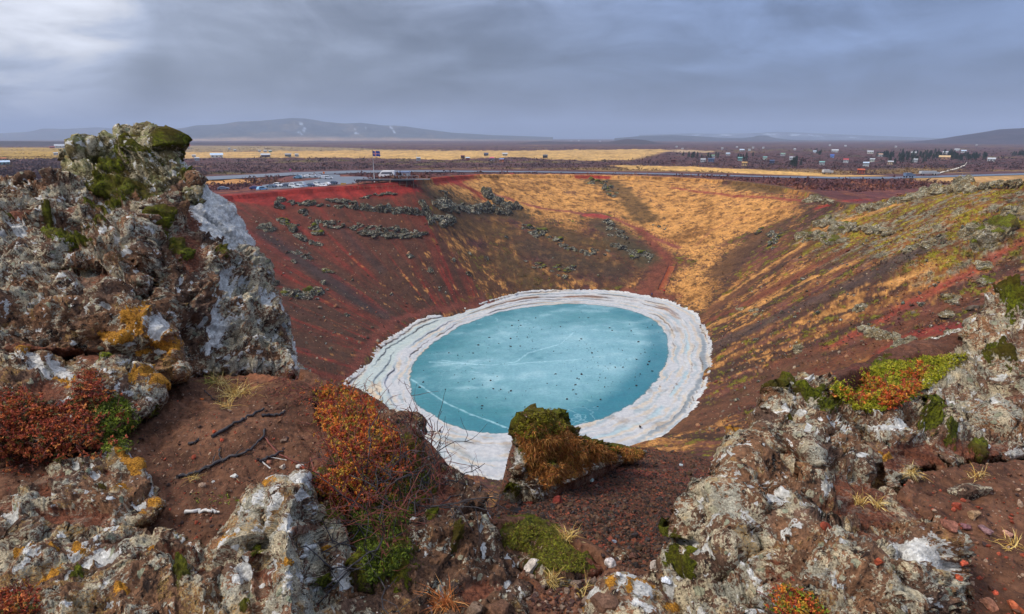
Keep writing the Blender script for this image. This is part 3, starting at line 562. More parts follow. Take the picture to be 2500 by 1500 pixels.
def ground_colours():
    x, y = GX, GY; sh = x.shape
    inside = GT < 1.12
    # coordinates that run down the slope, for streaks left by rolling cinders
    st = np.stack([np.cos(GTH)*13, np.sin(GTH)*13, GRR*0.018], -1)
    s1 = fbm(st, 0.9, 4, 0.6, 1); s2 = fbm(st*np.array([3.1, 3.1, 1.6]), 1.0, 4, 0.6, 2)
    w1 = fbm2(x, y, 0.06, 4, 0.55, 3); w2 = fbm2(x, y, 0.35, 4, 0.6, 4); w3 = fbm2(x, y, 1.1, 3, 0.6, 5)*0.6+fbm2(x, y, 2.6, 2, 0.6, 95)*0.7
    n7 = fbm2(x, y, 0.012, 4, 0.55, 6)
    # default wall: brown red cinder with straw streaks, heather and moss
    c = np.empty(sh+(3,)); c[:] = C_MAR*0.9
    c = patchcol(c, sstep(s1, -0.1, 0.25), np.array(srgb(110, 66, 40)))
    c = patchcol(c, sstep(s2+0.5*s1, 0.05, 0.3), np.array(srgb(78, 50, 42)), 0.8)
    strk = sstep(s1*0.9+w2*0.9+w1*0.5+0.35*s2+w3*0.4, 0.02, 0.24)
    c = patchcol(c, strk, C_GOLD2, 0.85); c = patchcol(c, strk*sstep(w3+w2, 0.0, 0.3), C_GOLD, 0.85)
    c = patchcol(c, sstep(w2-0.5*w1+0.4*s1, 0.16, 0.34), C_SCR, 0.85)
    c = patchcol(c, sstep(w3*0.7-w2-0.3*w1, 0.28, 0.45), C_MOSS, 0.8)
    nw = w1*0.6+w2*0.5
    Z = {k: wpoly(v) for k, v in ZONE.items()}
    # red wall
    m = zone(x, y, Z['red'], 2.0, 12, nw)
    r = np.empty(sh+(3,)); r[:] = C_MAR
    r = patchcol(r, sstep(s1+0.25*s2, -0.12, 0.22), C_RED2)
    r = patchcol(r, sstep(s2+0.4*s1, 0.08, 0.4), C_RED, 0.75)
    r = patchcol(r, sstep(-s1+0.5*s2, 0.12, 0.5), np.array(srgb(88, 56, 38)), 0.8)
    r = patchcol(r, sstep(GT, 0.05, 0.85)*0.45, C_RED2)
    gs = sstep(s2*0.8+w2*1.0+w3*0.35-0.25*sstep(GT, 0.35, 0.6), 0.42, 0.52)*sstep(x, -62, -30)
    r = patchcol(r, gs, C_GOLD, 0.75)
    r = patchcol(r, stripe(x, y, wpoly([(642,572),(700,610),(760,655),(820,690),(880,740),(940,770)]), 2.6, 2.4, 2.5, nw), C_GREY*0.85, 0.85)
    r = patchcol(r, stripe(x, y, wpoly([(830,560),(880,610),(930,660)]), 1.2, 2.0, 2.5, nw), C_GREY, 0.6)
    c = patchcol(c, m, r)
    m = zone(x, y, Z['redtop'], 1.2, 2, nw); c = patchcol(c, m, C_RED*(0.62+0.6*sstep(s2, -0.3, 0.4))[..., None])
    # mixed slope between the red wall and the stairs
    m = zone(x, y, Z['mid'], 2.0, 14, nw)
    r = np.empty(sh+(3,)); r[:] = np.array(srgb(82, 54, 34))
    r = patchcol(r, sstep(w1+w2*0.6, 0.0, 0.3), C_SCR, 0.9)
    r = patchcol(r, sstep(w2+0.6*s2+w3*0.4+0.02, 0.0, 0.3), C_GOLD2*0.9, 0.9)
    r = patchcol(r, sstep(w2+w3*0.6+0.5*s2+0.05*(0.5-GT), 0.2, 0.38), C_GOLD, 0.9)
    r = patchcol(r, sstep(w3-w2*0.6-w1*0.4, 0.28, 0.45), C_MOSS, 0.75)
    r = patchcol(r, sstep(-w2+w3*0.7+0.6*w1, 0.22, 0.38), C_DSC, 0.85)
    c = patchcol(c, m, r)
    # golden amphitheatre
    m = zone(x, y, Z['grass'], 2.5, 26, nw+0.4*w3)
    r = np.empty(sh+(3,)); r[:] = C_GOLD
    r = patchcol(r, sstep(w1*0.8+w2*0.6+w3*0.5, -0.1, 0.3), C_GOLD2, 0.85)
    r = patchcol(r, sstep(w2+w3*0.9+0.4*w1, 0.12, 0.3), np.array(srgb(96, 64, 30)), 0.8)
    r = patchcol(r, sstep(-w1*0.9+w3*0.7+w2*0.5, 0.26, 0.42), np.array(srgb(92, 58, 42)), 0.85)
    c = patchcol(c, m, r)
    for q, w_ in (([(1440,440),(1490,448),(1530,470),(1545,500),(1570,530)], 9), ([(1790,452),(1840,455),(1890,470)], 7), ([(1330,560),(1420,590),(1520,600),(1590,640)], 6)):
        c = patchcol(c, stripe(x, y, wpoly(q), w_*0.7, 3, 7, w1+w2), np.array(srgb(82, 62, 34)), 0.8)
    for q, w_, col in (([(1060,478),(1120,500),(1200,508),(1270,522)], 5.5, srgb(62,52,34)), ([(1080,520),(1130,545),(1230,560)], 5, srgb(86,62,34)), ([(1480,545),(1520,590),(1590,640)], 5, srgb(66,58,40)), ([(1290,600),(1400,640),(1500,660)], 6, srgb(64,50,36)),
                       ([(1240,640),(1300,690)], 5, srgb(76,58,34)), ([(1880,560),(1830,600),(1760,660)], 5, srgb(84,58,38))):
        c = patchcol(c, stripe(x, y, wpoly(q), w_, 2.5, 9, w2+w3+0.5*w1), np.array(col), 0.8)
    # lichen covered lava on the right rim
    m = zone(x, y, Z['lichen'], 3.0, 8, nw)*0.9
    r = np.empty(sh+(3,)); r[:] = np.array(srgb(108, 68, 36))
    r = patchcol(r, sstep(w1+w3*0.4, -0.1, 0.2), np.array(srgb(150, 92, 36)), 0.7)
    r = patchcol(r, sstep(w2+w3*0.7, 0.02, 0.2), C_LICH, 0.85)
    r = patchcol(r, sstep(-w2+w3*0.8, 0.08, 0.25), np.array(srgb(150, 140, 30)), 0.85)
    r = patchcol(r, sstep(w3*1.2-w1, 0.3, 0.5), C_DSC, 0.8)
    c = patchcol(c, m, r)
    # distinct screes on the right wall
    for q, w_, col in (([(2240,612),(2180,642),(2100,680),(2000,728),(1900,775),(1790,822),(1735,850)], 2.6, srgb(74,58,52)),
                       ([(1980,595),(1900,640),(1840,680),(1780,728),(1725,765)], 2.2, srgb(94,60,40)),
                       ([(2070,610),(1990,650),(1900,700),(1800,752),(1730,785)], 1.6, srgb(106,56,38)),
                       ([(2500,590),(2440,620),(2380,662),(2300,700),(2220,740),(2140,790),(2040,840),(1900,890)], 1.2, srgb(136,58,42)),
                       ([(2420,800),(2340,800),(2240,815),(2180,850)], 1.8, srgb(124,46,40)),
                       ([(2330,740),(2200,800),(2050,880),(1900,950),(1750,1010)], 2.4, srgb(102,60,40)),
                       ([(1950,880),(1850,950),(1750,1000),(1700,1030)], 4.0, srgb(90,58,40))):
        c = patchcol(c, stripe(x, y, wpoly(q), w_*1.1, 1.2, 3.5, nw+0.5*w3), np.array(col)*(1+0.35*s2[..., None]), 0.88)
    for q, w_ in (([(2190,500),(2100,530),(1990,560)], 1.0), ([(2160,672),(2010,745),(1900,800),(1760,838)], 0.0), ([(2090,640),(1960,690),(1850,745),(1735,795)], 1.0), ([(2290,640),(2180,690)], 1.4), ([(1960,600),(1880,650),(1760,730)], 0.8)):
        if w_: c = patchcol(c, stripe(x, y, wpoly(q), w_, 0.8, 3.0, w2+w3*0.5), C_GOLD, 0.85)
    # the plain
    out = sstep(GT, 1.04, 1.12)
    p = np.empty(sh+(3,)); p[:] = np.array(srgb(84, 54, 52))
    f1 = fbm2(x, y, 0.03, 4, 0.6, 9); f2 = fbm2(x*0.35, y, 0.008, 4, 0.6, 10); f3 = fbm2(x, y, 0.15, 3, 0.6, 11)
    p = patchcol(p, sstep(f1+f3*0.5, 0.0, 0.3), np.array(srgb(62, 42, 44)), 0.8)
    p = patchcol(p, sstep(f2+0.4*f1, 0.22, 0.4), np.array(srgb(142, 112, 62)), 0.7)
    p = patchcol(p, sstep(-f2+0.5*f1, 0.24, 0.4), np.array(srgb(112, 98, 40)), 0.6)
    rr = np.hypot(x, y)
    nr = 1-sstep(rr, 330, 420)
    p = patchcol(p, nr*sstep(f3+f1*0.6, 0.08, 0.3), np.array(srgb(168, 104, 56)), 0.8)
    p = patchcol(p, nr*0.5, np.array(srgb(104, 50, 44)))
    for poly, col in FIELDS:
        wp = onz(*np.array(poly, float).T, ZP)[:, :2]
        dep = float(np.hypot(*wp.mean(0)))
        # wide flat fields: soften edges by distance
        m = zone(x, y, wp, dep*0.012, dep*0.02, fbm2(x, y, 6.0/dep, 3, 0.5, 12))
        p = patchcol(p, m, np.array(col)*(1+0.22*f2[..., None]-0.1*np.abs(f1[..., None])))
    p = patchcol(p, sstep(x, 150, 350)*sstep(y, 380, 460)*sstep(f1, 0.1, 0.4), np.array(srgb(44, 46, 34)), 0.5)
    c = patchcol(c, out, p)
    # red cinder trails
    for q, w_, col in ((TRAIL1, 1.0, srgb(128,66,58)), (TRAIL2, 1.0, srgb(132,60,48)), (TRAIL3, 1.3, srgb(140,50,40)), (SHORE_TRAIL, 1.0, srgb(112,60,48)),
                       ([(1435,526),(1475,530)], 1.8, srgb(150,58,50)), ([(1700,600),(1740,560),(1800,535),(1880,512),(1950,500)], 0.5, srgb(150,100,60)),
                       ([(1100,442),(1130,452),(1165,472),(1172,482)], 2.4, srgb(126,42,34)), ([(1060,436),(1150,428),(1250,424)], 2.2, srgb(150,44,36)), ([(1410,430),(1480,433)], 2.0, srgb(150,44,36)),
                       ([(1560,560),(1590,590),(1620,620),(1640,650)], 1.6, srgb(112,56,42)), ([(1612,650),(1600,690),(1580,715)], 3.4, srgb(106,58,42)), ([(1520,712),(1600,716),(1640,725)], 2.0, srgb(110,60,46))):
        c = patchcol(c, stripe(x, y, wpoly(q), w_, w_*0.7, w_*1.2, w2+w3), np.array(col), 0.9)
    # by the viewpoint
    rc = np.hypot(x, y); nf = 1-sstep(rc, 11, 26)
    q1 = fbm2(x, y, 1.2, 4, 0.6, 21); q2 = fbm2(x, y, 6, 4, 0.6, 22)
    nc = np.empty(sh+(3,)); nc[:] = np.array(srgb(100, 69, 51))
    nc = patchcol(nc, sstep(q1+q2*0.5, 0.0, 0.4), np.array(srgb(74, 47, 34)), 0.8)
    nc = patchcol(nc, sstep(-q1+q2*0.4, 0.15, 0.4), np.array(srgb(136, 86, 58)), 0.7)
    gul = sstep(y, 2.9, 3.4)*sstep(x, -0.2, 0.25)*(1-sstep(x, 3.0, 5.0))
    g = np.empty(sh+(3,)); g[:] = np.array(srgb(84, 54, 42))
    g = patchcol(g, sstep(q1, 0.0, 0.3), np.array(srgb(104, 52, 42)), 0.8)
    g = patchcol(g, sstep(rc, 8.5, 12.5), np.array(srgb(96, 66, 44)), 0.7)
    nc = patchcol(nc, gul, g)
    c = patchcol(c, nf, nc)
    return c, s2, w2, w3, out
GC, _s2, _w2, _w3, _out = ground_colours()
# relief of the cover: hummocks of grass and heath, small stones on the screes
hum = (fbm2(GX, GY, 0.5, 4, 0.6, 31)*0.55+fbm2(GX, GY, 0.13, 3, 0.55, 32)*1.1)
gold = np.clip((GC[..., 0]-0.16)*4, 0, 1)*np.clip((GC[..., 0]-GC[..., 2]*2)*3, 0, 1)
RCN = np.hypot(GX, GY)
amp = sstep(RCN, 18, 50)*(0.22+0.5*gold)+sstep(GT, 1.05, 1.2)*sstep(RCN, 60, 120)*(0.12+0.4*sstep(RCN, 330, 420))
GZ2 = GZ+hum*amp*sstep(GT, 0.0, 0.05)
GZ2 += sstep(GT, 1.02, 1.2)*sstep(RCN, 200, 300)*np.maximum(fbm2(GX, GY, 0.045, 4, 0.6, 33), 0)*(0.4+3.6*sstep(RCN, 400, 700))*(1-sstep(RCN, 900, 2500))
nearw = 1-sstep(RCN, 9, 25)
GZ2 += nearw*(fbm2(GX, GY, 1.5, 5, 0.55, 34)*0.10+fbm2(GX, GY, 7, 5, 0.65, 35)*0.045)
ROAD_C = [(300,446),(500,435.7),(600,431),(718,424.5),(864,419.7),(1021,418),(1160,418.7),(1290,419.5),(1455,421.7),(1624,425),(1851,431),(2056,434.5),(2179,434.2),(2282,431.5),(2500,425),(2700,419)]
LOTS = [[(640,452),(760,440),(805,432),(850,431),(880,431.5),(925,434),(915,446),(880,449),(815,451),(760,458),(640,470)], [(720,430),(760,428),(810,426),(830,427),(830,432),(805,433),(760,435),(720,436)]]
def grade(Z):
    q = onz(*np.array(ROAD_C).T, ZP)[:, :2]; m = (RCN > 240) & (RCN < 520) & (GY > 100)
    d = segdist(GX[m], GY[m], q, closed=False); w = 1-sstep(d, 14, 26); Z[m] = Z[m]*(1-w)+(ZP+0.35)*w
    for L in LOTS:
        q = onz(*np.array(L, float).T, ZP+1.4)[:, :2]; m = (RCN > 200) & (RCN < 420) & (GX < 0) & (GT > 1.05)
        d = segdist(GX[m], GY[m], q); d = np.where(inpoly(GX[m], GY[m], q), 0, d); w = 1-sstep(d, 2, 10); Z[m] = Z[m]*(1-w)+(ZP+1.3)*w
    return Z
GZ2 = grade(GZ2); ZN = GZ2
def proj(P):
    d = P-C0; D = d@FW; return 1250+FPX*(d@RT)/D, 750-FPX*(d@UP)/D, D
def settle_under_rocks():
    k = int(np.searchsorted(RG, 12.0)); x, y = GX[:k], GY[:k]; z = ZN[:k]
    fits = []
    for a, kw in ROCKS:
        dp = np.array(a[4], float); fits.append((np.array(a[3], float), tps_fit(dp[:, :2]/300., dp[:, 2], 0.02)))
    low = np.zeros_like(z)
    for it in range(16):
        zz = z-low; px, py, D = proj(np.stack([x, y, zz], -1)); bad = np.zeros(z.shape, bool)
        for poly, T in fits:
            b = (px > poly[:, 0].min()) & (px < poly[:, 0].max()) & (py > poly[:, 1].min()) & (py < poly[:, 1].max()) & (D > 0.3)
            if not b.any(): continue
            q = inpoly(px[b], py[b], poly) & (segdist(px[b], py[b], poly) > 9)
            q &= D[b] < tps_eval(T, px[b]/300., py[b]/300.)+0.12
            bb = bad[b]; bb |= q; bad[b] = bb
        if not bad.any(): break
        low[bad] += 0.07
    for _ in range(2):
        low[1:-1, 1:-1] = (low[1:-1, 1:-1]*2+low[:-2, 1:-1]+low[2:, 1:-1]+low[1:-1, :-2]+low[1:-1, 2:])/6
    ZN[:k] -= low
settle_under_rocks()
def ground_meshes():
    n, m = GX.shape; idx = np.arange(n*m).reshape(n, m)
    F = np.stack([idx[:-1, :-1], idx[:-1, 1:], idx[1:, 1:], idx[1:, :-1]], -1).reshape(-1, 4)[:, ::-1]
    V = np.stack([GX, GY, ZN], -1).reshape(-1, 3); C = GC.reshape(-1, 3)
    fr = GRR.reshape(-1)[F[:, 0]]; ft = GT.reshape(-1)[F[:, 0]]; rc = RCN.reshape(-1)[F[:, 0]]
    far = (ft > 1.08) & (rc > 60); near = rc < 11.0
    gone = ft < -0.35                                     # under the ice
    for nm, sel, mat in (('ground', near, M_SOIL), ('crater_slope', ~far & ~near & ~gone, M_FAR), ('plain', far, M_PLAIN)):
        f = F[sel]; u, inv = np.unique(f, return_inverse=True)
        o = np_mesh(nm, V[u], inv.reshape(f.shape), mat, {'Col': C[u]}); tag(o, kind='structure')
ground_meshes()
def gz(x, y):
    """height of the finished ground at a point, read off the grid"""
    x = np.atleast_1d(np.asarray(x, float)); y = np.atleast_1d(np.asarray(y, float))
    r = np.hypot(x, y); a = np.arctan2(x, y)
    i = np.clip(np.searchsorted(RG, r)-1, 0, len(RG)-2); j = np.clip(((a-AZ[0])/(AZ[1]-AZ[0])), 0, len(AZ)-1.001)
    j0 = j.astype(int); fj = j-j0; fi = np.clip((r-RG[i])/(RG[i+1]-RG[i]), 0, 1)
    return (ZN[i, j0]*(1-fi)*(1-fj)+ZN[i+1, j0]*fi*(1-fj)+ZN[i, j0+1]*(1-fi)*fj+ZN[i+1, j0+1]*fi*fj)

# ------------------------------------------------------------------ ice
def ice_mat(name, shelf):
    m, t, b = new_mat(name); p = t.node('ShaderNodeNewGeometry').outputs['Position']
    if shelf:
        c = t.attr('Col'); n = t.noise(p, 1.2, 5, 0.6); n2 = t.noise(p, 0.3, 4, 0.6)
        c = t.mix(1.0, c, t.mix(t.step(n, 0.3, 0.7), (0.84, 0.85, 0.88), (1.12, 1.11, 1.09)), 'MULTIPLY')
        t.put(b.inputs['Base Color'], c); b.inputs['Roughness'].default_value = 0.55
        bump(t, b, t.math('ADD', n, t.noise(p, 5, 3, 0.6)), 0.12, 0.6)
    else:
        c = t.attr('Col')
        n = t.noise(p, 0.5, 6, 0.72, 0.4); nn = t.noise(p, 1.6, 4, 0.7)
        c = t.mix(1.0, c, t.mix(t.step(nn, 0.3, 0.7), (0.84, 0.88, 0.9), (1.18, 1.13, 1.1)), 'MULTIPLY'); c = t.mix(t.step(t.noise(p, 2.2, 3, 0.6), 0.68, 0.74, 0.0, 0.6), c, srgb(170, 196, 200))
        c = t.mix(1.0, c, t.mix(t.step(n, 0.3, 0.72), (0.86, 0.9, 0.92), (1.16, 1.1, 1.08)), 'MULTIPLY')
        # long healed cracks
        v = t.voro(t.vmath('ADD', t.vmath('MULTIPLY', p, (0.035, 0.055, 0.0)), t.vmath('SCALE', t.noise(p, 0.12, 3, 0.5, out='Color'))), 1.0, 'DISTANCE_TO_EDGE')
        cr = t.math('MULTIPLY', t.step(v, 0.009, 0.0015), t.step(t.noise(p, 0.06, 2), 0.45, 0.6))
        c = t.mix(t.math('MULTIPLY', cr, 0.3), c, srgb(170, 206, 214))
        t.put(b.inputs['Base Color'], c); t.put(b.inputs['Roughness'], t.step(n, 0.3, 0.7, 0.3, 0.55))
        b.inputs['Specular IOR Level'].default_value = 0.35
        bump(t, b, n, 0.03, 0.3)
    return m
def build_ice():
    nth = 1600; th = np.linspace(-np.pi, np.pi, nth, endpoint=False)
    ri = lookup(RIt, th); ro = lookup(RLt, th)+0.5
    # inner sheet, turquoise
    sv = np.linspace(0, 1, 150)**0.8
    S, T = np.meshgrid(sv, th, indexing='ij'); R = S*(ri+0.35)[None]; R = R+(fbm(np.stack([np.cos(T)*12, np.sin(T)*12, S*0], -1), 1.0, 4, 0.6, 97)*1.1)*S**8
    X = LC[0]+R*np.cos(T); Y = LC[1]+R*np.sin(T)
    w1 = fbm2(X, Y, 0.045, 5, 0.6, 41); w2 = fbm2(X*0.5+Y*0.2, Y-0.3*X, 0.22, 4, 0.6, 42)
    c = np.empty(X.shape+(3,)); c[:] = np.array(srgb(60, 122, 130))
    mid = np.exp(-(((X-14)/30)**2+((Y-128)/34)**2))
    c = patchcol(c, np.clip(mid*1.2-0.15+w1*1.0+w2*0.4, 0, 1)*0.85, np.array(srgb(124, 168, 178)))
    c = patchcol(c, sstep(w1+w2*0.6, 0.12, 0.5), np.array(srgb(150, 186, 192)), 0.5)
    c = patchcol(c, sstep(-w1+w2*0.5, 0.14, 0.5), np.array(srgb(44, 108, 122)), 0.75)
    # clear dark ice in a band just inside the right and near shore
    e = ri[None]*(1-S); rim_ = sstep(e, 9+4*w1, 4)*(0.35+0.65*sstep(np.cos(T-rad(-35)), -0.2, 0.8))
    c = patchcol(c, rim_*0.8, np.array(srgb(28, 104, 120)))
    c = patchcol(c, sstep(e, 0.9, 0.1), np.array(srgb(120, 110, 96)), 0.5)
    for q in ([(1004,926),(1050,958),(1090,985),(1150,1012),(1200,1030),(1250,1050)], [(1050,884),(1200,892),(1260,884),(1290,862),(1370,840),(1400,812)], [(1230,892),(1300,885),(1420,878)],
              [(1080,880),(1160,890)]):
        qq = onz(*np.array(q, float).T, 0)[:, :2]
        dd = segdist(X, Y, qq, closed=False)+0.12*w2
        c = patchcol(c, sstep(dd+0.35*fbm2(X, Y, 0.8, 3, 0.6, 93), 0.34, 0.05), np.array(srgb(160, 200, 208)), 0.55)
    V = np.stack([X, Y, 0.02*w2], -1).reshape(-1, 3)
    def tube_faces(n, m):
        i = np.arange(n*m).reshape(n, m); a = i[:-1]; b_ = i[1:]
        return np.stack([a, b_, np.roll(b_, -1, 1), np.roll(a, -1, 1)], -1).reshape(-1, 4)
    o = np_mesh('frozen_lake', V, tube_faces(len(sv), nth), ice_mat('lake_ice', False), {'Col': c.reshape(-1, 3)}); tag(o, kind='structure')
    # outer shelf: pale stranded plates that step up the shore
    sv = np.linspace(0, 1, 130); S, T = np.meshgrid(sv, th, indexing='ij')
    jag = fbm(np.stack([np.cos(T)*14, np.sin(T)*14, S*0], -1), 1.0, 4, 0.6, 51)
    jag2 = fbm(np.stack([np.cos(T)*50, np.sin(T)*50, S*0], -1), 1.0, 3, 0.6, 52)
    R = ri[None]+(ro-ri)[None]*S+(jag*1.6+jag2*1.0)*S**3
    X = LC[0]+R*np.cos(T); Y = LC[1]+R*np.sin(T)
    wob = fbm(np.stack([np.cos(T)*2.2, np.sin(T)*2.2, S*1.1], -1), 1.0, 5, 0.6, 53)*1.6
    u = S+0.13*wob+0.03*jag
    R = R+(fbm(np.stack([np.cos(T)*12, np.sin(T)*12, S*0], -1), 1.0, 4, 0.6, 97)*1.1)*(1-S)**2; X = LC[0]+R*np.cos(T); Y = LC[1]+R*np.sin(T); bands = np.zeros_like(u); crack = np.zeros_like(u)
    for k, s0 in enumerate((0.15, 0.40, 0.55, 0.74, 0.88)):
        q = u+0.05*fbm(np.stack([np.cos(T)*3, np.sin(T)*3, S*0], -1), 1.0, 3, 0.6, 60+k)
        arc = sstep(fbm(np.stack([np.cos(T)*1.7, np.sin(T)*1.7, S*0+k*5], -1), 1.0, 3, 0.6, 74), -0.15, 0.12); bands += sstep(q, s0-0.008, s0+0.012)*0.32*arc
        crack = np.maximum(crack, np.exp(-((q-s0)/0.010)**2)*arc*sstep(fbm(np.stack([np.cos(T)*6, np.sin(T)*6, S*0+k], -1), 1.0, 3, 0.6, 54), -0.3, 0.2))
    cell, cid = worley(np.stack([X*0.16, Y*0.16, np.zeros_like(X)], -1), 1.0, 2)
    z = 0.05+0.35*S**2+bands+0.10*(cid-0.5)*S+0.08*fbm2(X, Y, 0.5, 4, 0.6, 55)*S
    edge_ = sstep(S, 0.86, 1.0); z += edge_*(0.25+0.5*fbm2(X, Y, 0.9, 4, 0.6, 56))
    z = np.where(S > 0.995, 0.3, z)
    c = np.empty(X.shape+(3,)); c[:] = np.array(srgb(182, 182, 182))
    tone = fbm(np.stack([np.cos(T)*5, np.sin(T)*5, u*6], -1), 1.0, 4, 0.6, 57)
    lvl = np.sin(u*34+2.2*wob)
    c = patchcol(c, sstep(tone+0.35*lvl, 0.05, 0.5), np.array(srgb(148, 162, 166)), 0.8)
    c = patchcol(c, sstep(tone-0.35*lvl, 0.08, 0.45), np.array(srgb(190, 176, 156)), 0.8)
    dirt = fbm2(X, Y, 0.12, 5, 0.65, 91); c = patchcol(c, sstep(dirt+0.3*tone, 0.12, 0.4), np.array(srgb(138, 122, 104)), 0.5)
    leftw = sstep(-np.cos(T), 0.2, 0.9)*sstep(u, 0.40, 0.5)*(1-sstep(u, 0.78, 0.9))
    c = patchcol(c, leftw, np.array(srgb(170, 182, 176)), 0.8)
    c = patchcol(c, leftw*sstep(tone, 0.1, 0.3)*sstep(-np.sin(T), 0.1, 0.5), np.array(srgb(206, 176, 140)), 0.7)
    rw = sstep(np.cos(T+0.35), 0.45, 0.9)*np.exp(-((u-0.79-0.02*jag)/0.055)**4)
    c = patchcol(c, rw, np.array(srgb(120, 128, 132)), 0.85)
    rw = sstep(np.cos(T+0.5), 0.1, 0.7)*np.exp(-((u-0.45)/0.035)**4)
    c = patchcol(c, rw*sstep(tone, -0.2, 0.2), np.array(srgb(158, 182, 188)), 0.75)
    rb = sstep(np.cos(T-1.25), 0.72, 0.95)*np.exp(-((u-0.55)/0.10)**4)*sstep(tone, -0.1, 0.2)
    c = patchcol(c, rb, np.array(srgb(128, 86, 58)), 0.85)
    c = patchcol(c, crack, np.array(srgb(84, 74, 68)), 0.85)
    c = patchcol(c, sstep(u+0.1*tone, 0.93, 0.98), np.array(srgb(198, 195, 190)), 0.9)
    V = np.stack([X, Y, z], -1).reshape(-1, 3)
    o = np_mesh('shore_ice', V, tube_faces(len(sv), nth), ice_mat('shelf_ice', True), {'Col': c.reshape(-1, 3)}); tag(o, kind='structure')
build_ice()
# ------------------------------------------------------------------ lava rocks round the viewpoint
def rock_mat(name='lava_rock', base=(108, 84, 68), dark=(58, 44, 38), warm=(134, 92, 66), lich=(158, 158, 132), scale=1.0):
    """weathered lava: attribute M holds R white crust, G moss, B orange crust, A soil; attribute L holds R grey lichen amount, G tone"""
    m, t, b = new_mat(name); p = t.node('ShaderNodeNewGeometry').outputs['Position']
    A = t.node('ShaderNodeAttribute', attribute_name='M'); r_, g_, b_ = t.sep(A.outputs['Vector']); a_ = A.outputs['Alpha']
    lr, lg, lb = t.sep(t.attr('L', 'Vector'))
    wp = t.vmath('ADD', p, t.vmath('SCALE', t.vmath('SUBTRACT', t.noise(p, 7*scale, 3, 0.5, out='Color'), (0.5, 0.5, 0.5))))
    wp.node.inputs[1].links[0].from_node.inputs['Scale'].default_value = 0.10/scale
    n1 = t.noise(p, 3.2*scale, 5, 0.65); n2 = t.noise(wp, 14*scale, 6, 0.7); n3 = t.noise(p, 55*scale, 4, 0.7); n4 = t.noise(wp, 28*scale, 5, 0.65)
    c = t.mix(t.step(n1, 0.38, 0.62), srgb(*base), srgb(*warm))
    c = t.mix(t.step(n2, 0.53, 0.64), c, srgb(*dark))
    c = t.mix(1.0, c, t.mix(t.step(n3, 0.3, 0.7), (0.55, 0.55, 0.56), (1.4, 1.4, 1.38)), 'MULTIPLY')
    c = t.mix(1.0, c, t.mix(lg, (0.62, 0.6, 0.6), (1.3, 1.28, 1.24)), 'MULTIPLY')
    # bubbles burst in the lava
    v = t.voro(wp, 22*scale); pit = t.math('MULTIPLY', t.step(v, 0.24, 0.12), t.step(n1, 0.46, 0.54))
    c = t.mix(t.math('MULTIPLY', pit, 0.75), c, srgb(40, 28, 26))
    # soil
    so = t.step(t.math('ADD', a_, t.math('MULTIPLY', t.math('SUBTRACT', n4, 0.5), 0.9)), 0.46, 0.58)
    sc_ = t.mix(t.step(n3, 0.3, 0.7), srgb(78, 44, 32), srgb(138, 84, 60))
    c = t.mix(so, c, sc_)
    inv = t.math('SUBTRACT', 1.0, so)
    # grey green crust in small speckles gathered in patches
    sp = t.noise(wp, 52*scale, 5, 0.78); gate = t.noise(wp, 6.5*scale, 5, 0.65)
    amt = t.math('ADD', t.math('ADD', sp, t.math('MULTIPLY', t.math('SUBTRACT', gate, 0.5), 1.3)), t.math('MULTIPLY', t.math('SUBTRACT', lr, 0.5), 0.22))
    lc = t.mix(t.step(t.noise(p, 9*scale, 3), 0.4, 0.6), srgb(*lich), srgb(206, 192, 162)); f5 = t.noise(p, 150*scale, 3, 0.7)
    lc = t.mix(1.0, lc, t.mix(t.step(f5, 0.32, 0.68), (0.5, 0.48, 0.45), (1.25, 1.25, 1.22)), 'MULTIPLY')
    lk = t.math('MULTIPLY', t.step(amt, 0.58, 0.61), t.math('MULTIPLY_ADD', so, -0.75, 1.0))
    c = t.mix(t.math('MULTIPLY', lk, 0.85), c, lc)
    # round rosettes of cream crust, and small open vesicles
    vr = t.voro(wp, 17*scale); vs = t.sep(t.voro(wp, 17*scale, out='Color'))
    rr = t.math('ADD', t.math('SUBTRACT', t.math('MULTIPLY_ADD', vs[1], 0.26, 0.10), vr), t.math('MULTIPLY', t.math('SUBTRACT', n3, 0.5), 0.22))
    ro = t.math('MULTIPLY', t.math('MULTIPLY', t.step(rr, 0.0, 0.03), t.step(vs[0], 0.52, 0.56)), inv)
    c = t.mix(t.math('MULTIPLY', ro, 0.85), c, t.mix(1.0, t.mix(vs[2], srgb(196, 186, 158), srgb(150, 158, 134)), t.mix(t.step(f5, 0.35, 0.65), (0.7, 0.7, 0.68), (1.15, 1.15, 1.12)), 'MULTIPLY'))
    vp = t.voro(wp, 52*scale); pv = t.math('MULTIPLY', t.step(vp, 0.22, 0.12), t.step(n4, 0.42, 0.5)); c = t.mix(t.math('MULTIPLY', pv, 0.7), c, srgb(34, 26, 22))
    # pale ochre film and orange crust
    oc = t.step(t.math('ADD', t.noise(wp, 8*scale, 5, 0.65), t.math('MULTIPLY', lb, 0.10)), 0.64, 0.70)
    c = t.mix(t.math('MULTIPLY', t.math('MULTIPLY', t.math('MULTIPLY', oc, inv), t.step(f5, 0.42, 0.56)), 0.75), c, t.mix(sp, srgb(150, 112, 60), srgb(196, 160, 96)))
    oq = t.step(t.math('ADD', b_, t.math('MULTIPLY', t.math('SUBTRACT', n4, 0.5), 1.5)), 0.50, 0.55)
    c = t.mix(oq, c, t.mix(t.step(f5, 0.38, 0.6), srgb(136, 88, 28), srgb(206, 146, 52)))
    # white crust, crisp edged
    wn = t.math('ADD', t.math('MULTIPLY', t.math('SUBTRACT', n2, 0.5), 0.95), t.math('MULTIPLY', t.math('SUBTRACT', sp, 0.5), 0.55))
    wq = t.step(t.math('ADD', r_, wn), 0.50, 0.54)
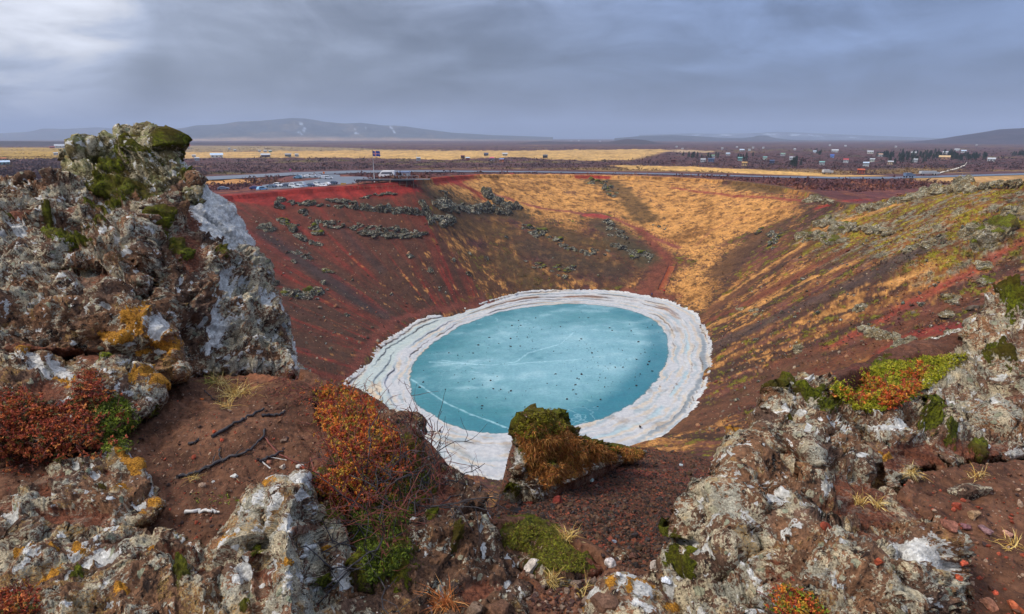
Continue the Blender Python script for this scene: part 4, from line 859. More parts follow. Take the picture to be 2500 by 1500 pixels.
    fl = t.math('MULTIPLY', t.step(t.math('ADD', t.noise(wp, 11*scale, 5, 0.62), t.math('MULTIPLY', t.math('SUBTRACT', lr, 0.5), 0.09)), 0.632, 0.648), inv)
    wq = t.math('MAXIMUM', wq, fl)
    c = t.mix(wq, c, t.mix(t.step(n3, 0.35, 0.65), srgb(188, 185, 178), srgb(232, 230, 224)))
    # moss
    mq = t.step(t.math('ADD', g_, t.math('MULTIPLY', t.math('SUBTRACT', n4, 0.5), 1.1)), 0.47, 0.56)
    mc = t.mix(t.step(sp, 0.36, 0.64), srgb(58, 58, 14), srgb(134, 140, 26))
    mc = t.mix(t.step(n1, 0.42, 0.6), mc, srgb(92, 80, 22))
    c = t.mix(mq, c, mc)
    t.put(b.inputs['Base Color'], c); b.inputs['Roughness'].default_value = 0.88
    b.inputs['Specular IOR Level'].default_value = 0.22
    c = t.mix(1.0, c, t.mix(t.step(t.noise(p, 18*scale, 4, 0.7), 0.35, 0.65), (0.74, 0.73, 0.72), (1.22, 1.22, 1.22)), 'MULTIPLY'); t.put(b.inputs['Base Color'], c)
    h = t.math('ADD', t.math('MULTIPLY', n2, 0.9), t.math('MULTIPLY', n3, 0.35))
    h = t.math('ADD', h, t.math('MULTIPLY', sp, 0.4)); h = t.math('SUBTRACT', h, t.math('MULTIPLY', pit, 0.5)); h = t.math('SUBTRACT', h, t.math('MULTIPLY', pv, 0.3)); h = t.math('ADD', h, t.math('MULTIPLY', ro, 0.12))
    h = t.math('ADD', h, t.math('MULTIPLY', mq, t.math('MULTIPLY', sp, 0.9)))
    bump(t, b, h, 0.036/scale, 1.0)
    return m
M_ROCK = rock_mat(base=(106, 82, 68), dark=(42, 32, 28), warm=(132, 96, 70), lich=(190, 188, 172))
M_CRAG = rock_mat('lichened_crag', base=(98, 86, 60), dark=(44, 38, 28), warm=(116, 102, 66), lich=(158, 158, 108))

def blobs(X, Y, L):
    m = np.zeros(X.shape)
    for q in L:
        cx, cy, rx, ry = q[:4]; a = rad(q[4]) if len(q) > 4 else 0.0
        dx = X-cx; dy = Y-cy; u = (dx*math.cos(a)+dy*math.sin(a))/rx; v = (-dx*math.sin(a)+dy*math.cos(a))/ry
        m = np.maximum(m, 1-0.5*np.hypot(u, v))
    return np.clip(m, 0, 1)
def relief(name, label, cat, poly, dpts, thick=0.5, step=2.6, curl=0.35, cw=60, rough=1.0, edge=7, seed=0, white=(), moss=(), orange=(), soil=(), lich=0.5, tone=0.5, ochre=0.3, mat=None, group=None, kind=None, knob=0.0, layer=None, crease=()):
    poly = np.array(poly, float); x0, y0 = poly.min(0)-12; x1, y1 = poly.max(0)+12
    X, Y = np.meshgrid(np.arange(x0, x1, step), np.arange(y0, y1, step))
    S3 = np.stack([X/90., Y/90., np.full(X.shape, seed*3.1)], -1)
    wx = fbm(S3, 2.2, 5, 0.62, 1)*edge*2.2; wy = fbm(S3, 2.2, 5, 0.62, 2)*edge*2.2
    ins = inpoly(X+wx, Y+wy, poly); dist = segdist(X+wx, Y+wy, poly)
    dp = np.array(dpts, float); sc_ = 300.0
    T = tps_fit(dp[:, :2]/sc_, dp[:, 2], 0.02); D = tps_eval(T, X/sc_, Y/sc_)
    for (pts, dep, wid) in crease:
        d_, _ = segdist(X, Y, np.array(pts, float), closed=False, along=True); D = D+dep*np.exp(-(d_/wid)**2)
    e = np.clip(dist/cw, 0, 1)
    Df = D+curl*(1-np.sqrt(np.clip(1-(1-e)**2, 0, 1)))
    P = unproj(X, Y, Df)
    du = np.gradient(P, axis=1); dv = np.gradient(P, axis=0); N = np.cross(dv, du); N /= np.linalg.norm(N, axis=-1)[..., None]+1e-9
    Q = P+seed*5.3
    Qw = Q+0.07*np.stack([fbm(Q, 2.2, 3, 0.5, 5+k) for k in range(3)], -1)
    if layer is not None:                                  # bedded lava: stretch the pattern along the beds
        ax = np.array(layer, float); ax /= np.linalg.norm(ax); pr = (Qw@ax)[..., None]*ax; Qw = Qw-pr*0.72
    h = 0.105*fbm(Qw, 1.6, 3, 0.5, 11)+0.07*fbm(Qw, 3.6, 4, 0.55, 12, ridged=True)
    w, wid_ = worley(Qw, 4.5, seed); h += 0.055*(0.55-w)
    w2, _ = worley(Qw, 11.0, seed+1); h += (0.018+0.03*knob)*(0.5-w2)
    h += 0.030*fbm(Qw, 12, 4, 0.62, 13)+0.010*fbm(Q, 45, 3, 0.6, 14)
    w3_, id3 = worley(Qw, 2.6, seed+2); h += 0.10*(id3-0.5); w4_, id4 = worley(Qw+0.05*fbm(Q, 9, 2, 0.5, 17)[..., None], 7.0, seed+3); h += 0.034*(id4-0.5); w5_, id5 = worley(Qw+0.02*fbm(Q, 20, 2, 0.5, 27)[..., None], 17.0, seed+4); h += 0.015*(id5-0.5)
    h += 0.018*fbm(Q, 22, 4, 0.7, 19, ridged=True)
    pit = sstep(w2, 0.35, 0.12)*sstep(fbm(Q, 2.5, 2, 0.5, 15), 0.05, 0.3); h -= 0.035*pit
    wm = blobs(X+wx, Y+wy, white); mm = blobs(X+wx*1.5, Y+wy*1.5, moss); so = blobs(X+wx, Y+wy, soil)
    soft = 1-0.75*sstep(so, 0.4, 0.6); hh = h*rough*soft*(1-0.55*sstep(wm, 0.4, 0.6))
    hh = hh+0.035*sstep(mm, 0.42, 0.6)*(1+0.8*fbm(Q, 16, 3, 0.6, 16))
    fade = sstep(dist, 0, 22)*0.75+0.25
    P = P+N*(hh*fade*np.mean(dp[:, 2])/3.0)[..., None]
    B = unproj(X, Y, Df+thick*np.sqrt(np.clip(1-(1-e)**2, 0, 1))+0.01)
    n, m = X.shape; idx = np.arange(n*m).reshape(n, m)
    ok = ins[:-1, :-1] & ins[:-1, 1:] & ins[1:, 1:] & ins[1:, :-1]
    Fq = np.stack([idx[:-1, :-1], idx[1:, :-1], idx[1:, 1:], idx[:-1, 1:]], -1)[ok]
    bF = Fq[:, ::-1]+n*m
    ed = np.concatenate([Fq[:, [0, 1]], Fq[:, [1, 2]], Fq[:, [2, 3]], Fq[:, [3, 0]]])
    key = np.sort(ed, 1); _, inv, cnt = np.unique(key[:, 0].astype(np.int64)*(n*m)+key[:, 1], return_inverse=True, return_counts=True)
    be = ed[cnt[inv] == 1]
    side = np.stack([be[:, 1], be[:, 0], be[:, 0]+n*m, be[:, 1]+n*m], -1)
    V = np.concatenate([P.reshape(-1, 3), B.reshape(-1, 3)]); F = np.concatenate([Fq, bF, side])
    cavity = np.clip(0.5+tone-0.5+fbm(Qw, 2.0, 3, 0.5, 18)*0.5, 0, 1)
    M = np.stack([wm, mm, blobs(X+wx, Y+wy, orange), so], -1).reshape(-1, 4)
    la = np.asarray(lich(X, Y) if callable(lich) else np.full(X.shape, lich))
    L = np.stack([la, cavity, np.full(X.shape, ochre), np.ones(X.shape)], -1).reshape(-1, 4)
    u, inv2 = np.unique(F, return_inverse=True)
    M2 = np.concatenate([M, M])[u]; L2 = np.concatenate([L, L])[u]; V2 = V[u]
    org = np.array([V2[:, 0].mean(), V2[:, 1].mean(), V2[:, 2].min()])
    o = np_mesh(name, V2, inv2.reshape(F.shape), mat or M_ROCK, {'M': M2, 'L': L2}, origin=org)
    return tag(o, label, cat, group, kind)

for a_, k_ in ROCKS:
    if k_.get('mat') == 'crag': k_['mat'] = M_CRAG
    relief(*a_, **k_)
# ------------------------------------------------------------------ plants, sticks and stones round the viewpoint
bpy.context.view_layer.update()
DG = bpy.context.evaluated_depsgraph_get()
RND = np.random.RandomState(11)
def cast(px, py):
    d = pdir(px, py); d = d/np.linalg.norm(d)
    ok, loc, nor, idx, ob, _ = sc.ray_cast(DG, Vector(C0), Vector(d))
    if not ok: return None
    return np.array(loc), np.array(nor)
def scatter_px(poly, n, keep=None):
    poly = np.array(poly, float); P = []; N = []; Q = []
    x0, y0 = poly.min(0); x1, y1 = poly.max(0); tries = 0
    while len(P) < n and tries < 12:
        tries += 1
        X = RND.uniform(x0, x1, n*2); Y = RND.uniform(y0, y1, n*2); m = inpoly(X, Y, poly)
        if keep is not None: m &= keep(X, Y)
        for a, b in zip(X[m], Y[m]):
            h = cast(a, b)
            if h is None or np.linalg.norm(h[0]-C0) > 16: continue
            P.append(h[0]); N.append(h[1]); Q.append((a, b))
            if len(P) >= n: break
    return np.array(P), np.array(N), np.array(Q)
def clump(px, scale, thr, seed):
    return lambda X, Y: fbm2(X/100., Y/100., scale, 4, 0.6, seed) > thr
OCTV = np.array([(1,0,0),(-1,0,0),(0,1,0),(0,-1,0),(0,0,1),(0,0,-1)], float)
OCTF = np.array([(0,2,4),(2,1,4),(1,3,4),(3,0,4),(2,0,5),(1,2,5),(3,1,5),(0,3,5)])
def leaf_mesh(P, N, k, size, height, cols, spread=1.0, flat=0.45, jitter=0.35):
    """k small leaves round each stem tip; returns verts, faces, colours"""
    n = len(P); T = P+N*(height*RND.uniform(0.15, 1, n)[:, None])+RND.normal(size=(n, 3))*height*0.25
    T = np.repeat(T, k, 0); m = n*k
    dirs = RND.normal(size=(m, 3))+np.repeat(N, k, 0)*0.7; dirs /= np.linalg.norm(dirs, axis=1)[:, None]
    s = size*RND.uniform(0.6, 1.3, m)[:, None]
    u = dirs; v = np.cross(u, RND.normal(size=(m, 3))); v /= np.linalg.norm(v, axis=1)[:, None]; w = np.cross(u, v)
    cen = T+dirs*s*spread
    V = cen[:, None]+(OCTV[None, :, 0:1]*u[:, None]*s[:, None]+OCTV[None, :, 1:2]*v[:, None]*s[:, None]*flat+OCTV[None, :, 2:3]*w[:, None]*s[:, None]*flat*0.6)
    F = (OCTF[None]+np.arange(m)[:, None, None]*6).reshape(-1, 3)
    cols = np.asarray(cols); cc = cols[RND.randint(0, len(cols), n)]; cc = np.repeat(cc, k, 0)*RND.uniform(1-jitter, 1+jitter, (m, 1)); cc = np.repeat(cc, 6, 0)
    return V.reshape(-1, 3), F, np.clip(cc, 0, 1)
def blade_mesh(P, N, k, length, width, cols, lean=0.7, droop=0.35):
    n = len(P); m = n*k; B = np.repeat(P, k, 0)+RND.normal(size=(m, 3))*length*0.08
    d = np.repeat(N, k, 0)*0.6+np.array([0, 0, 0.5])+RND.normal(size=(m, 3))*lean; d /= np.linalg.norm(d, axis=1)[:, None]
    L = length*RND.uniform(0.5, 1.2, m)[:, None]; sd = np.cross(d, RND.normal(size=(m, 3))); sd /= np.linalg.norm(sd, axis=1)[:, None]; W = sd*width*RND.uniform(0.6, 1.2, m)[:, None]
    bend = np.array([0, 0, -1.0])*droop*L
    p1 = B+d*L*0.5+bend*0.2; p2 = B+d*L+bend
    V = np.stack([B-W, B+W, p1+W*0.8, p1-W*0.8, p2], 1).reshape(-1, 3); o = np.arange(m)[:, None]*5
    F4 = o+np.array([[0, 1, 2, 3]]); F3 = o+np.array([[3, 2, 4]])
    cols = np.asarray(cols); cc = np.repeat(cols[RND.randint(0, len(cols), m)]*RND.uniform(0.7, 1.25, (m, 1)), 5, 0)
    return V, [F4, F3], np.clip(cc, 0, 1)
def tube(pts, r0, r1, sides=6):
    pts = np.array(pts, float); n = len(pts); t = np.gradient(pts, axis=0); t /= np.linalg.norm(t, axis=1)[:, None]+1e-9
    a = np.cross(t, np.array([0.13, 0.21, 0.97])); a /= np.linalg.norm(a, axis=1)[:, None]+1e-9; b = np.cross(t, a)
    r = np.linspace(r0, r1, n)*(1+0.2*RND.normal(size=n)*0.5); an = np.linspace(0, 2*np.pi, sides, endpoint=False)
    V = (pts[:, None]+(a[:, None]*np.cos(an)[None, :, None]+b[:, None]*np.sin(an)[None, :, None])*r[:, None, None]).reshape(-1, 3)
    i = np.arange(n*sides).reshape(n, sides); F = np.stack([i[:-1], i[1:], np.roll(i[1:], -1, 1), np.roll(i[:-1], -1, 1)], -1).reshape(-1, 4)
    V = np.vstack([V, pts[0]-t[0]*r0*0.4, pts[-1]+t[-1]*r1*0.6]); k = n*sides
    tri = [(k, (j+1) % sides, j) for j in range(sides)]+[(k+1, (n-1)*sides+j, (n-1)*sides+(j+1) % sides) for j in range(sides)]
    return V, F, np.array(tri)
def join(parts):
    V = []; F4 = []; F3 = []; C = []; o = 0
    for p in parts:
        V.append(p[0]); fs = p[1] if isinstance(p[1], list) else [p[1]]
        for f in fs: (F4 if f.shape[1] == 4 else F3).append(f+o)
        if len(p) > 2 and p[2] is not None: C.append(p[2])
        o += len(p[0])
    F = []
    if F4: F.append(np.concatenate(F4))
    if F3: F.append(np.concatenate(F3))
    return np.concatenate(V), F, (np.concatenate(C) if C else None)
def leaf_mat(name, rough=0.6):
    m, t, b = new_mat(name); t.put(b.inputs['Base Color'], t.attr('Col')); b.inputs['Roughness'].default_value = rough
    b.inputs['Specular IOR Level'].default_value = 0.3
    return m
M_LEAF = leaf_mat('leaf'); M_BLADE = leaf_mat('dry_blade', 0.7)
M_TWIG = simple('red_twig', srgb(112, 62, 52), 0.7, var=0.4, scale=30)
M_CHAR = simple('charred_wood', srgb(58, 54, 56), 0.6, var=0.5, scale=40)
M_PALE = simple('bleached_wood', srgb(196, 192, 186), 0.7, var=0.2, scale=60)
RED = [srgb(170,80,46), srgb(184,98,50), srgb(150,66,44), srgb(132,54,40), srgb(190,118,56), srgb(172,86,52), srgb(104,60,40), srgb(96,84,36)]
ORA = [srgb(190,92,40), srgb(206,116,44), srgb(168,72,38), srgb(200,140,48), srgb(156,64,42), srgb(170,136,44), srgb(120,104,36), srgb(136,62,38)]
GRN = [srgb(92,106,26), srgb(122,136,36), srgb(70,84,24), srgb(140,148,44), srgb(84,86,28)]
def branchlet(P, N, L, r, segs=6, wander=0.5, lift=0.4):
    d = RND.normal(size=3); d -= N*(d@N); d = d/np.linalg.norm(d)+N*lift; d /= np.linalg.norm(d); pts = [P-N*0.01]
    for k in range(segs):
        d = d+RND.normal(size=3)*wander*0.5-N*0.10*(k > segs/2); d /= np.linalg.norm(d); pts.append(pts[-1]+d*L/segs)
    return pts
def twig_mesh(P, N, L, r, forks=2, **kw):
    parts = []
    for p, n in zip(P, N):
        l = L*RND.uniform(0.5, 1.3); pts = branchlet(p, n, l, r, **kw); v, f, t_ = tube(pts, r, r*0.45, 5); parts.append((v, [f, t_]))
        for _ in range(forks):
            q = pts[RND.randint(2, len(pts)-1)]; b = branchlet(q, n, l*0.45, r*0.6, 4, 0.6, 0.5); v, f, t_ = tube(b, r*0.55, r*0.25, 4); parts.append((v, [f, t_]))
    V, F, _ = join(parts); return V, F
def plant(name, label, cat, base, parts, group=None):
    e = empty(name, base, label=label, cat=cat, group=group)
    for nm, (V, F, C), mat in parts:
        o = np_mesh(nm, V, F, mat, {'Col': C} if C is not None else None, smooth=False, origin=base); o.location = (0, 0, 0); o.parent = e
    return e
def shrub(label, poly, n, cols, size, height, k=6, twigs=60, tl=0.12, name='creeping_shrub', cat='shrub', keep=None, tw_r=0.0022, extra=None):
    P, N, Q = scatter_px(poly, n, keep)
    L = leaf_mesh(P, N, k, size, height, cols)
    i = RND.choice(len(P), min(twigs, len(P)), replace=False); V, F = twig_mesh(P[i], N[i], tl, tw_r)
    parts = [('leaves', L, M_LEAF), ('twigs', (V, F, None), M_TWIG)]
    if extra: parts += extra
    return plant(name, label, cat, P.mean(0), parts)
shrub('red leaved creeping shrub spreading below the white lichened ledge at left', [(-30,975),(60,968),(120,990),(180,975),(215,925),(240,940),(270,985),(330,995),(338,1060),(325,1085),(250,1095),(240,1120),(190,1130),(140,1120),(60,1165),(-30,1150)], 3200, RED, 0.0085, 0.05, twigs=110, tl=0.13,
      keep=lambda X, Y: (fbm2(X/100., Y/100., 1.6, 3, 0.6, 71) > -0.16) & ~((X > 232) & (Y > 985) & (fbm2(X/60., Y/60., 1.6, 3, 0.6, 72) > -0.2)))
shrub('orange and gold leaved dwarf shrub on the shoulder above the frozen lake', [(700,935),(800,935),(850,945),(900,970),(950,1010),(970,1050),(1005,1095),(990,1150),(950,1210),(900,1260),(830,1240),(770,1200),(740,1150),(760,1120),(740,1060),(750,1000)], 3000, ORA, 0.0088, 0.05, twigs=220, tl=0.22, keep=lambda X, Y: fbm2(X/100., Y/100., 3.0, 4, 0.65, 73)+0.55*(1-segdist(X, Y, [(740,945),(810,965),(860,1010),(885,1070),(925,1105),(900,1170),(840,1200)], closed=False)/75.) > 0.12)
shrub('thin red branched heath on the soil edge beside the dark block', [(640,935),(700,925),(770,945),(800,975),(790,1010),(740,990),(680,975)], 330, RED, 0.006, 0.03, k=4, twigs=60, tl=0.2, name='heath')
shrub('small rusty bush on the bottom edge at right', [(1900,1440),(1930,1425),(1985,1450),(2000,1500),(1890,1500)], 330, ORA+GRN[:2], 0.006, 0.035, twigs=20, tl=0.08)
shrub('small scarlet bush in the bottom left corner', [(0,1455),(40,1440),(80,1450),(85,1500),(0,1500)], 300, RED, 0.0065, 0.035, twigs=20, tl=0.08)
shrub('red leafed sprig growing up past the ledge', [(200,905),(230,900),(250,960),(225,975)], 130, RED, 0.007, 0.03, twigs=12, tl=0.08, name='shrub_sprig')
# moss: low green growth on soil and rock
def moss(label, poly, n, cols, size=0.0045, height=0.012, k=5, keep=None, name='moss', spread=1.0):
    P, N, Q = scatter_px(poly, n, keep); V, F, C = leaf_mesh(P, N, k, size, height, cols, spread)
    o = np_mesh(name, V, F, M_LEAF, {'Col': C}, smooth=False, origin=P.mean(0)); return tag(o, label, 'moss', kind='stuff')
moss('green moss cushion inside the red shrub at left', [(225,985),(250,972),(290,968),(320,990),(336,1040),(332,1085),(300,1105),(262,1100),(235,1060),(222,1020)], 2200, GRN, 0.0055, 0.03, keep=lambda X, Y: fbm2(X/60., Y/60., 1.6, 3, 0.6, 72) > -0.3)
moss('dark green moss on the shrubby ridge', [(850,1215),(930,1190),(1000,1110),(1060,1150),(1050,1220),(1000,1260),(1000,1340),(960,1400),(900,1420),(870,1330)], 5200, GRN[:3]+[srgb(60,66,26)], 0.0042, 0.018, keep=clump(0, 1.6, -0.1, 74))
moss('bright moss strip across the soil patch', [(440,1205),(500,1198),(560,1205),(595,1222),(560,1232),(480,1228)], 420, GRN, 0.004, 0.012, keep=clump(0, 3, 0.0, 75))
moss('short bright moss shoots on the bank right of the dark ridge', [(1205,1285),(1240,1278),(1300,1285),(1350,1300),(1390,1340),(1430,1370),(1420,1400),(1340,1390),(1290,1350),(1240,1340)], 4200, [srgb(112,112,30), srgb(134,132,38), srgb(84,82,24), srgb(98,76,34)], 0.0044, 0.014, keep=clump(0, 2.0, -0.12, 76))
moss('yellow green moss on the hummock behind the right outcrop', [(2035,950),(2100,905),(2170,888),(2240,876),(2360,864),(2300,925),(2240,960),(2150,1005),(2080,1000)], 5200, [srgb(150,150,30), srgb(176,170,44), srgb(112,120,26), srgb(132,122,30)], 0.008, 0.03, keep=clump(0, 1.1, -0.22, 77))
P, N, Q = scatter_px([(2040,955),(2110,925),(2180,905),(2260,890),(2250,945),(2200,975),(2150,1005),(2090,995)], 1500, clump(0, 2.2, -0.02, 78))
plant('heath', 'rusty orange heath growing through the yellow green hummock', 'shrub', P.mean(0), [('leaves', leaf_mesh(P, N, 5, 0.010, 0.06, ORA), M_LEAF), ('twigs', (*twig_mesh(P[:50], N[:50], 0.14, 0.003), None), M_TWIG)])
moss('moss on top of the grassy lava stack', [(1258,1050),(1300,1015),(1345,1005),(1385,1045),(1350,1060),(1280,1065)], 1700, [srgb(134,128,28), srgb(104,98,24), srgb(88,74,24)], 0.014, 0.04)
# bare dark branches tangled on the ridge
for k, (lab, poly, n, L, mat) in enumerate((
    ('tangle of dark bare branches over the mossy side of the ridge', [(850,1200),(950,1130),(1060,1130),(1130,1190),(1080,1240),(1000,1290),(960,1380),(880,1400),(860,1300)], 60, 0.42, M_CHAR),
    ('tangle of thin reddish branches hanging over the ridge', [(800,1150),(900,1120),(1010,1080),(1100,1160),(1060,1280),(960,1350),(860,1360)], 110, 0.30, M_TWIG))):
    P, N, Q = scatter_px(poly, n); V, F = twig_mesh(P, N, L, 0.0034 if k == 0 else 0.0022, 3, segs=8, wander=0.65, lift=0.35)
    o = np_mesh('branch_tangle', V, F, mat, smooth=True, origin=P.mean(0)); tag(o, lab, 'branches')
def stick(pts, r, label, mat, name='charred_stick', group='sticks lying on the soil', lift=0.008, forks=0):
    q = np.array(pts, float); t = np.linspace(0, len(q)-1, len(q)*5); W2 = []
    for a, b in zip(np.interp(t, np.arange(len(q)), q[:, 0]), np.interp(t, np.arange(len(q)), q[:, 1])):
        h = cast(a, b)
        if h is not None: W2.append(h[0]+np.array([0, 0, 1.0])*r*0.9)
    W2 = np.array(W2); z_ = W2[:, 2].copy(); W2[1:-1, 2] = np.maximum(z_[1:-1], (z_[:-2]+z_[2:])/2)
    W2[1:-1] += RND.normal(size=(len(W2)-2, 3))*r*0.35
    parts = []; v, f, g = tube(W2, r, r*0.55, 8); parts.append((v, [f, g]))
    for _ in range(forks):
        q = W2[RND.randint(2, len(W2)-2)]; b = branchlet(q, np.array([0, 0, 1.]), 0.07, r*0.4, 4, 0.5, 0.2); v, f, g = tube(b, r*0.4, r*0.2, 5); parts.append((v, [f, g]))
    V, F, _ = join(parts); o = np_mesh(name, V, F, mat, origin=W2[0]); tag(o, label, 'stick', group)
stick([(518,1070),(560,1044),(605,1020),(645,1000)], 0.010, 'straight charred stick pointing up towards the grass tufts', M_CHAR)
stick([(433,1168),(475,1158),(512,1142),(560,1118),(605,1108),(638,1075),(648,1050)], 0.009, 'long crooked charred stick, the longest one on the soil patch', M_CHAR, forks=4)
stick([(640,1018),(665,1016),(685,1015),(697,1006)], 0.009, 'short charred stick with a bent end, right of the straight one', M_CHAR)
stick([(462,1086),(474,1084),(484,1079)], 0.009, 'tiny charred stump between the two long sticks', M_CHAR)
stick([(634,1130),(660,1118),(692,1105)], 0.008, 'grey brown stick above the white pebbles', M_CHAR)
stick([(538,1095),(535,1112),(545,1130)], 0.005, 'thin curved twig crossing the middle of the soil patch', M_CHAR)
stick([(645,1070),(680,1110),(720,1130),(770,1155),(800,1170)], 0.005, 'long thin reddish twig running right to the orange shrub', M_TWIG, forks=3)
stick([(452,1254),(485,1250),(515,1252),(536,1254)], 0.009, 'bleached white stick lying near the pale pinnacle', M_PALE, 'bleached_stick')
stick([(500,955),(520,975),(545,985)], 0.004, 'thin dark twig beside the golden grass tufts', M_CHAR)
stick([(660,1145),(640,1130),(655,1118),(700,1125)], 0.0035, 'pale forked twig just above the white pebbles', M_PALE, 'bleached_stick')
stick([(1075,1235),(1100,1215),(1130,1210)], 0.004, 'bare twig on top of the dark ridge', M_CHAR)
# a bare upright sprig seen against the ice, and others on the edge
for q, L_, lab in (((1078,1150), 0.32, 'bare upright sprig seen against the white shore ice'), ((1020,1065), 0.2, 'bare forked twig on the dark knob by the ice')):
    h = cast(q[0]-6, q[1]+14)
    if h is None: continue
    parts = []
    up = np.array([0.0, 0, 1.0]); pts = [h[0]+up*L_*t+np.array([-0.12*t*L_+0.01*math.sin(9*t), 0, 0]) for t in np.linspace(-0.1, 1, 9)]
    v, f, g = tube(pts, 0.0045, 0.002, 5); parts.append((v, [f, g]))
    for k in range(7):
        i = RND.randint(2, 8); b = branchlet(pts[i], np.array([0, 0, 1.0]), L_*0.35, 0.002, 4, 0.4, 1.0); v, f, g = tube(b, 0.0025, 0.001, 4); parts.append((v, [f, g]))
    V, F, _ = join(parts); o = np_mesh('bare_sprig', V, F, M_TWIG, origin=h[0]); tag(o, lab, 'twig')
# dry grass
STRAW = [srgb(214,184,110), srgb(196,160,84), srgb(226,204,140), srgb(176,138,70)]
def tuft(label, px, py, rx, ry, n, L, cols=STRAW, name='grass_tuft', group='dry grass tufts near the viewpoint', w=0.0013, k=12):
    a = RND.uniform(0, 2*np.pi, n); r = np.sqrt(RND.uniform(0, 1, n)); P = []; N = []
    for x_, y_ in zip(px+rx*r*np.cos(a), py+ry*r*np.sin(a)):
        h = cast(x_, y_)
        if h is not None: P.append(h[0]); N.append(h[1])
    P = np.array(P); N = np.array(N); md = np.median(P, 0); kk = np.linalg.norm(P-md, axis=1) < 1.0; P = P[kk]; N = N[kk]
    V, F, C = blade_mesh(P, N, k, L, w, cols); o = np_mesh(name, V, F, M_BLADE, {'Col': C}, smooth=False, origin=P.mean(0)); tag(o, label, 'grass', group)
tuft('golden grass tuft highest on the soil patch, under the dark block', 535, 938, 22, 9, 16, 0.15)
tuft('largest golden grass tuft in the middle of the soil patch', 585, 962, 40, 12, 34, 0.16)
tuft('straggly golden grass tuft just below the largest tuft', 545, 990, 26, 9, 12, 0.11)
tuft('small dry tuft by the left end of the long crooked stick', 470, 1172, 12, 8, 6, 0.08)
tuft('dry star shaped tuft in the middle of the right outcrop soil', 2095, 1228, 12, 8, 5, 0.09, w=0.0018)
tuft('dry star shaped tuft just right of its twin on the right outcrop', 2143, 1232, 9, 8, 4, 0.085, w=0.0018)
tuft('pale dry tuft above the two star shaped tufts', 2222, 1155, 12, 9, 5, 0.09, w=0.0016)
tuft('thin dry tuft near the mossy crack on the right outcrop', 2390, 1170, 20, 10, 8, 0.10)
tuft('dry tuft on the soil at the right edge of the picture', 2470, 1330, 18, 14, 8, 0.10)
tuft('rusty grass tuft at the bottom between ridge and stones', 1085, 1478, 26, 10, 16, 0.13, [srgb(196,120,62), srgb(168,96,50), srgb(206,150,90)])
tuft('small pale tuft among the stones below the moss bank', 1345, 1420, 12, 10, 8, 0.09)
tuft('pale tuft among the stones left of the capped rock', 1420, 1445, 12, 9, 8, 0.09)
tuft('straw coloured tuft at the top of the moss bank', 1385, 1320, 14, 8, 9, 0.12)
tuft('green blades beside the golden tuft under the dark block', 515, 935, 10, 8, 8, 0.12, [srgb(150,150,60), srgb(120,126,50)])
# brown grass hanging from the lava stack and its saddle
P, N, Q = scatter_px([(1262,1060),(1300,1030),(1370,1035),(1410,1068),(1480,1090),(1580,1100),(1560,1122),(1460,1128),(1400,1165),(1330,1190),(1290,1180),(1285,1110)], 3000, lambda X, Y: fbm2(X/100., Y/100., 2.4, 3, 0.6, 81) > -0.22)
V, F, C = blade_mesh(P, N, 7, 0.075, 0.004, [srgb(166,98,44), srgb(196,134,66), srgb(124,76,36), srgb(140,108,40), srgb(178,104,50), srgb(104,68,34), srgb(206,150,84)], 0.9, 0.5)
tag(np_mesh('hanging_grass', V, F, M_BLADE, {'Col': C}, smooth=False, origin=P.mean(0)), 'brown grass hanging over the lava stack in the gully', 'grass', kind='stuff')

# ---- stones
def stone_geo(seed, rough=0.35, sub=2, sq=(1, 1, 0.75), planes=7, cut=(0.45, 0.8)):
    import bmesh
    bm = bmesh.new(); bmesh.ops.create_icosphere(bm, subdivisions=sub, radius=1.0)
    V = np.array([v.co[:] for v in bm.verts]); F = np.array([[v.index for v in f.verts] for f in bm.faces]); bm.free()
    r = np.random.RandomState(seed)
    for _ in range(planes):                                    # chip flat facets off a ball
        n = r.normal(size=3); n /= np.linalg.norm(n); d = V@n; c = r.uniform(*cut); V = V-np.maximum(d-c, 0)[:, None]*n
    V = V*(1+rough*fbm(V, 1.3, 3, 0.6, seed))[:, None]*np.array(sq)
    return V, F
def stone_field(name, label, P, S, cols, subs=1, smooth=False, cat='gravel', sink=0.3):
    protos = [stone_geo(100+i, 0.3, subs) for i in range(6)]; parts = []
    n = len(P); w = RND.randint(0, 6, n); ang = RND.uniform(0, 2*np.pi, n); ti = RND.normal(size=(n, 2))*0.3; col = np.asarray(cols)[RND.randint(0, len(cols), n)]*RND.uniform(0.7, 1.3, (n, 1))
    for g in range(6):
        V, F = protos[g]; m = w == g; k = m.sum()
        if not k: continue
        ca, sa = np.cos(ang[m]), np.sin(ang[m]); X = V[None, :, 0]*ca[:, None]-V[None, :, 1]*sa[:, None]; Y = V[None, :, 0]*sa[:, None]+V[None, :, 1]*ca[:, None]
        Z = V[None, :, 2]+X*ti[m, 0][:, None]+Y*ti[m, 1][:, None]
        W = np.stack([X, Y, Z], -1)*S[m][:, None, None]+P[m][:, None]+np.array([0, 0, 1.0])*(S[m][:, None, None]*sink)
        FF = (F[None]+np.arange(k)[:, None, None]*len(V)).reshape(-1, 3); parts.append((W.reshape(-1, 3), FF, np.repeat(col[m], len(V), 0)))
    V, F, C = join(parts); o = np_mesh(name, V, F, M_STONE, {'Col': np.clip(C, 0, 1)}, smooth=smooth); return tag(o, label, cat, kind='stuff')
M_STONE = vcol_mat('stone', 0.9, bscale=(30., 120.), bd=0.01)
GR_R = [srgb(104,72,54), srgb(120,66,50), srgb(96,78,66), srgb(62,50,44), srgb(48,44,42), srgb(84,64,48), srgb(116,66,48), srgb(56,46,42), srgb(70,62,62), srgb(58,42,36), srgb(98,72,54)]
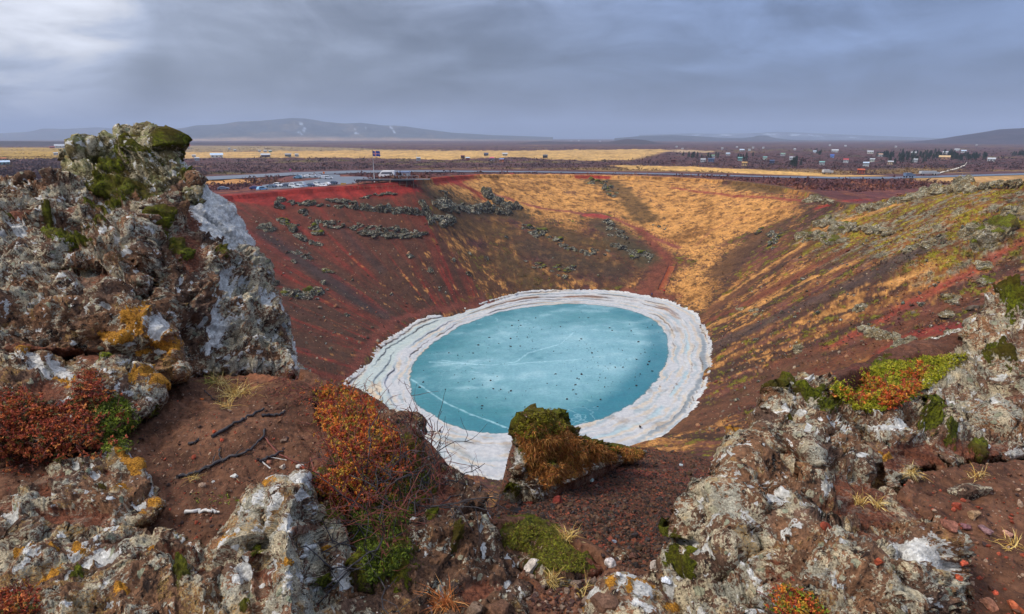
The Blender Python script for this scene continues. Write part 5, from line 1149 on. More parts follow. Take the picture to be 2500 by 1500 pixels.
N_ = 42000; X = RND.uniform(1080, 1880, N_); Y = 1085+(1390-1085)*RND.uniform(0, 1, N_)**1.0
P, ok = hit(X, Y); rc = np.hypot(P[:, 0], P[:, 1]); k = (rc > 2.6) & (rc < 15); P = P[k]
P[:, 2] = gz(P[:, 0], P[:, 1]); dl = segdist(P[:, 0], P[:, 1], LP); k = ~inpoly(P[:, 0], P[:, 1], LP) | (dl < 0.12); P = P[k]
S = 0.0065*np.exp(RND.normal(size=len(P))*0.5)*(1+0.09*np.hypot(P[:, 0], P[:, 1]))
stone_field('gravel', 'red and dark cinders covering the gully', P, S, GR_R)
# small rocks strewn over the right and left crater walls
def wall_stones(region, n, label, cols, s0):
    poly = np.array(region, float); X = RND.uniform(poly[:, 0].min(), poly[:, 0].max(), n); Y = RND.uniform(poly[:, 1].min(), poly[:, 1].max(), n); m = inpoly(X, Y, poly); P, ok = hit(X[m], Y[m], True); P = P[ok]; P[:, 2] = gz(P[:, 0], P[:, 1])
    stone_field('scree_stones', label, P, s0*np.exp(RND.normal(size=len(P))*0.6), cols)
SC_ = [srgb(96,84,72), srgb(120,80,58), srgb(70,56,48), srgb(140,124,104), srgb(104,56,42), srgb(150,110,80)]
wall_stones([(1730,900),(1760,800),(1900,660),(2200,560),(2500,500),(2500,700),(2350,840),(2100,880),(1900,930),(1800,1060),(1700,1060)], 5200, 'small stones strewn over the right wall', SC_, 0.11)
wall_stones([(600,520),(1040,520),(1200,720),(980,800),(840,950),(700,880)], 3600, 'small stones strewn over the red left wall', SC_+[srgb(74,44,38)], 0.10)
# stones on the ledge soil
N_ = 9000; X = RND.uniform(0, 2500, N_); Y = RND.uniform(900, 1500, N_); P, ok = hit(X, Y); P[:, 2] = gz(P[:, 0], P[:, 1]); k = (P[:, 1] < 6); P = P[k]
S = 0.0036*np.exp(RND.normal(size=len(P))*0.65)
stone_field('grit', 'small grit scattered on the brown soil', P, S, [srgb(150,72,52), srgb(92,62,50), srgb(70,54,50), srgb(168,140,118), srgb(120,84,64)])
N_ = 900; X = RND.uniform(1240, 1640, N_); Y = RND.uniform(1380, 1500, N_); P, ok = hit(X, Y); P[:, 2] = gz(P[:, 0], P[:, 1])
S = 0.007*np.exp(RND.normal(size=len(P))*0.5); stone_field('gravel', 'brown lava gravel among the stones at the bottom', P, S, [srgb(92,62,52), srgb(70,50,46), srgb(112,76,60), srgb(130,110,96)], 2)
P, N, Q = scatter_px([(360,930),(760,930),(960,1040),(860,1300),(600,1230),(480,1250),(340,1100)], 700)
V, F, C = blade_mesh(P, np.zeros_like(P)+RND.normal(size=P.shape)*np.array([1, 1, .05]), 1, 0.035, 0.0014, [srgb(60,42,34), srgb(96,70,50), srgb(150,120,86), srgb(50,40,38)], 0.1, 0.0)
V = V-np.array([0, 0, .0]); tag(np_mesh('plant_litter', V, F, M_BLADE, {'Col': C}, smooth=False), 'bits of dry stalk strewn over the soil', 'litter', kind='stuff')
# single pebbles that can be told apart
def pebble(px, py, s, label, col, group='loose stones near the viewpoint', sq=(1, 1, 0.7), name='pebble', seed=0, mat=None, cat='stone'):
    h = cast(px, py)
    if h is None: return
    V, F = stone_geo(300+seed, 0.35, 3, sq); c = np.tile(np.array(col if col is not None else (.3, .3, .3)), (len(V), 1))*(0.8+0.5*sstep(fbm(V, 2.5, 3, 0.6, seed), -0.3, 0.3))[:, None]
    V = V*s; a = seed*1.7; V = np.stack([V[:, 0]*math.cos(a)-V[:, 1]*math.sin(a), V[:, 0]*math.sin(a)+V[:, 1]*math.cos(a), V[:, 2]], 1)
    cols = {'Col': np.clip(c, 0, 1)}
    if mat is not None: cols = {'M': np.zeros((len(V), 4)), 'L': np.tile([0.55, 0.5, 0.3, 1], (len(V), 1))}
    o = np_mesh(name, V, F, mat or M_STONE, cols, smooth=False); o.location = Vector(h[0]+np.array([0, 0, s*0.3*sq[2]])); tag(o, label, cat, group)
WH = srgb(190,188,182)
for i, (x_, y_, s_, lab, col) in enumerate([
    (572,1163,.020,'white pebble alone on the soil below the long crooked stick',WH),(690,1143,.024,'flat pale pebble left of the round white one above the pinnacle',srgb(200,186,170)),(732,1139,.020,'round white pebble directly above the white tip of the pinnacle',WH),
    (658,1130,.020,'brown pebble left of the pale pebbles above the pinnacle',srgb(150,100,80)),(695,1078,.022,'round grey brown pebble near the thin red twig',srgb(120,98,84)),(522,1055,.013,'rusty brick red pebble above the straight stick',srgb(160,70,44)),
    (492,976,.014,'orange brown pebble by the golden tufts',srgb(170,92,46)),(542,1076,.014,'brick red pebble right of the straight stick',srgb(168,72,50)),(520,1178,.009,'tiny white pebble left of the lone white pebble',WH),
    (2325,1200,.026,'white stone beside the brown boulder on the right soil',WH),(2015,1293,.030,'brick red stone in the middle of the right outcrop soil',srgb(140,66,46)),(2335,1238,.026,'brick red stone below the brown boulder at right',srgb(150,70,50)),
    (2400,1205,.018,'small coral red stone right of the brown boulder',srgb(190,84,60)),(2145,1375,.020,'rust red stone at the white crusted end of the outcrop',srgb(160,76,50)),(2320,1285,.032,'brown pink stone at the edge of the right soil',srgb(140,92,76)),
    (2360,1288,.028,'mauve stone right of the brown pink one',srgb(128,88,90)),(2405,1298,.032,'mauve grey stone nearest the right soil hollow',srgb(136,104,104)),(2375,1260,.036,'tan speckled stone above the mauve stones',srgb(150,120,90)),
    (2460,1305,.024,'pale pink flat stone near the right edge',srgb(190,140,120)),(2352,1378,.016,'coral pebble low on the right soil',srgb(190,90,66)),(2340,1415,.018,'orange red pebble at the lower right',srgb(176,84,56)),
    (2430,1450,.016,'red pebble near the bottom right corner',srgb(186,84,60)),(2410,1480,.034,'pale brown angular stone at the bottom right',srgb(160,110,86)),(2480,1490,.034,'orange brown stone in the bottom right corner',srgb(170,92,62)),
    (1498,1324,.028,'round whitish stone on the mossy rock behind the capped rock',srgb(190,194,198)),(1490,1378,.030,'white capped stone behind the capped rock',srgb(196,186,180)),(1600,1385,.032,'pale flat stone at the foot of the right outcrop',srgb(180,168,158)),(1627,1420,.022,'bluish white stone beside the capped rock',srgb(208,212,220)),
    (1300,1385,.040,'white angular slab at the foot of the dark ridge',srgb(200,188,176)),(1510,1405,.014,'small white stone at the top left of the capped rock',srgb(205,205,205)),(1442,1174,.05,'pale green grey stone alone on the dark cinders',srgb(140,160,156)),(1662,1138,.05,'pale blue grey stone high on the gully cinders',srgb(170,180,184)),(1265,1250,.05,'black stone low on the gully cinders',srgb(44,42,46)),
    (1290,1232,.07,'dark red lump in the gully left of its twin',srgb(120,52,40)),(1360,1228,.08,'dark red lump in the middle of the gully',srgb(112,46,38)),(1475,1480,.05,'brown stone at the left foot of the capped rock',srgb(110,82,66)),(1220,1490,.05,'brown knobbly stone at the bottom under the ridge',srgb(104,74,56)),(1160,1495,.04,'grey brown stone at the bottom edge under the ridge',srgb(120,98,80)),(1110,1440,.03,'dark stone tucked under the ridge',srgb(70,56,50)),(1545,1360,.06,'brown pitted stone behind the capped rock',srgb(104,72,60))]):
    pebble(x_, y_, s_, lab, col, seed=i, sq=(1, 0.85, 0.7 if i % 3 else 0.5))
pebble(2365, 1207, 0.085, 'brown pitted boulder half sunk in the right soil', None, name='lava_boulder', seed=61, mat=M_ROCK, sq=(1.3, 0.8, 0.55), cat='rock')
pebble(1520, 1362, 0.09, 'mossy lichened boulder behind the capped rock', None, name='lava_boulder', seed=63, mat=M_ROCK, sq=(1.2, 0.9, 0.8), cat='rock')
# ------------------------------------------------------------------ hills on the horizon
def hill(skyline, D, wd, base, var, seed, name='hills', snow=(), front=None, rough=0.12):
    sk = np.array(skyline, float); a, t = toaz(sk[:, 0], sk[:, 1]); o = np.argsort(a); a = a[o]; top = EYE+D*t[o]
    az = np.linspace(a[0], a[-1], 360); H = np.interp(az, a, top); kk = np.exp(-0.5*(np.arange(-6, 7)/1.6)**2); kk /= kk.sum(); H = np.convolve(np.pad(H, 6, 'edge'), kk, 'valid')
    s = np.linspace(-1.9, 1.9, 90); A, S = np.meshgrid(az, s); r = D+S*wd; X = r*np.sin(A); Y = r*np.cos(A)
    Hm = np.repeat((H-ZP)[None], len(s), 0); prof = np.exp(-(S/0.75)**2)-0.0018
    n = fbm2(X, Y, 3.0/wd, 5, 0.55, seed, True)
    Z = ZP-3+(Hm+3)*prof*(1-rough*2*np.abs(S)*(1-n)*(np.abs(S) < 1.6)); Z += Hm*rough*0.25*n*prof*np.minimum(np.abs(S)*2, 1)
    c = np.empty(X.shape+(3,)); c[:] = np.array(base); c = patchcol(c, sstep(fbm2(X, Y, 5.0/wd, 4, 0.6, seed+1), 0.0, 0.35), np.array(var))
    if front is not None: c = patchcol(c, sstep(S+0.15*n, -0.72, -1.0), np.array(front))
    px, py, _ = proj(np.stack([X, Y, Z], -1))
    for (sx, sy, rx, ry, ang) in snow:
        P = unproj(sx, sy, D); q = blobs(px, py, [(sx, sy, rx, ry, ang)]); c = patchcol(c, sstep(q+0.6*fbm2(X, Y, 14.0/wd, 4, 0.7, seed+3), 0.62, 0.74)*(S < 0.2), np.array(srgb(170,178,190)), 0.8)
    idx = np.arange(X.size).reshape(X.shape); F = np.stack([idx[:-1, :-1], idx[:-1, 1:], idx[1:, 1:], idx[1:, :-1]], -1).reshape(-1, 4)
    F = F[:, ::-1]
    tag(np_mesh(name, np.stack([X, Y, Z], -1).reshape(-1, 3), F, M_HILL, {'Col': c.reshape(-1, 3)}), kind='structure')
DK = srgb(62,54,58)
hill([(-400,333),(0,326),(70,322),(105,314),(160,315),(240,311),(300,316),(380,322),(470,330),(560,336)], 9000, 900, srgb(86,84,84), srgb(104,92,80), 201)
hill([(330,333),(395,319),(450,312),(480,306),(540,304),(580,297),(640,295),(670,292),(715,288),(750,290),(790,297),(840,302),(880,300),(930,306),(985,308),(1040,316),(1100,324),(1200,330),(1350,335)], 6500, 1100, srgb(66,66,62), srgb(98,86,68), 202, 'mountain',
     snow=[(736,303,7,4,0),(742,316,4,7,30),(730,322,7,3,-20),(735,328,4,5,20),(866,318,6,3,0),(893,312,5,3,0),(955,312,3,9,-30),(962,322,3,7,-40),(946,304,3,6,-20),(870,326,8,3,10),(905,330,6,3,0)], front=srgb(150,122,92), rough=0.35)
hill([(-300,346),(0,345),(200,346),(450,348),(700,350),(1000,352),(1180,354),(1260,350),(1330,345),(1400,348),(1480,348),(1530,339),(1575,342),(1610,350),(1700,352),(1790,364)], 2500, 380, srgb(56,44,46), srgb(74,56,50), 203)
hill([(1500,338),(1560,333),(1640,330),(1700,333),(1760,337),(1810,338),(1838,335),(1852,331),(1872,332),(1890,337),(1930,342),(2000,343),(2100,344),(2300,345)], 5000, 600, srgb(64,64,70), srgb(84,78,78), 204)
hill([(1560,330),(1680,326),(1760,327),(1850,325),(1900,322),(1960,324),(2040,328),(2120,331),(2200,334),(2300,338)], 9000, 900, srgb(84,86,94), srgb(120,122,128), 205, 'mountain',
     snow=[(1770,330,24,3,0),(1880,328,30,3,0),(1940,330,20,3,0),(1990,332,24,2,5),(2080,336,20,2,5),(1700,330,14,2,0)])
hill([(2050,358),(2150,352),(2230,346),(2290,340),(2340,332),(2400,323),(2440,316),(2500,313),(2600,308),(2800,304)], 3600, 650, srgb(54,42,50), srgb(66,52,56), 206, rough=0.2)

# ------------------------------------------------------------------ roads and the car park
def flat_poly(name, pts, z, mat, dz=0.0, res=60, follow=False, kind='structure'):
    """a paved sheet whose outline is given by upper and lower edge positions in the photograph"""
    up, lo = pts; up = np.array(up, float); lo = np.array(lo, float)
    def along(q, n):
        s = np.r_[0, np.cumsum(np.hypot(*np.diff(q, axis=0).T))]; t = np.linspace(0, s[-1], n); return np.stack([np.interp(t, s, q[:, 0]), np.interp(t, s, q[:, 1])], 1)
    a = along(up, res); b = along(lo, res); rows = []
    for f in np.linspace(0, 1, 7):
        q = a*(1-f)+b*f; W = onz(q[:, 0], q[:, 1], z)
        rows.append(W)
    V = np.array(rows)
    if follow: V[..., 2] = np.maximum(gz(V[..., 0].ravel(), V[..., 1].ravel()).reshape(V.shape[:2]), z-3)+0.12
    V[..., 2] += dz
    idx = np.arange(V.shape[0]*V.shape[1]).reshape(V.shape[:2]); F = np.stack([idx[:-1, :-1], idx[1:, :-1], idx[1:, 1:], idx[:-1, 1:]], -1).reshape(-1, 4)
    o = np_mesh(name, V.reshape(-1, 3), F, mat); 
    if kind: tag(o, kind=kind)
    return o
M_WET = simple('wet_asphalt', (0.11, 0.12, 0.14), 0.30, var=0.2, scale=0.4, spec=0.6)
M_WHITE = simple('white_paint', srgb(228,230,234), 0.5, var=0.05)
ZR = ZP+0.6
flat_poly('road', ([(300,441),(500,431.5),(600,427),(718,421),(864,416.5),(1021,416),(1160,417),(1290,418),(1455,420.5),(1624,423.5),(1851,429.5),(2056,432.5),(2179,432),(2282,429.5),(2500,423),(2700,417)],
                   [(300,451),(500,440),(600,435),(718,428),(864,423),(1021,420),(1160,420.5),(1290,421),(1455,423),(1624,426.5),(1851,432.5),(2056,436.5),(2179,436.5),(2282,433.5),(2500,427),(2700,421)]), ZR, M_WET, res=220)
flat_poly('car_park', ([(640,452),(760,440),(805,432),(850,431),(880,431.5),(925,434)], [(640,470),(760,458),(815,451),(850,450),(880,449),(915,446)]), ZP+1.45, M_WET, res=60)
flat_poly('car_park', ([(720,430),(760,428),(810,426),(830,427)], [(720,436),(760,435),(805,433),(830,432)]), ZP+1.46, M_WET, res=30)
flat_poly('side_road', ([(2276,426),(2300,419),(2330,412),(2350,405),(2362,396)], [(2284,427),(2306,420),(2336,413),(2354,406),(2364,397)]), ZR+0.1, simple('gravel_road', srgb(196,186,170), 0.9), res=40)

# ------------------------------------------------------------------ buildings on the plain
def box(x0, x1, y0, y1, z0, z1):
    V = np.array([(x, y, z) for z in (z0, z1) for y in (y0, y1) for x in (x0, x1)], float)
    F = np.array([(0,2,3,1),(4,5,7,6),(0,1,5,4),(2,6,7,3),(0,4,6,2),(1,3,7,5)]); return V, F
_pm = {}
def paint(col, rough=0.6):
    k = tuple(round(c, 3) for c in col)
    if k not in _pm: _pm[k] = simple('paint', col, rough, var=0.08, scale=1.0)
    return _pm[k]
M_GLASS = simple('dark_window', (0.03, 0.04, 0.06), 0.2, spec=0.6)
def add(name, VF, mat, parent):
    parts = VF if isinstance(VF, list) else [VF]; V, F, _ = join([(v, f) for v, f in parts])
    o = np_mesh(name, V, F, mat, smooth=False); o.parent = parent; return o
def house(px, py, wpx, roof, wall, label, cat='house', name='house', group=None, asp=0.55, tall=0.0, rz=0.0, z=None, pitch=0.34, windows=3):
    P = onz(px, py, ZP if z is None else z); h_, ok = hit(px, py); r = np.hypot(P[0], P[1])
    zz = float(gz(P[0], P[1])[0]); P = np.array([P[0], P[1], zz])
    D = float((P-C0)@FW); w = max(wpx*0.64*D/FPX, 4.0); d = min(w*asp, 16.0); H = min(max(w*0.22, 2.6), 5.5)+tall
    e = empty(name, P, -math.atan2(P[0], P[1])+rz, label, cat, group)
    add('wall', box(-w/2, w/2, 0, d, -1.0, H), paint(wall), e)
    rh = min(d*pitch, 5.0); ov = w*0.04; x0, x1 = -w/2-ov, w/2+ov; y0, y1 = -0.4, d+0.4
    V = np.array([(x0,y0,H+.02),(x1,y0,H+.02),(x1,y1,H+.02),(x0,y1,H+.02),(x0,d/2,H+rh),(x1,d/2,H+rh)], float)
    F4 = np.array([(0,1,5,4),(2,3,4,5),(3,2,1,0)]); F3 = np.array([(1,2,5),(3,0,4)])
    o = np_mesh('roof', V, [F4, F3], paint(roof), smooth=False); o.parent = e
    for k in range(windows):
        x = -w/2+w*(k+0.5)/windows; q = min(w*0.06, 0.9); add('window', box(x-q, x+q, -0.06, 0.1, H*0.35, H*0.75), M_GLASS, e)
    return e
W_ = srgb(184,188,192); LB = srgb(188,206,224); TL = srgb(120,166,160); DKR = srgb(92,44,40); NV = srgb(70,84,112); TAN = srgb(196,166,120); GRY = srgb(150,152,156); RDD = srgb(186,54,48)
FARM = 'farm buildings scattered over the plain'
for a in [(530,386,42,LB,srgb(206,208,206),'long white barn with a pale blue roof left of the brown barn'),(474,385,10,W_,W_,'tiny white shed left of the long pale barn'),(482,395,10,W_,W_,'tiny white shed in the purple heath below the pale barn'),
          (649,386,32,W_,srgb(96,66,64),'brown walled barn with a white roof on the golden field'),(704,386,22,GRY,srgb(120,126,124),'grey shed right of the brown walled barn'),(725,386,9,W_,W_,'tiny white shed right of the grey shed'),
          (634,373,9,W_,W_,'leftmost of three white buildings at the back of the golden field'),(648,373,12,W_,W_,'middle one of three white buildings at the back of the golden field'),(660,373,11,W_,srgb(120,160,140),'rightmost of three white buildings, green walled, behind the golden field'),
          (449,364,42,RDD,srgb(214,196,190),'long low farmhouse with a red roof right of the left crag'),(560,366,8,W_,W_,'small white hut on the tan field'),(574,370,7,W_,W_,'small white hut right of the first one on the tan field'),
          (148,362,34,W_,W_,'long white barn far out at left'),(128,363,16,srgb(140,60,50),srgb(130,60,52),'dark red wing beside the far white barn at left'),(137,380,14,W_,W_,'white shed in the olive field at left'),(12,407,34,LB,TL,'teal walled shed with a pale roof at the far left edge'),(10,394,16,srgb(206,120,70),TAN,'orange roofed hut behind the teal shed'),
          (1187,381,17,NV,srgb(80,84,92),'dark grey cabin behind the golden field, middle'),(1233,383,19,W_,srgb(176,178,168),'white cabin right of the dark grey one'),(1260+71,388,18,srgb(90,96,104),srgb(70,66,66),'dark low cabin far right of the pink roofed house'),
          (1201,393,16,srgb(206,60,116),W_,'white house with a pink roof in the middle of the plain'),(1225,396,11,srgb(120,140,190),srgb(206,116,66),'orange hut beside the pink roofed house'),(1130,389,13,srgb(110,50,60),srgb(80,52,54),'dark red cabin left of the pink roofed house'),(1142,393,9,LB,srgb(150,70,70),'tiny blue and red hut below the dark red cabin'),(1022,394,7,W_,W_,'tiny white hut beside the thin white mast'),
          (1643,398,16,srgb(86,52,52),srgb(110,48,44),'dark red cabin above the left end of the golden strip'),(1716,397,18,W_,W_,'white cabin joined to a blue roofed one'),(1736,397,22,NV,srgb(96,112,140),'blue grey roofed cabin beside the white one'),(1740,386,13,srgb(120,160,130),W_,'green roofed white cabin above the blue grey one'),
          (1777,380,15,LB,W_,'pale blue and white cabin at centre right'),(1806,395,10,TL,srgb(120,160,160),'small teal cabin below the pale blue one'),(1817,406,10,srgb(190,150,90),TAN,'small tan cabin just above the golden strip'),(1811,370,16,LB,W_,'blue roofed white house in the back row'),(1867,391,12,TL,srgb(200,216,206),'teal and white cabin left of the long white bungalow'),
          (1884,401,11,NV,srgb(70,78,110),'small navy cabin below the teal and white one'),(1911,381,16,srgb(130,160,140),W_,'green roofed bungalow in the middle row'),(1933,392,18,W_,W_,'long white bungalow above the golden strip'),(1989,375,13,LB,W_,'pale blue roofed cottage before the small dark trees'),(2038,372,22,W_,W_,'long white house in the back row right of centre'),(2031,386,10,srgb(80,120,210),srgb(120,150,210),'bright blue roofed cabin'),
          (2006,404,16,TL,W_,'green and white cabin nearest the golden strip'),(2064,400,12,srgb(206,80,80),W_,'white cabin with a red roof'),(2113,409,14,LB,W_,'blue and white cabin above the orange mound roof'),(2129,396,12,W_,srgb(180,190,180),'white cabin between the red roofed and orange ones'),(2124,377,20,W_,srgb(190,190,180),'white house left of the dark plantation'),(2148,383,20,srgb(180,150,130),W_,'brown roofed white house at the left end of the plantation'),
          (2173,404,18,W_,srgb(190,170,140),'low white cabin below the plantation'),(2101,425,24,srgb(176,84,50),srgb(150,76,48),'cabin with a broad orange brown roof above the road'),(2233,397,12,W_,W_,'white gabled cabin in front of the plantation'),(2230,379,17,W_,srgb(200,200,190),'white house standing in the plantation'),(2307,379,17,W_,srgb(200,200,196),'another pale house in a gap of the plantation'),(2305,390,34,TAN,srgb(170,130,100),'long tan building under the plantation'),
          (2336,369,15,W_,W_,'white house behind the right end of the plantation'),(2352,374,16,LB,W_,'blue roofed house behind the right end of the plantation'),(2419,397,24,W_,W_,'lone white gabled house at the right of the plain'),(2384,356,6,W_,W_,'tiny white house on the dark right hill')]:
    house(*a, group=FARM)
for (x_, y_) in ((1652,361),(1666,366),(1763,366),(1838,364),(1863,364),(1799,362),(1940,368),(2064,358),(2187,360),(1829,370),(2026,357),(1413,345),(95,352),(150,340),(205,342),(246,343),(1395,345),(1465,346),(1645,343),(1683,344)):
    house(x_, y_, 7, W_, W_, 'tiny white house far away below the hills', group='tiny white houses below the hills', windows=0)

# ------------------------------------------------------------------ cars
def lofted(profile, yw, name, mat, parent):
    """side profile (x,z) extruded across, narrowed towards the top"""
    n = len(profile); p = np.array(profile, float); ys = yw(p[:, 1]); V = np.vstack([np.c_[p[:, 0], -ys, p[:, 1]], np.c_[p[:, 0], ys, p[:, 1]]])
    i = np.arange(n); j = (i+1) % n; F = np.stack([i, i+n, j+n, j], -1)
    import bmesh
    bm = bmesh.new(); vs = [bm.verts.new(v) for v in V]
    for f in F: bm.faces.new([vs[k] for k in f])
    bm.faces.new([vs[k] for k in range(n)]); bm.faces.new([vs[k+n] for k in reversed(range(n))])
    bmesh.ops.recalc_face_normals(bm, faces=bm.faces); bmesh.ops.bevel(bm, geom=bm.edges[:], offset=0.04, segments=1, affect='EDGES')
    me = bpy.data.meshes.new(name); bm.to_mesh(me); bm.free(); me.materials.append(mat)
    o = bpy.data.objects.new(name, me); sc.collection.objects.link(o); o.parent = parent; return o
M_TYRE = simple('rubber', (0.02, 0.02, 0.02), 0.8); M_RIM = simple('rim', (0.45, 0.45, 0.47), 0.4)
def wheel(parent, x, y, r):
    an = np.linspace(0, 2*np.pi, 16, endpoint=False); V = []
    for yy in (-0.1, 0.1): V += [(x+r*math.cos(a), y+yy, r+r*math.sin(a)) for a in an]
    V += [(x, y-0.1, r), (x, y+0.1, r)]; i = np.arange(16); j = (i+1) % 16
    w = np_mesh('wheel', np.array(V), [np.stack([i, i+16, j+16, j], -1), np.vstack([np.stack([i, j, np.full(16, 32)], -1), np.stack([j+16, i+16, np.full(16, 33)], -1)])], M_TYRE, smooth=False); w.parent = parent
    return w
def make_car(suv=False):
    e = empty('parked_car', (0, 0, 0)); H = 1.72 if suv else 1.45; c = paint(W_)
    body = [(-2.2,.35),(-2.25,.7),(-2.15,.92),(-1.95,1.0),(.85,1.02),(1.75,.88),(2.2,.72),(2.25,.4),(2.1,.28),(-2.1,.28)]
    lofted(body, lambda z: 0.88-0.06*(z > .95), 'body', c, e)
    cab = [(-2.0 if suv else -1.9,.98),(-1.7 if suv else -1.35,H-.1),(-1.3 if suv else -1.0,H),(.1,H),(.35,H-.06),(1.05,1.0)]
    lofted(cab, lambda z: 0.80-0.16*(z-1.0)/(H-1.0), 'cabin', c, e)
    g = [(-1.78,1.03),(-1.5 if suv else -1.25,H-.16),(.2,H-.14),(.92,1.04)]
    lofted(g, lambda z: 0.825-0.16*(z-1.0)/(H-1.0), 'side_windows', M_GLASS, e)
    ws = np.array([(1.09,-.72,1.03),(1.09,.72,1.03),(.37,.62,H-.06),(.37,-.62,H-.06)]); o = np_mesh('windscreen', np.vstack([ws+np.array([.03,0,.01]), ws-np.array([.05,0,.05])]), np.array([(0,1,2,3),(7,6,5,4),(0,4,5,1),(1,5,6,2),(2,6,7,3),(3,7,4,0)]), M_GLASS, smooth=False); o.parent = e
    for x in (-1.4, 1.4):
        for y in (-.82, .82): wheel(e, x, y, .34)
    for y in (-.62, .62): add('headlight', box(2.16, 2.27, y-.16, y+.16, .58, .74), paint(W_), e); add('tail_light', box(-2.28, -2.2, y-.14, y+.14, .62, .82), paint(RDD), e)
    return e
PROTO = [make_car(False), make_car(True)]; used = [False, False]
CARG = 'cars parked behind the crater rim'
CW = srgb(226,228,230)
def groundpt(px, py, z):
    P = onz(px, py, z); P[2] = z; return P
CARS = [(546,464,0,srgb(112,126,146),20,'grey blue car alone at the far left end of the row'),(624,463,0,srgb(50,62,120),10,'dark blue car second from the left'),(640,466,1,srgb(130,180,210),60,'light blue car close behind the dark blue one'),
        (663,458,0,srgb(92,112,134),-15,'steel blue car left of a white one in the front row'),(680,456,1,CW,-15,'white estate car left of the small dark one in the front row'),(699,456,0,srgb(74,82,100),-15,'small dark grey car between two white ones'),(718,457,1,CW,-20,'white car with its roof against the dark grey car'),(727,461,1,srgb(206,214,220),-20,'silver car in front of the white cars'),
        (735,454,1,srgb(196,204,212),-20,'silver grey car behind the silver one'),(741,460,0,srgb(120,136,156),-25,'blue grey car nearest the red rim'),(757,456,0,srgb(60,78,104),-25,'dark blue saloon in the middle of the front row'),(776,454,1,CW,-30,'large white car right of the dark blue saloon'),(788,457,0,srgb(214,218,224),-30,'pale silver car beside the large white one'),
        (797,453,0,CW,-25,'white saloon second from the right of the front row'),(813,450,0,srgb(56,72,96),-25,'dark blue saloon at the right end of the front row'),
        (727,436,1,srgb(110,160,190),5,'light blue car at the left end of the back row'),(736,434,0,CW,5,'white car next to the light blue one in the back row'),(752,433,0,CW,5,'white saloon third in the back row'),(763,433,1,srgb(220,224,228),5,'white car in the middle of the back row'),(777,433,0,srgb(190,200,214),5,'silver car right of the middle of the back row'),(789,436,0,CW,10,'white saloon second from the right in the back row'),(802,437,1,CW,10,'white off-road car at the right end of the back row')]
for (px, py, kd, col, rz, lab) in CARS:
    o = PROTO[kd] if not used[kd] else copy_tree(PROTO[kd]); used[kd] = True
    r_ = groundpt(px, py, ZP+1.5); o.location = Vector(r_); o.rotation_euler = (0, 0, rad(rz+180*(px % 2)))
    o['label'] = lab; o['category'] = 'car'; o['group'] = CARG
    for ch in [q for q in bpy.data.objects if q.parent == o and q.name.split('.')[0] in ('body', 'cabin')]:
        ch.material_slots[0].link = 'OBJECT'; ch.material_slots[0].material = paint(col, 0.35)
# the rim top by the viewing platform
PR = unproj(945, 440, 207.0); ZT = float(gz(PR[0], PR[1])[0])
def rimpt(px, D, py=441):
    P = unproj(px, py, D); P[2] = float(gz(P[0], P[1])[0]); return P
P = rimpt(946, 216); e = empty('minibus', P+np.array([0, 0, .1]), rad(178), 'white minibus parked behind the flagpole on the rim', 'van')
lofted([(-2.9,.4),(-2.95,2.3),(-2.8,2.65),(1.5,2.68),(1.9,2.5),(2.6,1.5),(3.05,1.2),(3.1,.45),(2.8,.35)], lambda z: 1.0-0.1*(z > 1.7), 'body', paint(srgb(236,238,240)), e)
lofted([(-2.2,1.5),(-2.15,2.1),(1.7,2.12),(2.2,1.52)], lambda z: 1.03-0.08*(z > 1.7), 'side_windows', M_GLASS, e)
for x in (-1.8, 1.95):
    for y in (-.9, .9): wheel(e, x, y, .38)
P = rimpt(987, 212); e = empty('ticket_hut', P, rad(4), 'small white ticket hut with a blue grey roof on the rim', 'hut')
add('wall', box(-2.0, 2.2, -1.3, 1.3, -.3, 2.1), paint(W_), e); add('roof', box(-2.25, 2.5, -1.6, 1.5, 2.103, 2.35), paint(srgb(118,138,176)), e)
add('window', box(-1.6, -0.7, -1.34, -1.2, 1.0, 1.7), M_GLASS, e); add('door', box(1.0, 1.8, -1.34, -1.2, -.2, 1.8), paint(srgb(200,204,208)), e)
# flagpole with its flag
P = rimpt(914, 203); e = empty('flagpole', P, 0, 'tall white flagpole standing on the rim', 'flagpole')
v, f, g = tube([(0,0,-.3),(0,0,6),(0,0,11.3)], .13, .07, 10); o = np_mesh('pole', v, [f, g], paint(W_)); o.parent = e
def flag(base):
    nx, nz = 50, 36; X, Z = np.meshgrid(np.linspace(0, 2.5, nx), np.linspace(0, 1.8, nz)); Y = 0.20*np.sin(X*3.1+Z*0.8)*(X/2.5)**0.7; Zd = Z-0.30*(X/2.5)**1.3-0.1*np.sin(X*2.5)
    V = np.stack([X, Y, Zd], -1).reshape(-1, 3); idx = np.arange(nx*nz).reshape(nz, nx); F = np.stack([idx[:-1, :-1], idx[:-1, 1:], idx[1:, 1:], idx[1:, :-1]], -1).reshape(-1, 4)
    cx = (X[:-1, :-1]+X[1:, 1:]).ravel()/2/2.5*25; cz = (Z[:-1, :-1]+Z[1:, 1:]).ravel()/2/1.8*18; mi = np.zeros(len(F), int)
    mi[((cx > 7) & (cx < 11)) | ((cz > 7) & (cz < 11))] = 1; mi[((cx > 8) & (cx < 10)) | ((cz > 8) & (cz < 10))] = 2
    V2 = np.vstack([V, V+np.array([0, 0.02, 0])]); F2 = np.vstack([F, F[:, ::-1]+len(V)])
    o = np_mesh('flag', V2, F2, [paint(srgb(24,62,150)), paint(W_), paint(srgb(206,40,50))], matidx=np.r_[mi, mi]); o.location = (0.1, 0, 9.1)
    o.parent = base
flag(e)
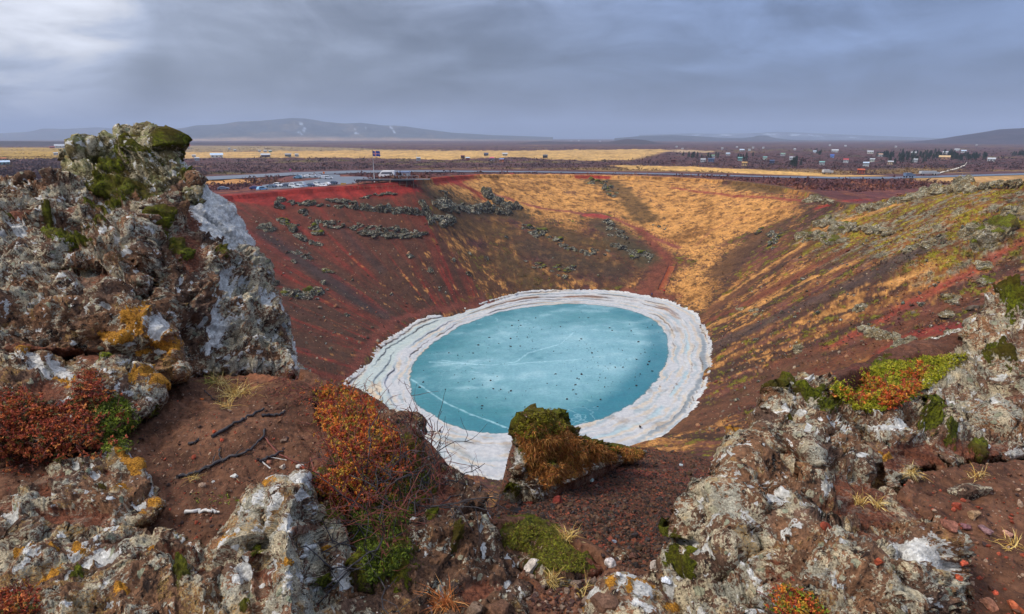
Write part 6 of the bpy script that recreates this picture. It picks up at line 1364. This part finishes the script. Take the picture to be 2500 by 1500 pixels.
# viewing platform
P = unproj(946, 447.5, 201.0); P[2] += 0.5; e = empty('viewing_platform', (P[0], P[1], P[2]), rad(3), 'dark wooden viewing platform along the red rim', 'platform')
zt = 0.9; add('deck', box(-10.4, 9.6, -2.2, 1.4, zt-.25, zt), paint(srgb(96,98,104)), e); add('deck_edge', box(-10.45, 9.65, -2.26, -2.203, zt-.5, zt+.02), paint(srgb(52,52,58)), e)
for k in range(9): add('post', box(-9.9+k*2.4, -9.7+k*2.4, -2.15, -1.95, -3.2, zt-.26), paint(srgb(86,70,60)), e)
add('ramp', box(9.7, 15, -1.0, 1.2, zt-.25, zt-.02), paint(srgb(120,122,126)), e)
for k in range(5): add('railing_post', box(2+k*2.2, 2.08+k*2.2, 1.2, 1.28, zt+.003, zt+1.0), paint(srgb(150,152,156)), e)
add('railing', box(1.9, 11, 1.2, 1.28, zt+1.003, zt+1.08), paint(srgb(170,172,176)), e)
P = rimpt(991, 203.0); P[2] += 1.0; e = empty('bench', P, 0, 'dark bench on the platform below the hut', 'bench'); add('seat', box(-1.2, 1.2, -.2, .2, .4, .46), paint(srgb(50,50,54)), e)
for x in (-1.0, 1.0): add('leg', box(x-.05, x+.05, -.18, .18, 0, .397), paint(srgb(50,50,54)), e)
def sign(px, py, z, h, w, hh, col, label, name='road_sign', thick=.08, post=srgb(150,150,150), cat='sign', P=None):
    if P is None: P = onz(px, py, z); P[2] = float(gz(P[0], P[1])[0])
    e = empty(name, P, 0, label, cat); v, f, g = tube([(0,0,-.3),(0,0,h/2),(0,0,h)], .09, .08, 8); o = np_mesh('post', v, [f, g], paint(post)); o.parent = e
    if w: add('panel', box(-w/2, w/2, -thick-.09, -.09, h-hh, h), paint(col), e)
    return e
sign(710,424,ZR,3.0,.9,.9,srgb(206,40,150),'magenta topped sign post by the road above the cars')
sign(791,427,ZR,2.2,1.1,1.1,srgb(236,130,30),'round orange road sign behind the back row of cars')
sign(0,0,0,2.0,2.2,1.3,srgb(196,160,80),'yellow brown information board at the car park entrance', name='information_board', P=rimpt(838, 235))
sign(1017,391,ZP,9,0,0,W_,'thin white mast on the purple heath right of the flag', name='mast', post=W_, cat='mast')
for (x_, y_, w, h, col, lab, nm) in ((2215,434,3.4,2.6,srgb(96,116,146),'blue grey lorry driving on the road at right','lorry'),(2016,425,4,2.6,W_,'white horse trailer standing beyond the golden strip','trailer'),(2264,428,9,2.4,W_,'long white trailer by the side road junction','trailer')):
    P = onz(x_, y_, ZR+.1); e = empty(nm, P, 0, lab, 'lorry' if nm == 'lorry' else 'trailer'); add('cargo_box', box(-w/2, w/2, -1.2, 1.2, .9, h), paint(col), e); add('cab', box(w/2+.05, w/2+2, -1.1, 1.1, .7, h*.75), paint(col), e)
    for x in (-w/3, w/3+1): 
        for y in (-1.0, 1.0): wheel(e, x, y, .45)
for k, (x_, y_) in enumerate([(600,428),(1060,419),(500,434),(1380,420),(1540,424),(2350,427)]): sign(x_, y_, ZR, 1.1, 0, 0, W_, 'short white marker post at the road edge', name='marker_post', cat='post').__setitem__('group', 'marker posts along the road')

# ------------------------------------------------------------------ stairs, path fence and visitors
def walker(px, py, label, jacket, h=1.75, name='person', P=None, face=0.0, trousers=srgb(40,42,52)):
    if P is None: P, _ = hit(px, py, True); P = P[0]; P[2] = float(gz(P[0], P[1])[0])
    k = h/1.75; J = [(0,0,.98),(0,0,1.2),(0,-.01,1.42),(0,.0,1.52),(0,.01,1.66),(.1,0,.9),(.13,.02,.5),(.14,-.02,.07),(.15,.12,.04),(-.1,0,.9),(-.12,-.06,.5),(-.13,-.14,.08),(-.14,.0,.04),(.19,0,1.40),(.27,-.02,1.12),(.25,.1,.9),(-.19,0,1.40),(-.27,-.02,1.12),(-.24,.12,.92)]
    E = [(0,1),(1,2),(2,3),(3,4),(0,5),(5,6),(6,7),(7,8),(0,9),(9,10),(10,11),(11,12),(2,13),(13,14),(14,15),(2,16),(16,17),(17,18)]
    R = [.14,.14,.15,.06,.10,.10,.07,.05,.045,.10,.07,.05,.045,.075,.055,.045,.075,.055,.045]
    def skinned(nm, idx, rs, mat, parent):
        me = bpy.data.meshes.new(nm); mp = {i: n for n, i in enumerate(idx)}; me.from_pydata([tuple(np.array(J[i])*k) for i in idx], [(mp[a], mp[b]) for a, b in E if a in mp and b in mp], [])
        o = bpy.data.objects.new(nm, me); sc.collection.objects.link(o); o.modifiers.new('Skin', 'SKIN'); s = o.modifiers.new('Sub', 'SUBSURF'); s.levels = 1; s.render_levels = 1
        for n, i in enumerate(idx): me.skin_vertices[0].data[n].radius = (rs[i]*k, rs[i]*k)
        me.skin_vertices[0].data[0].use_root = True; me.materials.append(mat); o.parent = parent; return o
    e = empty('person', P, face, label, 'person'); skinned('body', list(range(19)), R, paint(trousers), e)
    skinned('jacket', [0,1,2,13,14,16,17], [r*1.22 for r in R], paint(jacket), e); 
    import bmesh
    bm = bmesh.new(); bmesh.ops.create_uvsphere(bm, u_segments=10, v_segments=8, radius=.125*k); me = bpy.data.meshes.new('head'); bm.to_mesh(me); bm.free(); me.materials.append(paint(srgb(120,80,64))); o = bpy.data.objects.new('hat', me); sc.collection.objects.link(o); o.location = (0, .01*k, 1.68*k); o.parent = e
walker(1621, 719, 'person in a bright red jacket standing at the foot of the stairs', srgb(206,24,30), 1.8)
walker(1591, 727, 'person in a blue jacket at the shore just left of the red one', srgb(40,70,130), 1.75, face=0.6)
walker(0, 0, 'person in black standing beside the ticket hut', srgb(24,26,34), 1.8, P=rimpt(978, 206)+np.array([0, 0, .9]))
def on(px, py):
    P, _ = hit(px, py, True); P = P[0]; P[2] = float(gz(P[0], P[1])[0]); return P
A_, B_ = on(1616, 708), on(1642, 650)
v = B_-A_; L = np.linalg.norm(v[:2]); u = v/np.linalg.norm(v[:2]); a = math.atan2(u[0], u[1])
e = empty('wooden_stairs', A_, -a, 'red brown wooden stairs climbing from the ice to the upper path', 'stairs'); n = 20; rise = v[2]/n; M_ST = paint(srgb(176,92,56))
for k in range(n): add('step', box(-1.1, 1.1, k*L/n, (k+.8)*L/n, k*rise+.05, k*rise+.25), M_ST, e)
for s_ in (-1.25, 1.25):
    v_, f_, g_ = tube([(s_, k*L/6, k*v[2]/6+1.1) for k in range(7)], .06, .06, 6); o = np_mesh('handrail', v_, [f_, g_], paint(srgb(92,48,40))); o.parent = e
    v_, f_, g_ = tube([(s_, k*L/6, k*v[2]/6+.15) for k in range(7)], .12, .12, 6); o = np_mesh('stringer', v_, [f_, g_], paint(srgb(92,48,40))); o.parent = e
    for k in range(8): add('post', box(s_-.05, s_+.05, k*L/7-.05, k*L/7+.05, k*v[2]/7-.3, k*v[2]/7+1.1), paint(srgb(92,48,40)), e)
def rope_fence(trail, label, n, col=srgb(150,70,70), off=(0, -3)):
    t = np.array(trail, float)+np.array(off); s = np.r_[0, np.cumsum(np.hypot(*np.diff(t, axis=0).T))]; q = np.linspace(0, s[-1], n); pts = [on(np.interp(a, s, t[:, 0]), np.interp(a, s, t[:, 1])) for a in q]
    e = empty('rope_fence', pts[0], 0, label, 'fence'); o = pts[0]
    for p in pts: add('post', box(p[0]-o[0]-.07, p[0]-o[0]+.07, p[1]-o[1]-.07, p[1]-o[1]+.07, p[2]-o[2]-.2, p[2]-o[2]+1.0), paint(col), e)
    run = [pts[0]]
    for p in pts[1:]:
        if np.linalg.norm(p-run[-1]) < 14: run.append(p)
    v_, f_, g_ = tube([p-o+np.array([0, 0, .9]) for p in run], .04, .04, 5); r = np_mesh('rope', v_, [f_, g_], paint(col)); r.parent = e
rope_fence(TRAIL1[:5], 'reddish rope fence beside the upper path down to the stairs', 26)
rope_fence(TRAIL2, 'reddish fence along the far path across the golden slope', 22)
rope_fence([(860,457),(900,458),(950,456),(1000,452),(1020,452)], 'line of short brown posts below the viewing platform', 12, srgb(140,100,70), (0, 4))

# ------------------------------------------------------------------ conifers
def conifer(seed):
    e = empty('conifer', (0, 0, 0)); r = np.random.RandomState(seed); H = 6.5; v, f, g = tube([(0,0,-.2),(0,0,H*.5),(0,0,H*.95)], .16, .04, 6); o = np_mesh('trunk', v, [f, g], paint(srgb(70,52,42))); o.parent = e
    n = 420; t = r.uniform(.06, 1, n); rad_ = 1.7*(1-t)**.8*r.uniform(.35, 1, n)+.08; a = r.uniform(0, 2*np.pi, n); P = np.stack([rad_*np.cos(a), rad_*np.sin(a), t*H], 1); N = np.stack([np.cos(a), np.sin(a), np.full(n, -.25)], 1)
    V, F, C = leaf_mesh(P, N, 2, .26, .1, [srgb(30,46,28), srgb(42,60,34), srgb(24,38,26)]); o = np_mesh('crown', V, F, M_LEAF, {'Col': C}, smooth=False); o.parent = e
    return e
cp = [conifer(5), conifer(6)]; cu = [False, False]; rc_ = np.random.RandomState(3)
TREES = []
for (x0, x1, yc, dy, n) in ((2140,2200,383,4,26),(2195,2300,384,6,52),(2280,2330,379,5,26),(2320,2410,388,5,48),(1990,2010,377,3,8),(2470,2500,380,3,10),(1800,1840,388,6,8),(1930,1960,403,5,8),(2170,2260,397,4,12),(1660,1760,385,8,12)):
    TREES += [(rc_.uniform(x0, x1), yc+rc_.uniform(-dy, dy)) for _ in range(n)]
for i, (x_, y_) in enumerate(TREES):
    k = i % 2; o = cp[k] if not cu[k] else copy_tree(cp[k]); cu[k] = True
    P = onz(x_, y_, ZP); P[2] = float(gz(P[0], P[1])[0]); o.location = Vector(P); s = rc_.uniform(.55, 1.05); o.scale = (s, s, s); o.rotation_euler = (0, 0, rc_.uniform(0, 6))
    if x_ > 2135 and y_ < 395: tag(o, 'dark green conifer in the plantation at the right', 'tree', 'conifers of the dark plantation')
    else: tag(o, 'dark conifer among the scattered cabins', 'tree', 'conifers scattered among the cabins')
# ------------------------------------------------------------------ rocks on the crater walls
M_WALLROCK = rock_mat('wall_rock', base=(58, 56, 52), dark=(30, 28, 26), warm=(74, 62, 44), lich=(112, 134, 124), scale=0.2)
M_RIMROCK = rock_mat('rim_rock', base=(120, 116, 98), dark=(52, 46, 40), warm=(128, 110, 76), lich=(158, 156, 130), scale=0.2)
def lump(seed, sq, sub=3):
    V, F = stone_geo(seed, 0.22, sub, sq, 16, (0.42, 0.72)); w, i_ = worley(V, 1.9, seed); return V*(1+0.28*(i_-0.5))[:, None]+0.07*np.stack([fbm(V, 3.5, 3, 0.6, seed+q) for q in range(3)], 1), F
LUMPS = {}
def outcrop(line, n, s0, s1, label, sq=(1, 1, 1), spread=4, name='rock_outcrop', mat=None, moss=0.25, white=0.0, orange=0.05, group='lava outcrops on the crater walls', cat='rock', seed=0, sub=3, sink=0.15):
    q = np.array(line, float); r = np.random.RandomState(seed+int(abs(q).sum())); parts = []; M = []; L = []
    s = np.r_[0, np.cumsum(np.hypot(*np.diff(q, axis=0).T))] if len(q) > 1 else np.array([0.])
    for k in range(n):
        t = r.uniform(0, s[-1]) if len(q) > 1 else 0
        x = (np.interp(t, s, q[:, 0]) if len(q) > 1 else q[0, 0])+r.normal()*spread; y = (np.interp(t, s, q[:, 1]) if len(q) > 1 else q[0, 1])+r.normal()*spread*0.6
        P = on(x, y); sz = r.uniform(s0, s1)*1.3; key = (k % 7, sq, sub)
        if key not in LUMPS: LUMPS[key] = lump(500+k % 7, sq, sub)
        V, F = LUMPS[key]; a = r.uniform(0, 6.28); R_ = np.array([[math.cos(a), -math.sin(a), 0], [math.sin(a), math.cos(a), 0], [0, 0, 1]]); W = (V@R_.T)*sz+P-np.array([0, 0, sz*sink]); parts.append((W, F))
        up = sstep(V[:, 2]/sq[2], 0.1, 0.7); mm = np.stack([np.full(len(V), 0.5*white)*(0.6+r.uniform(0, .8)), up*r.uniform(0, 1)*moss*2, up*orange*r.uniform(0, 2), np.zeros(len(V))], 1); M.append(mm); L.append(np.tile([0.25+0.4*r.uniform(), r.uniform(.2, .8), 0.3, 1], (len(V), 1)))
    V, F, _ = join(parts); org = V.mean(0); o = np_mesh(name, V, F, mat or M_WALLROCK, {'M': np.concatenate(M), 'L': np.concatenate(L)}, smooth=False, origin=org); return tag(o, label, cat, group)
COL = (0.75, 0.75, 1.25); FL = (1.5, 1.2, 0.5)
outcrop([(868,508),(900,510),(940,512),(980,515),(1020,520),(1034,524)], 46, 1.0, 1.9, 'columned dark cliff band under the viewing platform', COL, 3, name='columnar_cliff')
outcrop([(708,494),(755,497),(790,500),(830,505),(862,504)], 30, 0.7, 1.3, 'thin rocky band left of the columned cliff', (1, 1, .9), 2)
outcrop([(690,486),(684,496),(680,503),(692,505)], 8, 1.0, 1.9, 'cluster of dark rocks at the left end of the rocky band', (1, 1, 1.1), 3)
outcrop([(731,512),(738,518),(748,526)], 5, 0.8, 1.7, 'small rock cluster just below the rocky band', (1, 1, 1), 2)
outcrop([(800,486),(830,490),(868,492)], 16, 0.7, 1.3, 'flat dark ledges above the rocky band', FL, 3); outcrop([(885,482),(915,476),(960,472)], 16, 0.6, 1.2, 'flat dark ledges just below the platform', FL, 3)
outcrop([(757,540),(800,548),(850,553),(900,558),(960,560),(1020,568)], 60, 0.5, 1.3, 'broken teal lichened band below the columned cliff', (1.2, 1, .7), 8)
outcrop([(880,568),(930,570),(980,574),(1028,570)], 46, 0.7, 1.5, 'layered grey ledge low under the columned cliff', FL, 5)
outcrop([(1035,500),(1045,525),(1050,545),(1058,556)], 16, 0.9, 1.8, 'narrow pillar ending the columned cliff on the right', COL, 3)
outcrop([(1062,500),(1090,505),(1130,508),(1180,510),(1240,520)], 46, 1.3, 2.6, 'dark cliff with golden grass right of the red wall', (1, 1, 1.15), 8, moss=.2)
outcrop([(1065,530),(1100,538),(1085,545)], 16, 1.2, 2.4, 'rounded dark outcrop below the golden cliff', (1, 1, 1), 6)
outcrop([(1190,465),(1186,478),(1205,488),(1225,500),(1260,512)], 22, 1.4, 2.9, 'jagged pinnacle at the top of the dark cliff', (1, 1, 1.3), 5)
outcrop([(1440,444),(1470,446),(1490,460),(1500,475)], 26, 0.8, 1.8, 'mossy rocks on the knoll of the golden slope', (1.1, 1, .8), 7, moss=.9)
outcrop([(1475,538),(1500,560),(1520,580)], 26, 0.7, 1.7, 'pale blue lichened outcrop below the path', (1, 1, .9), 8, white=.5); outcrop([(1540,620),(1575,618),(1590,630)], 16, .7, 1.5, 'pale rocks left of the stairs', (1, 1, .9), 6, white=.5, moss=.5)
outcrop([(1380,600),(1410,610),(1440,620),(1485,612)], 24, .7, 1.5, 'grey rocks in the brown scrub of the middle slope', (1, 1, .8), 9)
outcrop([(651,556),(654,562)], 3, 2.2, 3.0, 'big round grey boulder on the left red wall', (1, 1, 1), 1, name='boulder', moss=.05, seed=3); outcrop([(669,560)], 2, 1.1, 1.5, 'dark boulder leaning on the big round one', (1, 1, 1), 2, name='boulder')
outcrop([(684,536),(700,545),(712,560)], 12, 0.9, 1.8, 'mossy outcrop right of the big round boulder', (1, 1, 1), 4, moss=.8); outcrop([(764,548),(775,560),(790,572)], 18, 0.7, 1.4, 'mossy outcrop in the middle of the red wall', (1, 1, .8), 5, moss=.8)
outcrop([(720,575),(745,588)], 13, 0.7, 1.4, 'teal rock cluster below the mossy outcrop', (1, 1, .8), 5); outcrop([(765,592),(785,598)], 9, .6, 1.2, 'small teal rock cluster in the upper red wall', (1, 1, .8), 4); outcrop([(715,610),(735,622),(755,630)], 28, 0.35, .9, 'scatter of teal rocks above the dark streak', (1, 1, .7), 8)
outcrop([(718,640)], 2, 0.9, 1.2, 'grey boulder in the middle of the left wall', name='boulder', spread=1); outcrop([(670,693)], 2, 1.2, 1.5, 'pale boulder near the left block on the red wall', name='boulder', spread=1, white=.4)
outcrop([(786,656),(798,662),(808,666)], 7, .7, 1.1, 'flat mossy rock on the red wall', FL, 2, moss=1.2)
outcrop([(700,712),(725,716),(745,722),(768,712),(778,700)], 26, 1.0, 1.9, 'dark outcrop with yellow moss low on the left wall', (1, 1, .9), 6, moss=.5, orange=.3)
for (x_, y_, s, lab) in ((1002,626,1.2,'blue grey boulder high on the maroon slope'),(1050,660,1.3,'dark boulder with grass on the maroon slope'),(1107,633,.9,'small boulder at the edge of the grassy slope'),(1146,618,1.0,'pale boulder on the upper grassy slope'),(1186,631,1.1,'pale grey boulder right of the others on the grassy slope'),(736,585,.7,'small round rock at the left of the teal cluster'),(1236,580,1.1,'dark boulder under the golden cliff'),(1142,670,1.1,'low boulder in the straw patches'),(846,770,.9,'boulder with straw around it near the left shore'),(790,690,1.4,'blue grey rock above the yellow mossed outcrop')):
    outcrop([(x_, y_)], 2, s*.8, s, lab, name='boulder', spread=1, moss=.2)
RR = dict(mat=M_RIMROCK, group='lichened rocks on the right rim')
outcrop([(2100,512),(2135,508),(2170,500)], 22, 1.2, 2.3, 'grey lichened crest at the left end of the right rim', (1, 1, .9), 4, **RR)
outcrop([(2175,498),(2210,488),(2250,478),(2300,466)], 34, 1.1, 2.0, 'long grey lichened crest of the right rim', (1.1, 1, .9), 3, **RR)
outcrop([(2325,462),(2340,455),(2355,462),(2375,465)], 16, 1.4, 2.2, 'highest knob of the right rim', (1, 1, 1.1), 4, **RR)
outcrop([(2400,450),(2450,447),(2500,446)], 18, .7, 1.3, 'low grey rocks along the rim at the right edge', (1, 1, .8), 4, **RR)
outcrop([(1970,490),(2000,486),(2035,492)], 14, 1.0, 1.8, 'small dark outcrop where the far rim dips', (1, 1, .8), 4, **RR)
outcrop([(2000,545),(2040,548),(2080,556)], 30, 1.1, 2.1, 'grey outcrop high on the right wall', (1.1, 1, .9), 8, moss=.4, **RR)
outcrop([(1950,585),(2000,575),(2060,590)], 30, .9, 1.9, 'pale grey outcrop with moss below the high one', (1.1, 1, .8), 8, moss=.7, white=.3, **RR)
outcrop([(2120,555),(2160,565),(2190,575)], 16, 1.0, 1.9, 'pale slabs in the middle of the lichened slope', (1.2, 1, .7), 6, white=.4, **RR)
outcrop([(2370,555),(2400,570),(2440,560),(2420,590),(2380,610)], 26, 1.2, 2.5, 'dark hollowed outcrop on the right slope', (1, 1, 1.1), 8, moss=.5, **RR)
outcrop([(2215,608),(2250,600),(2280,592)], 18, .7, 1.4, 'teal lichened rocks at the top of the grey scree', (1, 1, .7), 5, **RR)
outcrop([(2470,515),(2495,525)], 9, 1.2, 2.0, 'pale boulder near the right edge of the lichened slope', (1, 1, .9), 5, **RR)
outcrop([(2395,640),(2430,645),(2400,655)], 10, .6, 1.1, 'pale flat slabs above the red scree', FL, 5, white=.3, **RR)
outcrop([(2405,680),(2412,692)], 5, .9, 1.5, 'mossy boulder beside the red scree at right', (1, 1, .8), 3, moss=.8, **RR)
outcrop([(2095,742),(2102,762)], 6, .8, 1.4, 'teal boulder at the edge of the dark scrub', (1, 1, 1.1), 3, **RR)
outcrop([(2110,806),(2140,818),(2175,822),(2200,820)], 26, .7, 1.3, 'low teal rock wall above the hummock', (1, 1, .9), 4, white=.2, **RR)
outcrop([(2200,840),(2235,846)], 12, .8, 1.5, 'grey boulder left of the white crusted one', (1, 1, .9), 5, **RR)
outcrop([(2275,850),(2310,838),(2350,828),(2365,842),(2300,858)], 34, .9, 1.8, 'broad white crusted boulder beside the right ridge', (1, 1, 1), 7, white=.8, **RR)
outcrop([(2180,860),(2190,868)], 4, .6, 1.0, 'mossy upright rock above the hummock', (1, 1, 1.1), 3, moss=.6, **RR)
outcrop([(1945,845),(1955,860)], 8, .5, .9, 'grey rock with scrub in the lower right wall', (1, 1, 1), 3, **RR)
outcrop([(2300,720),(2340,730),(2320,745)], 12, .4, .9, 'group of small grey rocks on the red scree', (1, 1, .7), 8, **RR); outcrop([(2305,762),(2325,768)], 6, .7, 1.2, 'smooth brown grey boulder on the red scree', FL, 3, **RR)
outcrop([(1845,768),(1865,762),(1788,752),(1800,760)], 12, .4, .9, 'pale blue rocks strung along the lower scree', (1, 1, .7), 4, white=.4, **RR)
outcrop([(1270,560),(1330,575),(1360,590)], 22, .8, 1.8, 'dark rocks in the scrub below the golden cliff', (1.1, 1, .8), 9, moss=.4); outcrop([(1290,640),(1340,650),(1400,660)], 22, .6, 1.3, 'low mossy ledges in the lower far slope', FL, 9, moss=.6)
outcrop([(1500,600),(1530,610),(1560,625)], 26, .7, 1.6, 'grey outcrop beside the path to the stairs', (1.1, 1, .9), 7, white=.4); outcrop([(1570,540),(1620,560)], 7, .4, .9, 'few dark rocks beside the upper path', (1, 1, .8), 6)
outcrop([(1850,560),(1900,575),(1880,600)], 18, .7, 1.5, 'dark mossy rocks where the right wall turns', (1.1, 1, .8), 8, moss=.6); outcrop([(1060,455),(1090,470),(1075,490)], 12, .6, 1.2, 'dark rocks right of the platform', (1, 1, .8), 6)
# loose boulders that rolled down: each its own object
bp = []
for i in range(5):
    V, F = lump(700+i, (1, .85, .7)); o = np_mesh('loose_boulder', V, F, M_WALLROCK, {'M': np.tile([0.12, 0.25*(i % 2), 0.0, 0.0], (len(V), 1)), 'L': np.tile([0.7, 0.5, .3, 1], (len(V), 1))}, smooth=False); bp.append([o, False])
def loose(zone_, n, s0, s1, label, group, seed):
    r = np.random.RandomState(seed); poly = np.array(zone_, float); x0, y0 = poly.min(0); x1, y1 = poly.max(0); k = 0
    while k < n:
        x, y = r.uniform(x0, x1), r.uniform(y0, y1)
        if not inpoly(np.array([x]), np.array([y]), poly)[0]: continue
        P = on(x, y); e = bp[r.randint(5)]; o = e[0].copy() if e[1] else e[0]
        if e[1]: sc.collection.objects.link(o)
        e[1] = True; s = s0*(s1/s0)**(r.uniform()**2.2); o.location = Vector(P+np.array([0, 0, s*.2])); o.scale = (s, s, s); o.rotation_euler = (0, 0, r.uniform(0, 6)); tag(o, label, 'rock', group); k += 1
loose([(600,520),(700,520),(860,600),(1000,620),(1150,700),(1000,760),(880,860),(760,850),(680,700)], 110, .16, .8, 'loose boulder on the red left wall', 'boulders on the left wall', 1)
loose([(1250,560),(1500,560),(1600,640),(1560,710),(1250,710)], 40, .2, .9, 'loose boulder in the scrub of the far slope', 'boulders on the far slope', 2)
loose([(1720,800),(1900,640),(2200,560),(2480,520),(2480,640),(2350,780),(2050,850),(1800,1020),(1730,950)], 110, .15, .9, 'loose boulder on the right wall', 'boulders on the right wall', 3)
# stones frozen into the lake ice
V, F = stone_geo(777, .3, 1, (1, .8, .6)); st0 = np_mesh('ice_stone', V, F, simple('wet_stone', srgb(44,34,30), .8), smooth=False); first = True; r = np.random.RandomState(17); inn_w = onz(*np.array(INN_PX, float).T, 0)[:, :2]
k = 0
while k < 250:
    p = LC+np.array([r.normal()*24+8, r.normal()*24]); 
    if not inpoly(p[:1], p[1:], inn_w)[0] or segdist(p[:1], p[1:], inn_w)[0] < 1.5 or r.uniform() > 0.45+0.4*math.sin(p[0]*.16+1)*math.cos(p[1]*.13): continue
    o = st0 if first else st0.copy()
    if not first: sc.collection.objects.link(o)
    first = False; s = .10*(4**(r.uniform()**2.5)); o.location = (p[0], p[1], .04+s*.15); o.scale = (s*r.uniform(.8, 1.4), s, s*.8); o.rotation_euler = (0, 0, r.uniform(0, 6)); tag(o, 'small dark stone lying on the turquoise lake ice', 'stone', 'stones on the lake ice'); k += 1
for (x_, y_, s, lab) in ((1074,1052,.38,'larger dark stone on the white shore ice at lower left'),(1563,1042,.35,'dark stone on the right shore ice'),(1135,1143,.25,'small dark stone on the near shore ice')):
    o = st0.copy(); sc.collection.objects.link(o); P = onz(x_, y_, .7); o.location = Vector(P); o.scale = (s*1.3, s, s*.8); tag(o, lab, 'stone', 'stones on the shore ice')

# ------------------------------------------------------------------ low plants on the slopes and the plain, coloured like the cover they stand in
def cover(n, region, size, height, k, name, label, pick, zmin=0.0, shade=(0.75, 1.15)):
    poly = np.array(region, float); x0, y0 = poly.min(0); x1, y1 = poly.max(0); X = RND.uniform(x0, x1, n); Y = RND.uniform(y0, y1, n); m = inpoly(X, Y, poly); P, ok = hit(X[m], Y[m], True); P = P[ok]
    r = np.hypot(P[:, 0], P[:, 1]); a = np.arctan2(P[:, 0], P[:, 1]); i = np.clip(np.searchsorted(RG, r), 0, len(RG)-1); j = np.clip(np.round((a-AZ[0])/(AZ[1]-AZ[0])).astype(int), 0, len(AZ)-1); C = GC[i, j]
    q = pick(C, P, GT[i, j]); P = P[q]; C = C[q]; P[:, 2] = gz(P[:, 0], P[:, 1]); N = np.tile([0, 0, 1.0], (len(P), 1)); N += RND.normal(size=N.shape)*.35; sz = size*np.exp(RND.normal(size=len(P))*.35)
    T = np.repeat(P, k, 0); mlt = np.repeat(sz, k)[:, None]; T = T+RND.normal(size=T.shape)*mlt*np.array([1.0, 1.0, .35])+np.array([0, 0, 1])*mlt*height; d = RND.normal(size=T.shape)+np.array([0, 0, .6]); d /= np.linalg.norm(d, axis=1)[:, None]
    s_ = np.cross(d, RND.normal(size=T.shape)); s_ /= np.linalg.norm(s_, axis=1)[:, None]
    V = np.stack([T-s_*mlt*.35, T+s_*mlt*.35, T+d*mlt*.9], 1).reshape(-1, 3); F = np.arange(len(V)).reshape(-1, 3); CC = np.repeat(np.repeat(C, k, 0)*RND.uniform(shade[0], shade[1], (len(T), 1)), 3, 0)
    tag(np_mesh(name, V, F, M_BLADE, {'Col': np.clip(CC, 0, 1)}, smooth=False), label, 'plants', kind='stuff')
def offroad(P):
    q = onz(*np.array(ROAD_C).T, ZP)[:, :2]; k = segdist(P[:, 0], P[:, 1], q, closed=False) > 24
    for L in LOTS:
        q = onz(*np.array(L, float).T, ZP+1.4)[:, :2]; k &= ~inpoly(P[:, 0], P[:, 1], q) & (segdist(P[:, 0], P[:, 1], q) > 9)
    return k
isveg = lambda C, P, t: ((C[:, 1] > 0.52*C[:, 0]) & (C[:, 0] > .09)) | (RND.uniform(size=len(C)) < .08)
cover(32000, [(1040,440),(1200,424),(1500,424),(1850,445),(1980,500),(2200,470),(2500,440),(2500,800),(2100,860),(1800,1050),(1740,900),(1700,760),(1500,712),(1200,725),(1100,600)], .27, .15, 9, 'dry_grass', 'dry grass and heath on the crater slopes', isveg)
cover(16000, [(430,360),(2500,360),(2500,442),(2100,470),(1200,430),(1000,440),(480,470)], .9, .25, 8, 'heath_scrub', 'purple brown heath scrub on the plain', lambda C, P, t: (t > 1.08) & (np.hypot(P[:, 0], P[:, 1]) < 1600) & (C[:, 1] < .2) & offroad(P), shade=(.55, 1.15))
cover(5000, [(0,360),(200,360),(200,450),(0,450)], .9, .25, 7, 'heath_scrub', 'purple heath scrub left of the crag', lambda C, P, t: (t > 1.08) & (C[:, 1] < .2), shade=(.6, 1.15))
# ------------------------------------------------------------------ haze
def haze():
    V, F = box(-15500, 15500, -300, 15500, -8, 420); m = bpy.data.materials.new('haze_air'); m.use_nodes = True; t = NT(m.node_tree); t.n.clear()
    v = t.node('ShaderNodeVolumePrincipled'); v.inputs['Color'].default_value = (0.62, 0.74, 1.0, 1); v.inputs['Density'].default_value = HAZE; v.inputs['Anisotropy'].default_value = 0.0
    o = t.node('ShaderNodeOutputMaterial'); t.l.new(v.outputs[0], o.inputs['Volume']); tag(np_mesh('haze', V, F, m, smooth=False), kind='stuff')
HAZE = 1.5e-4
haze()
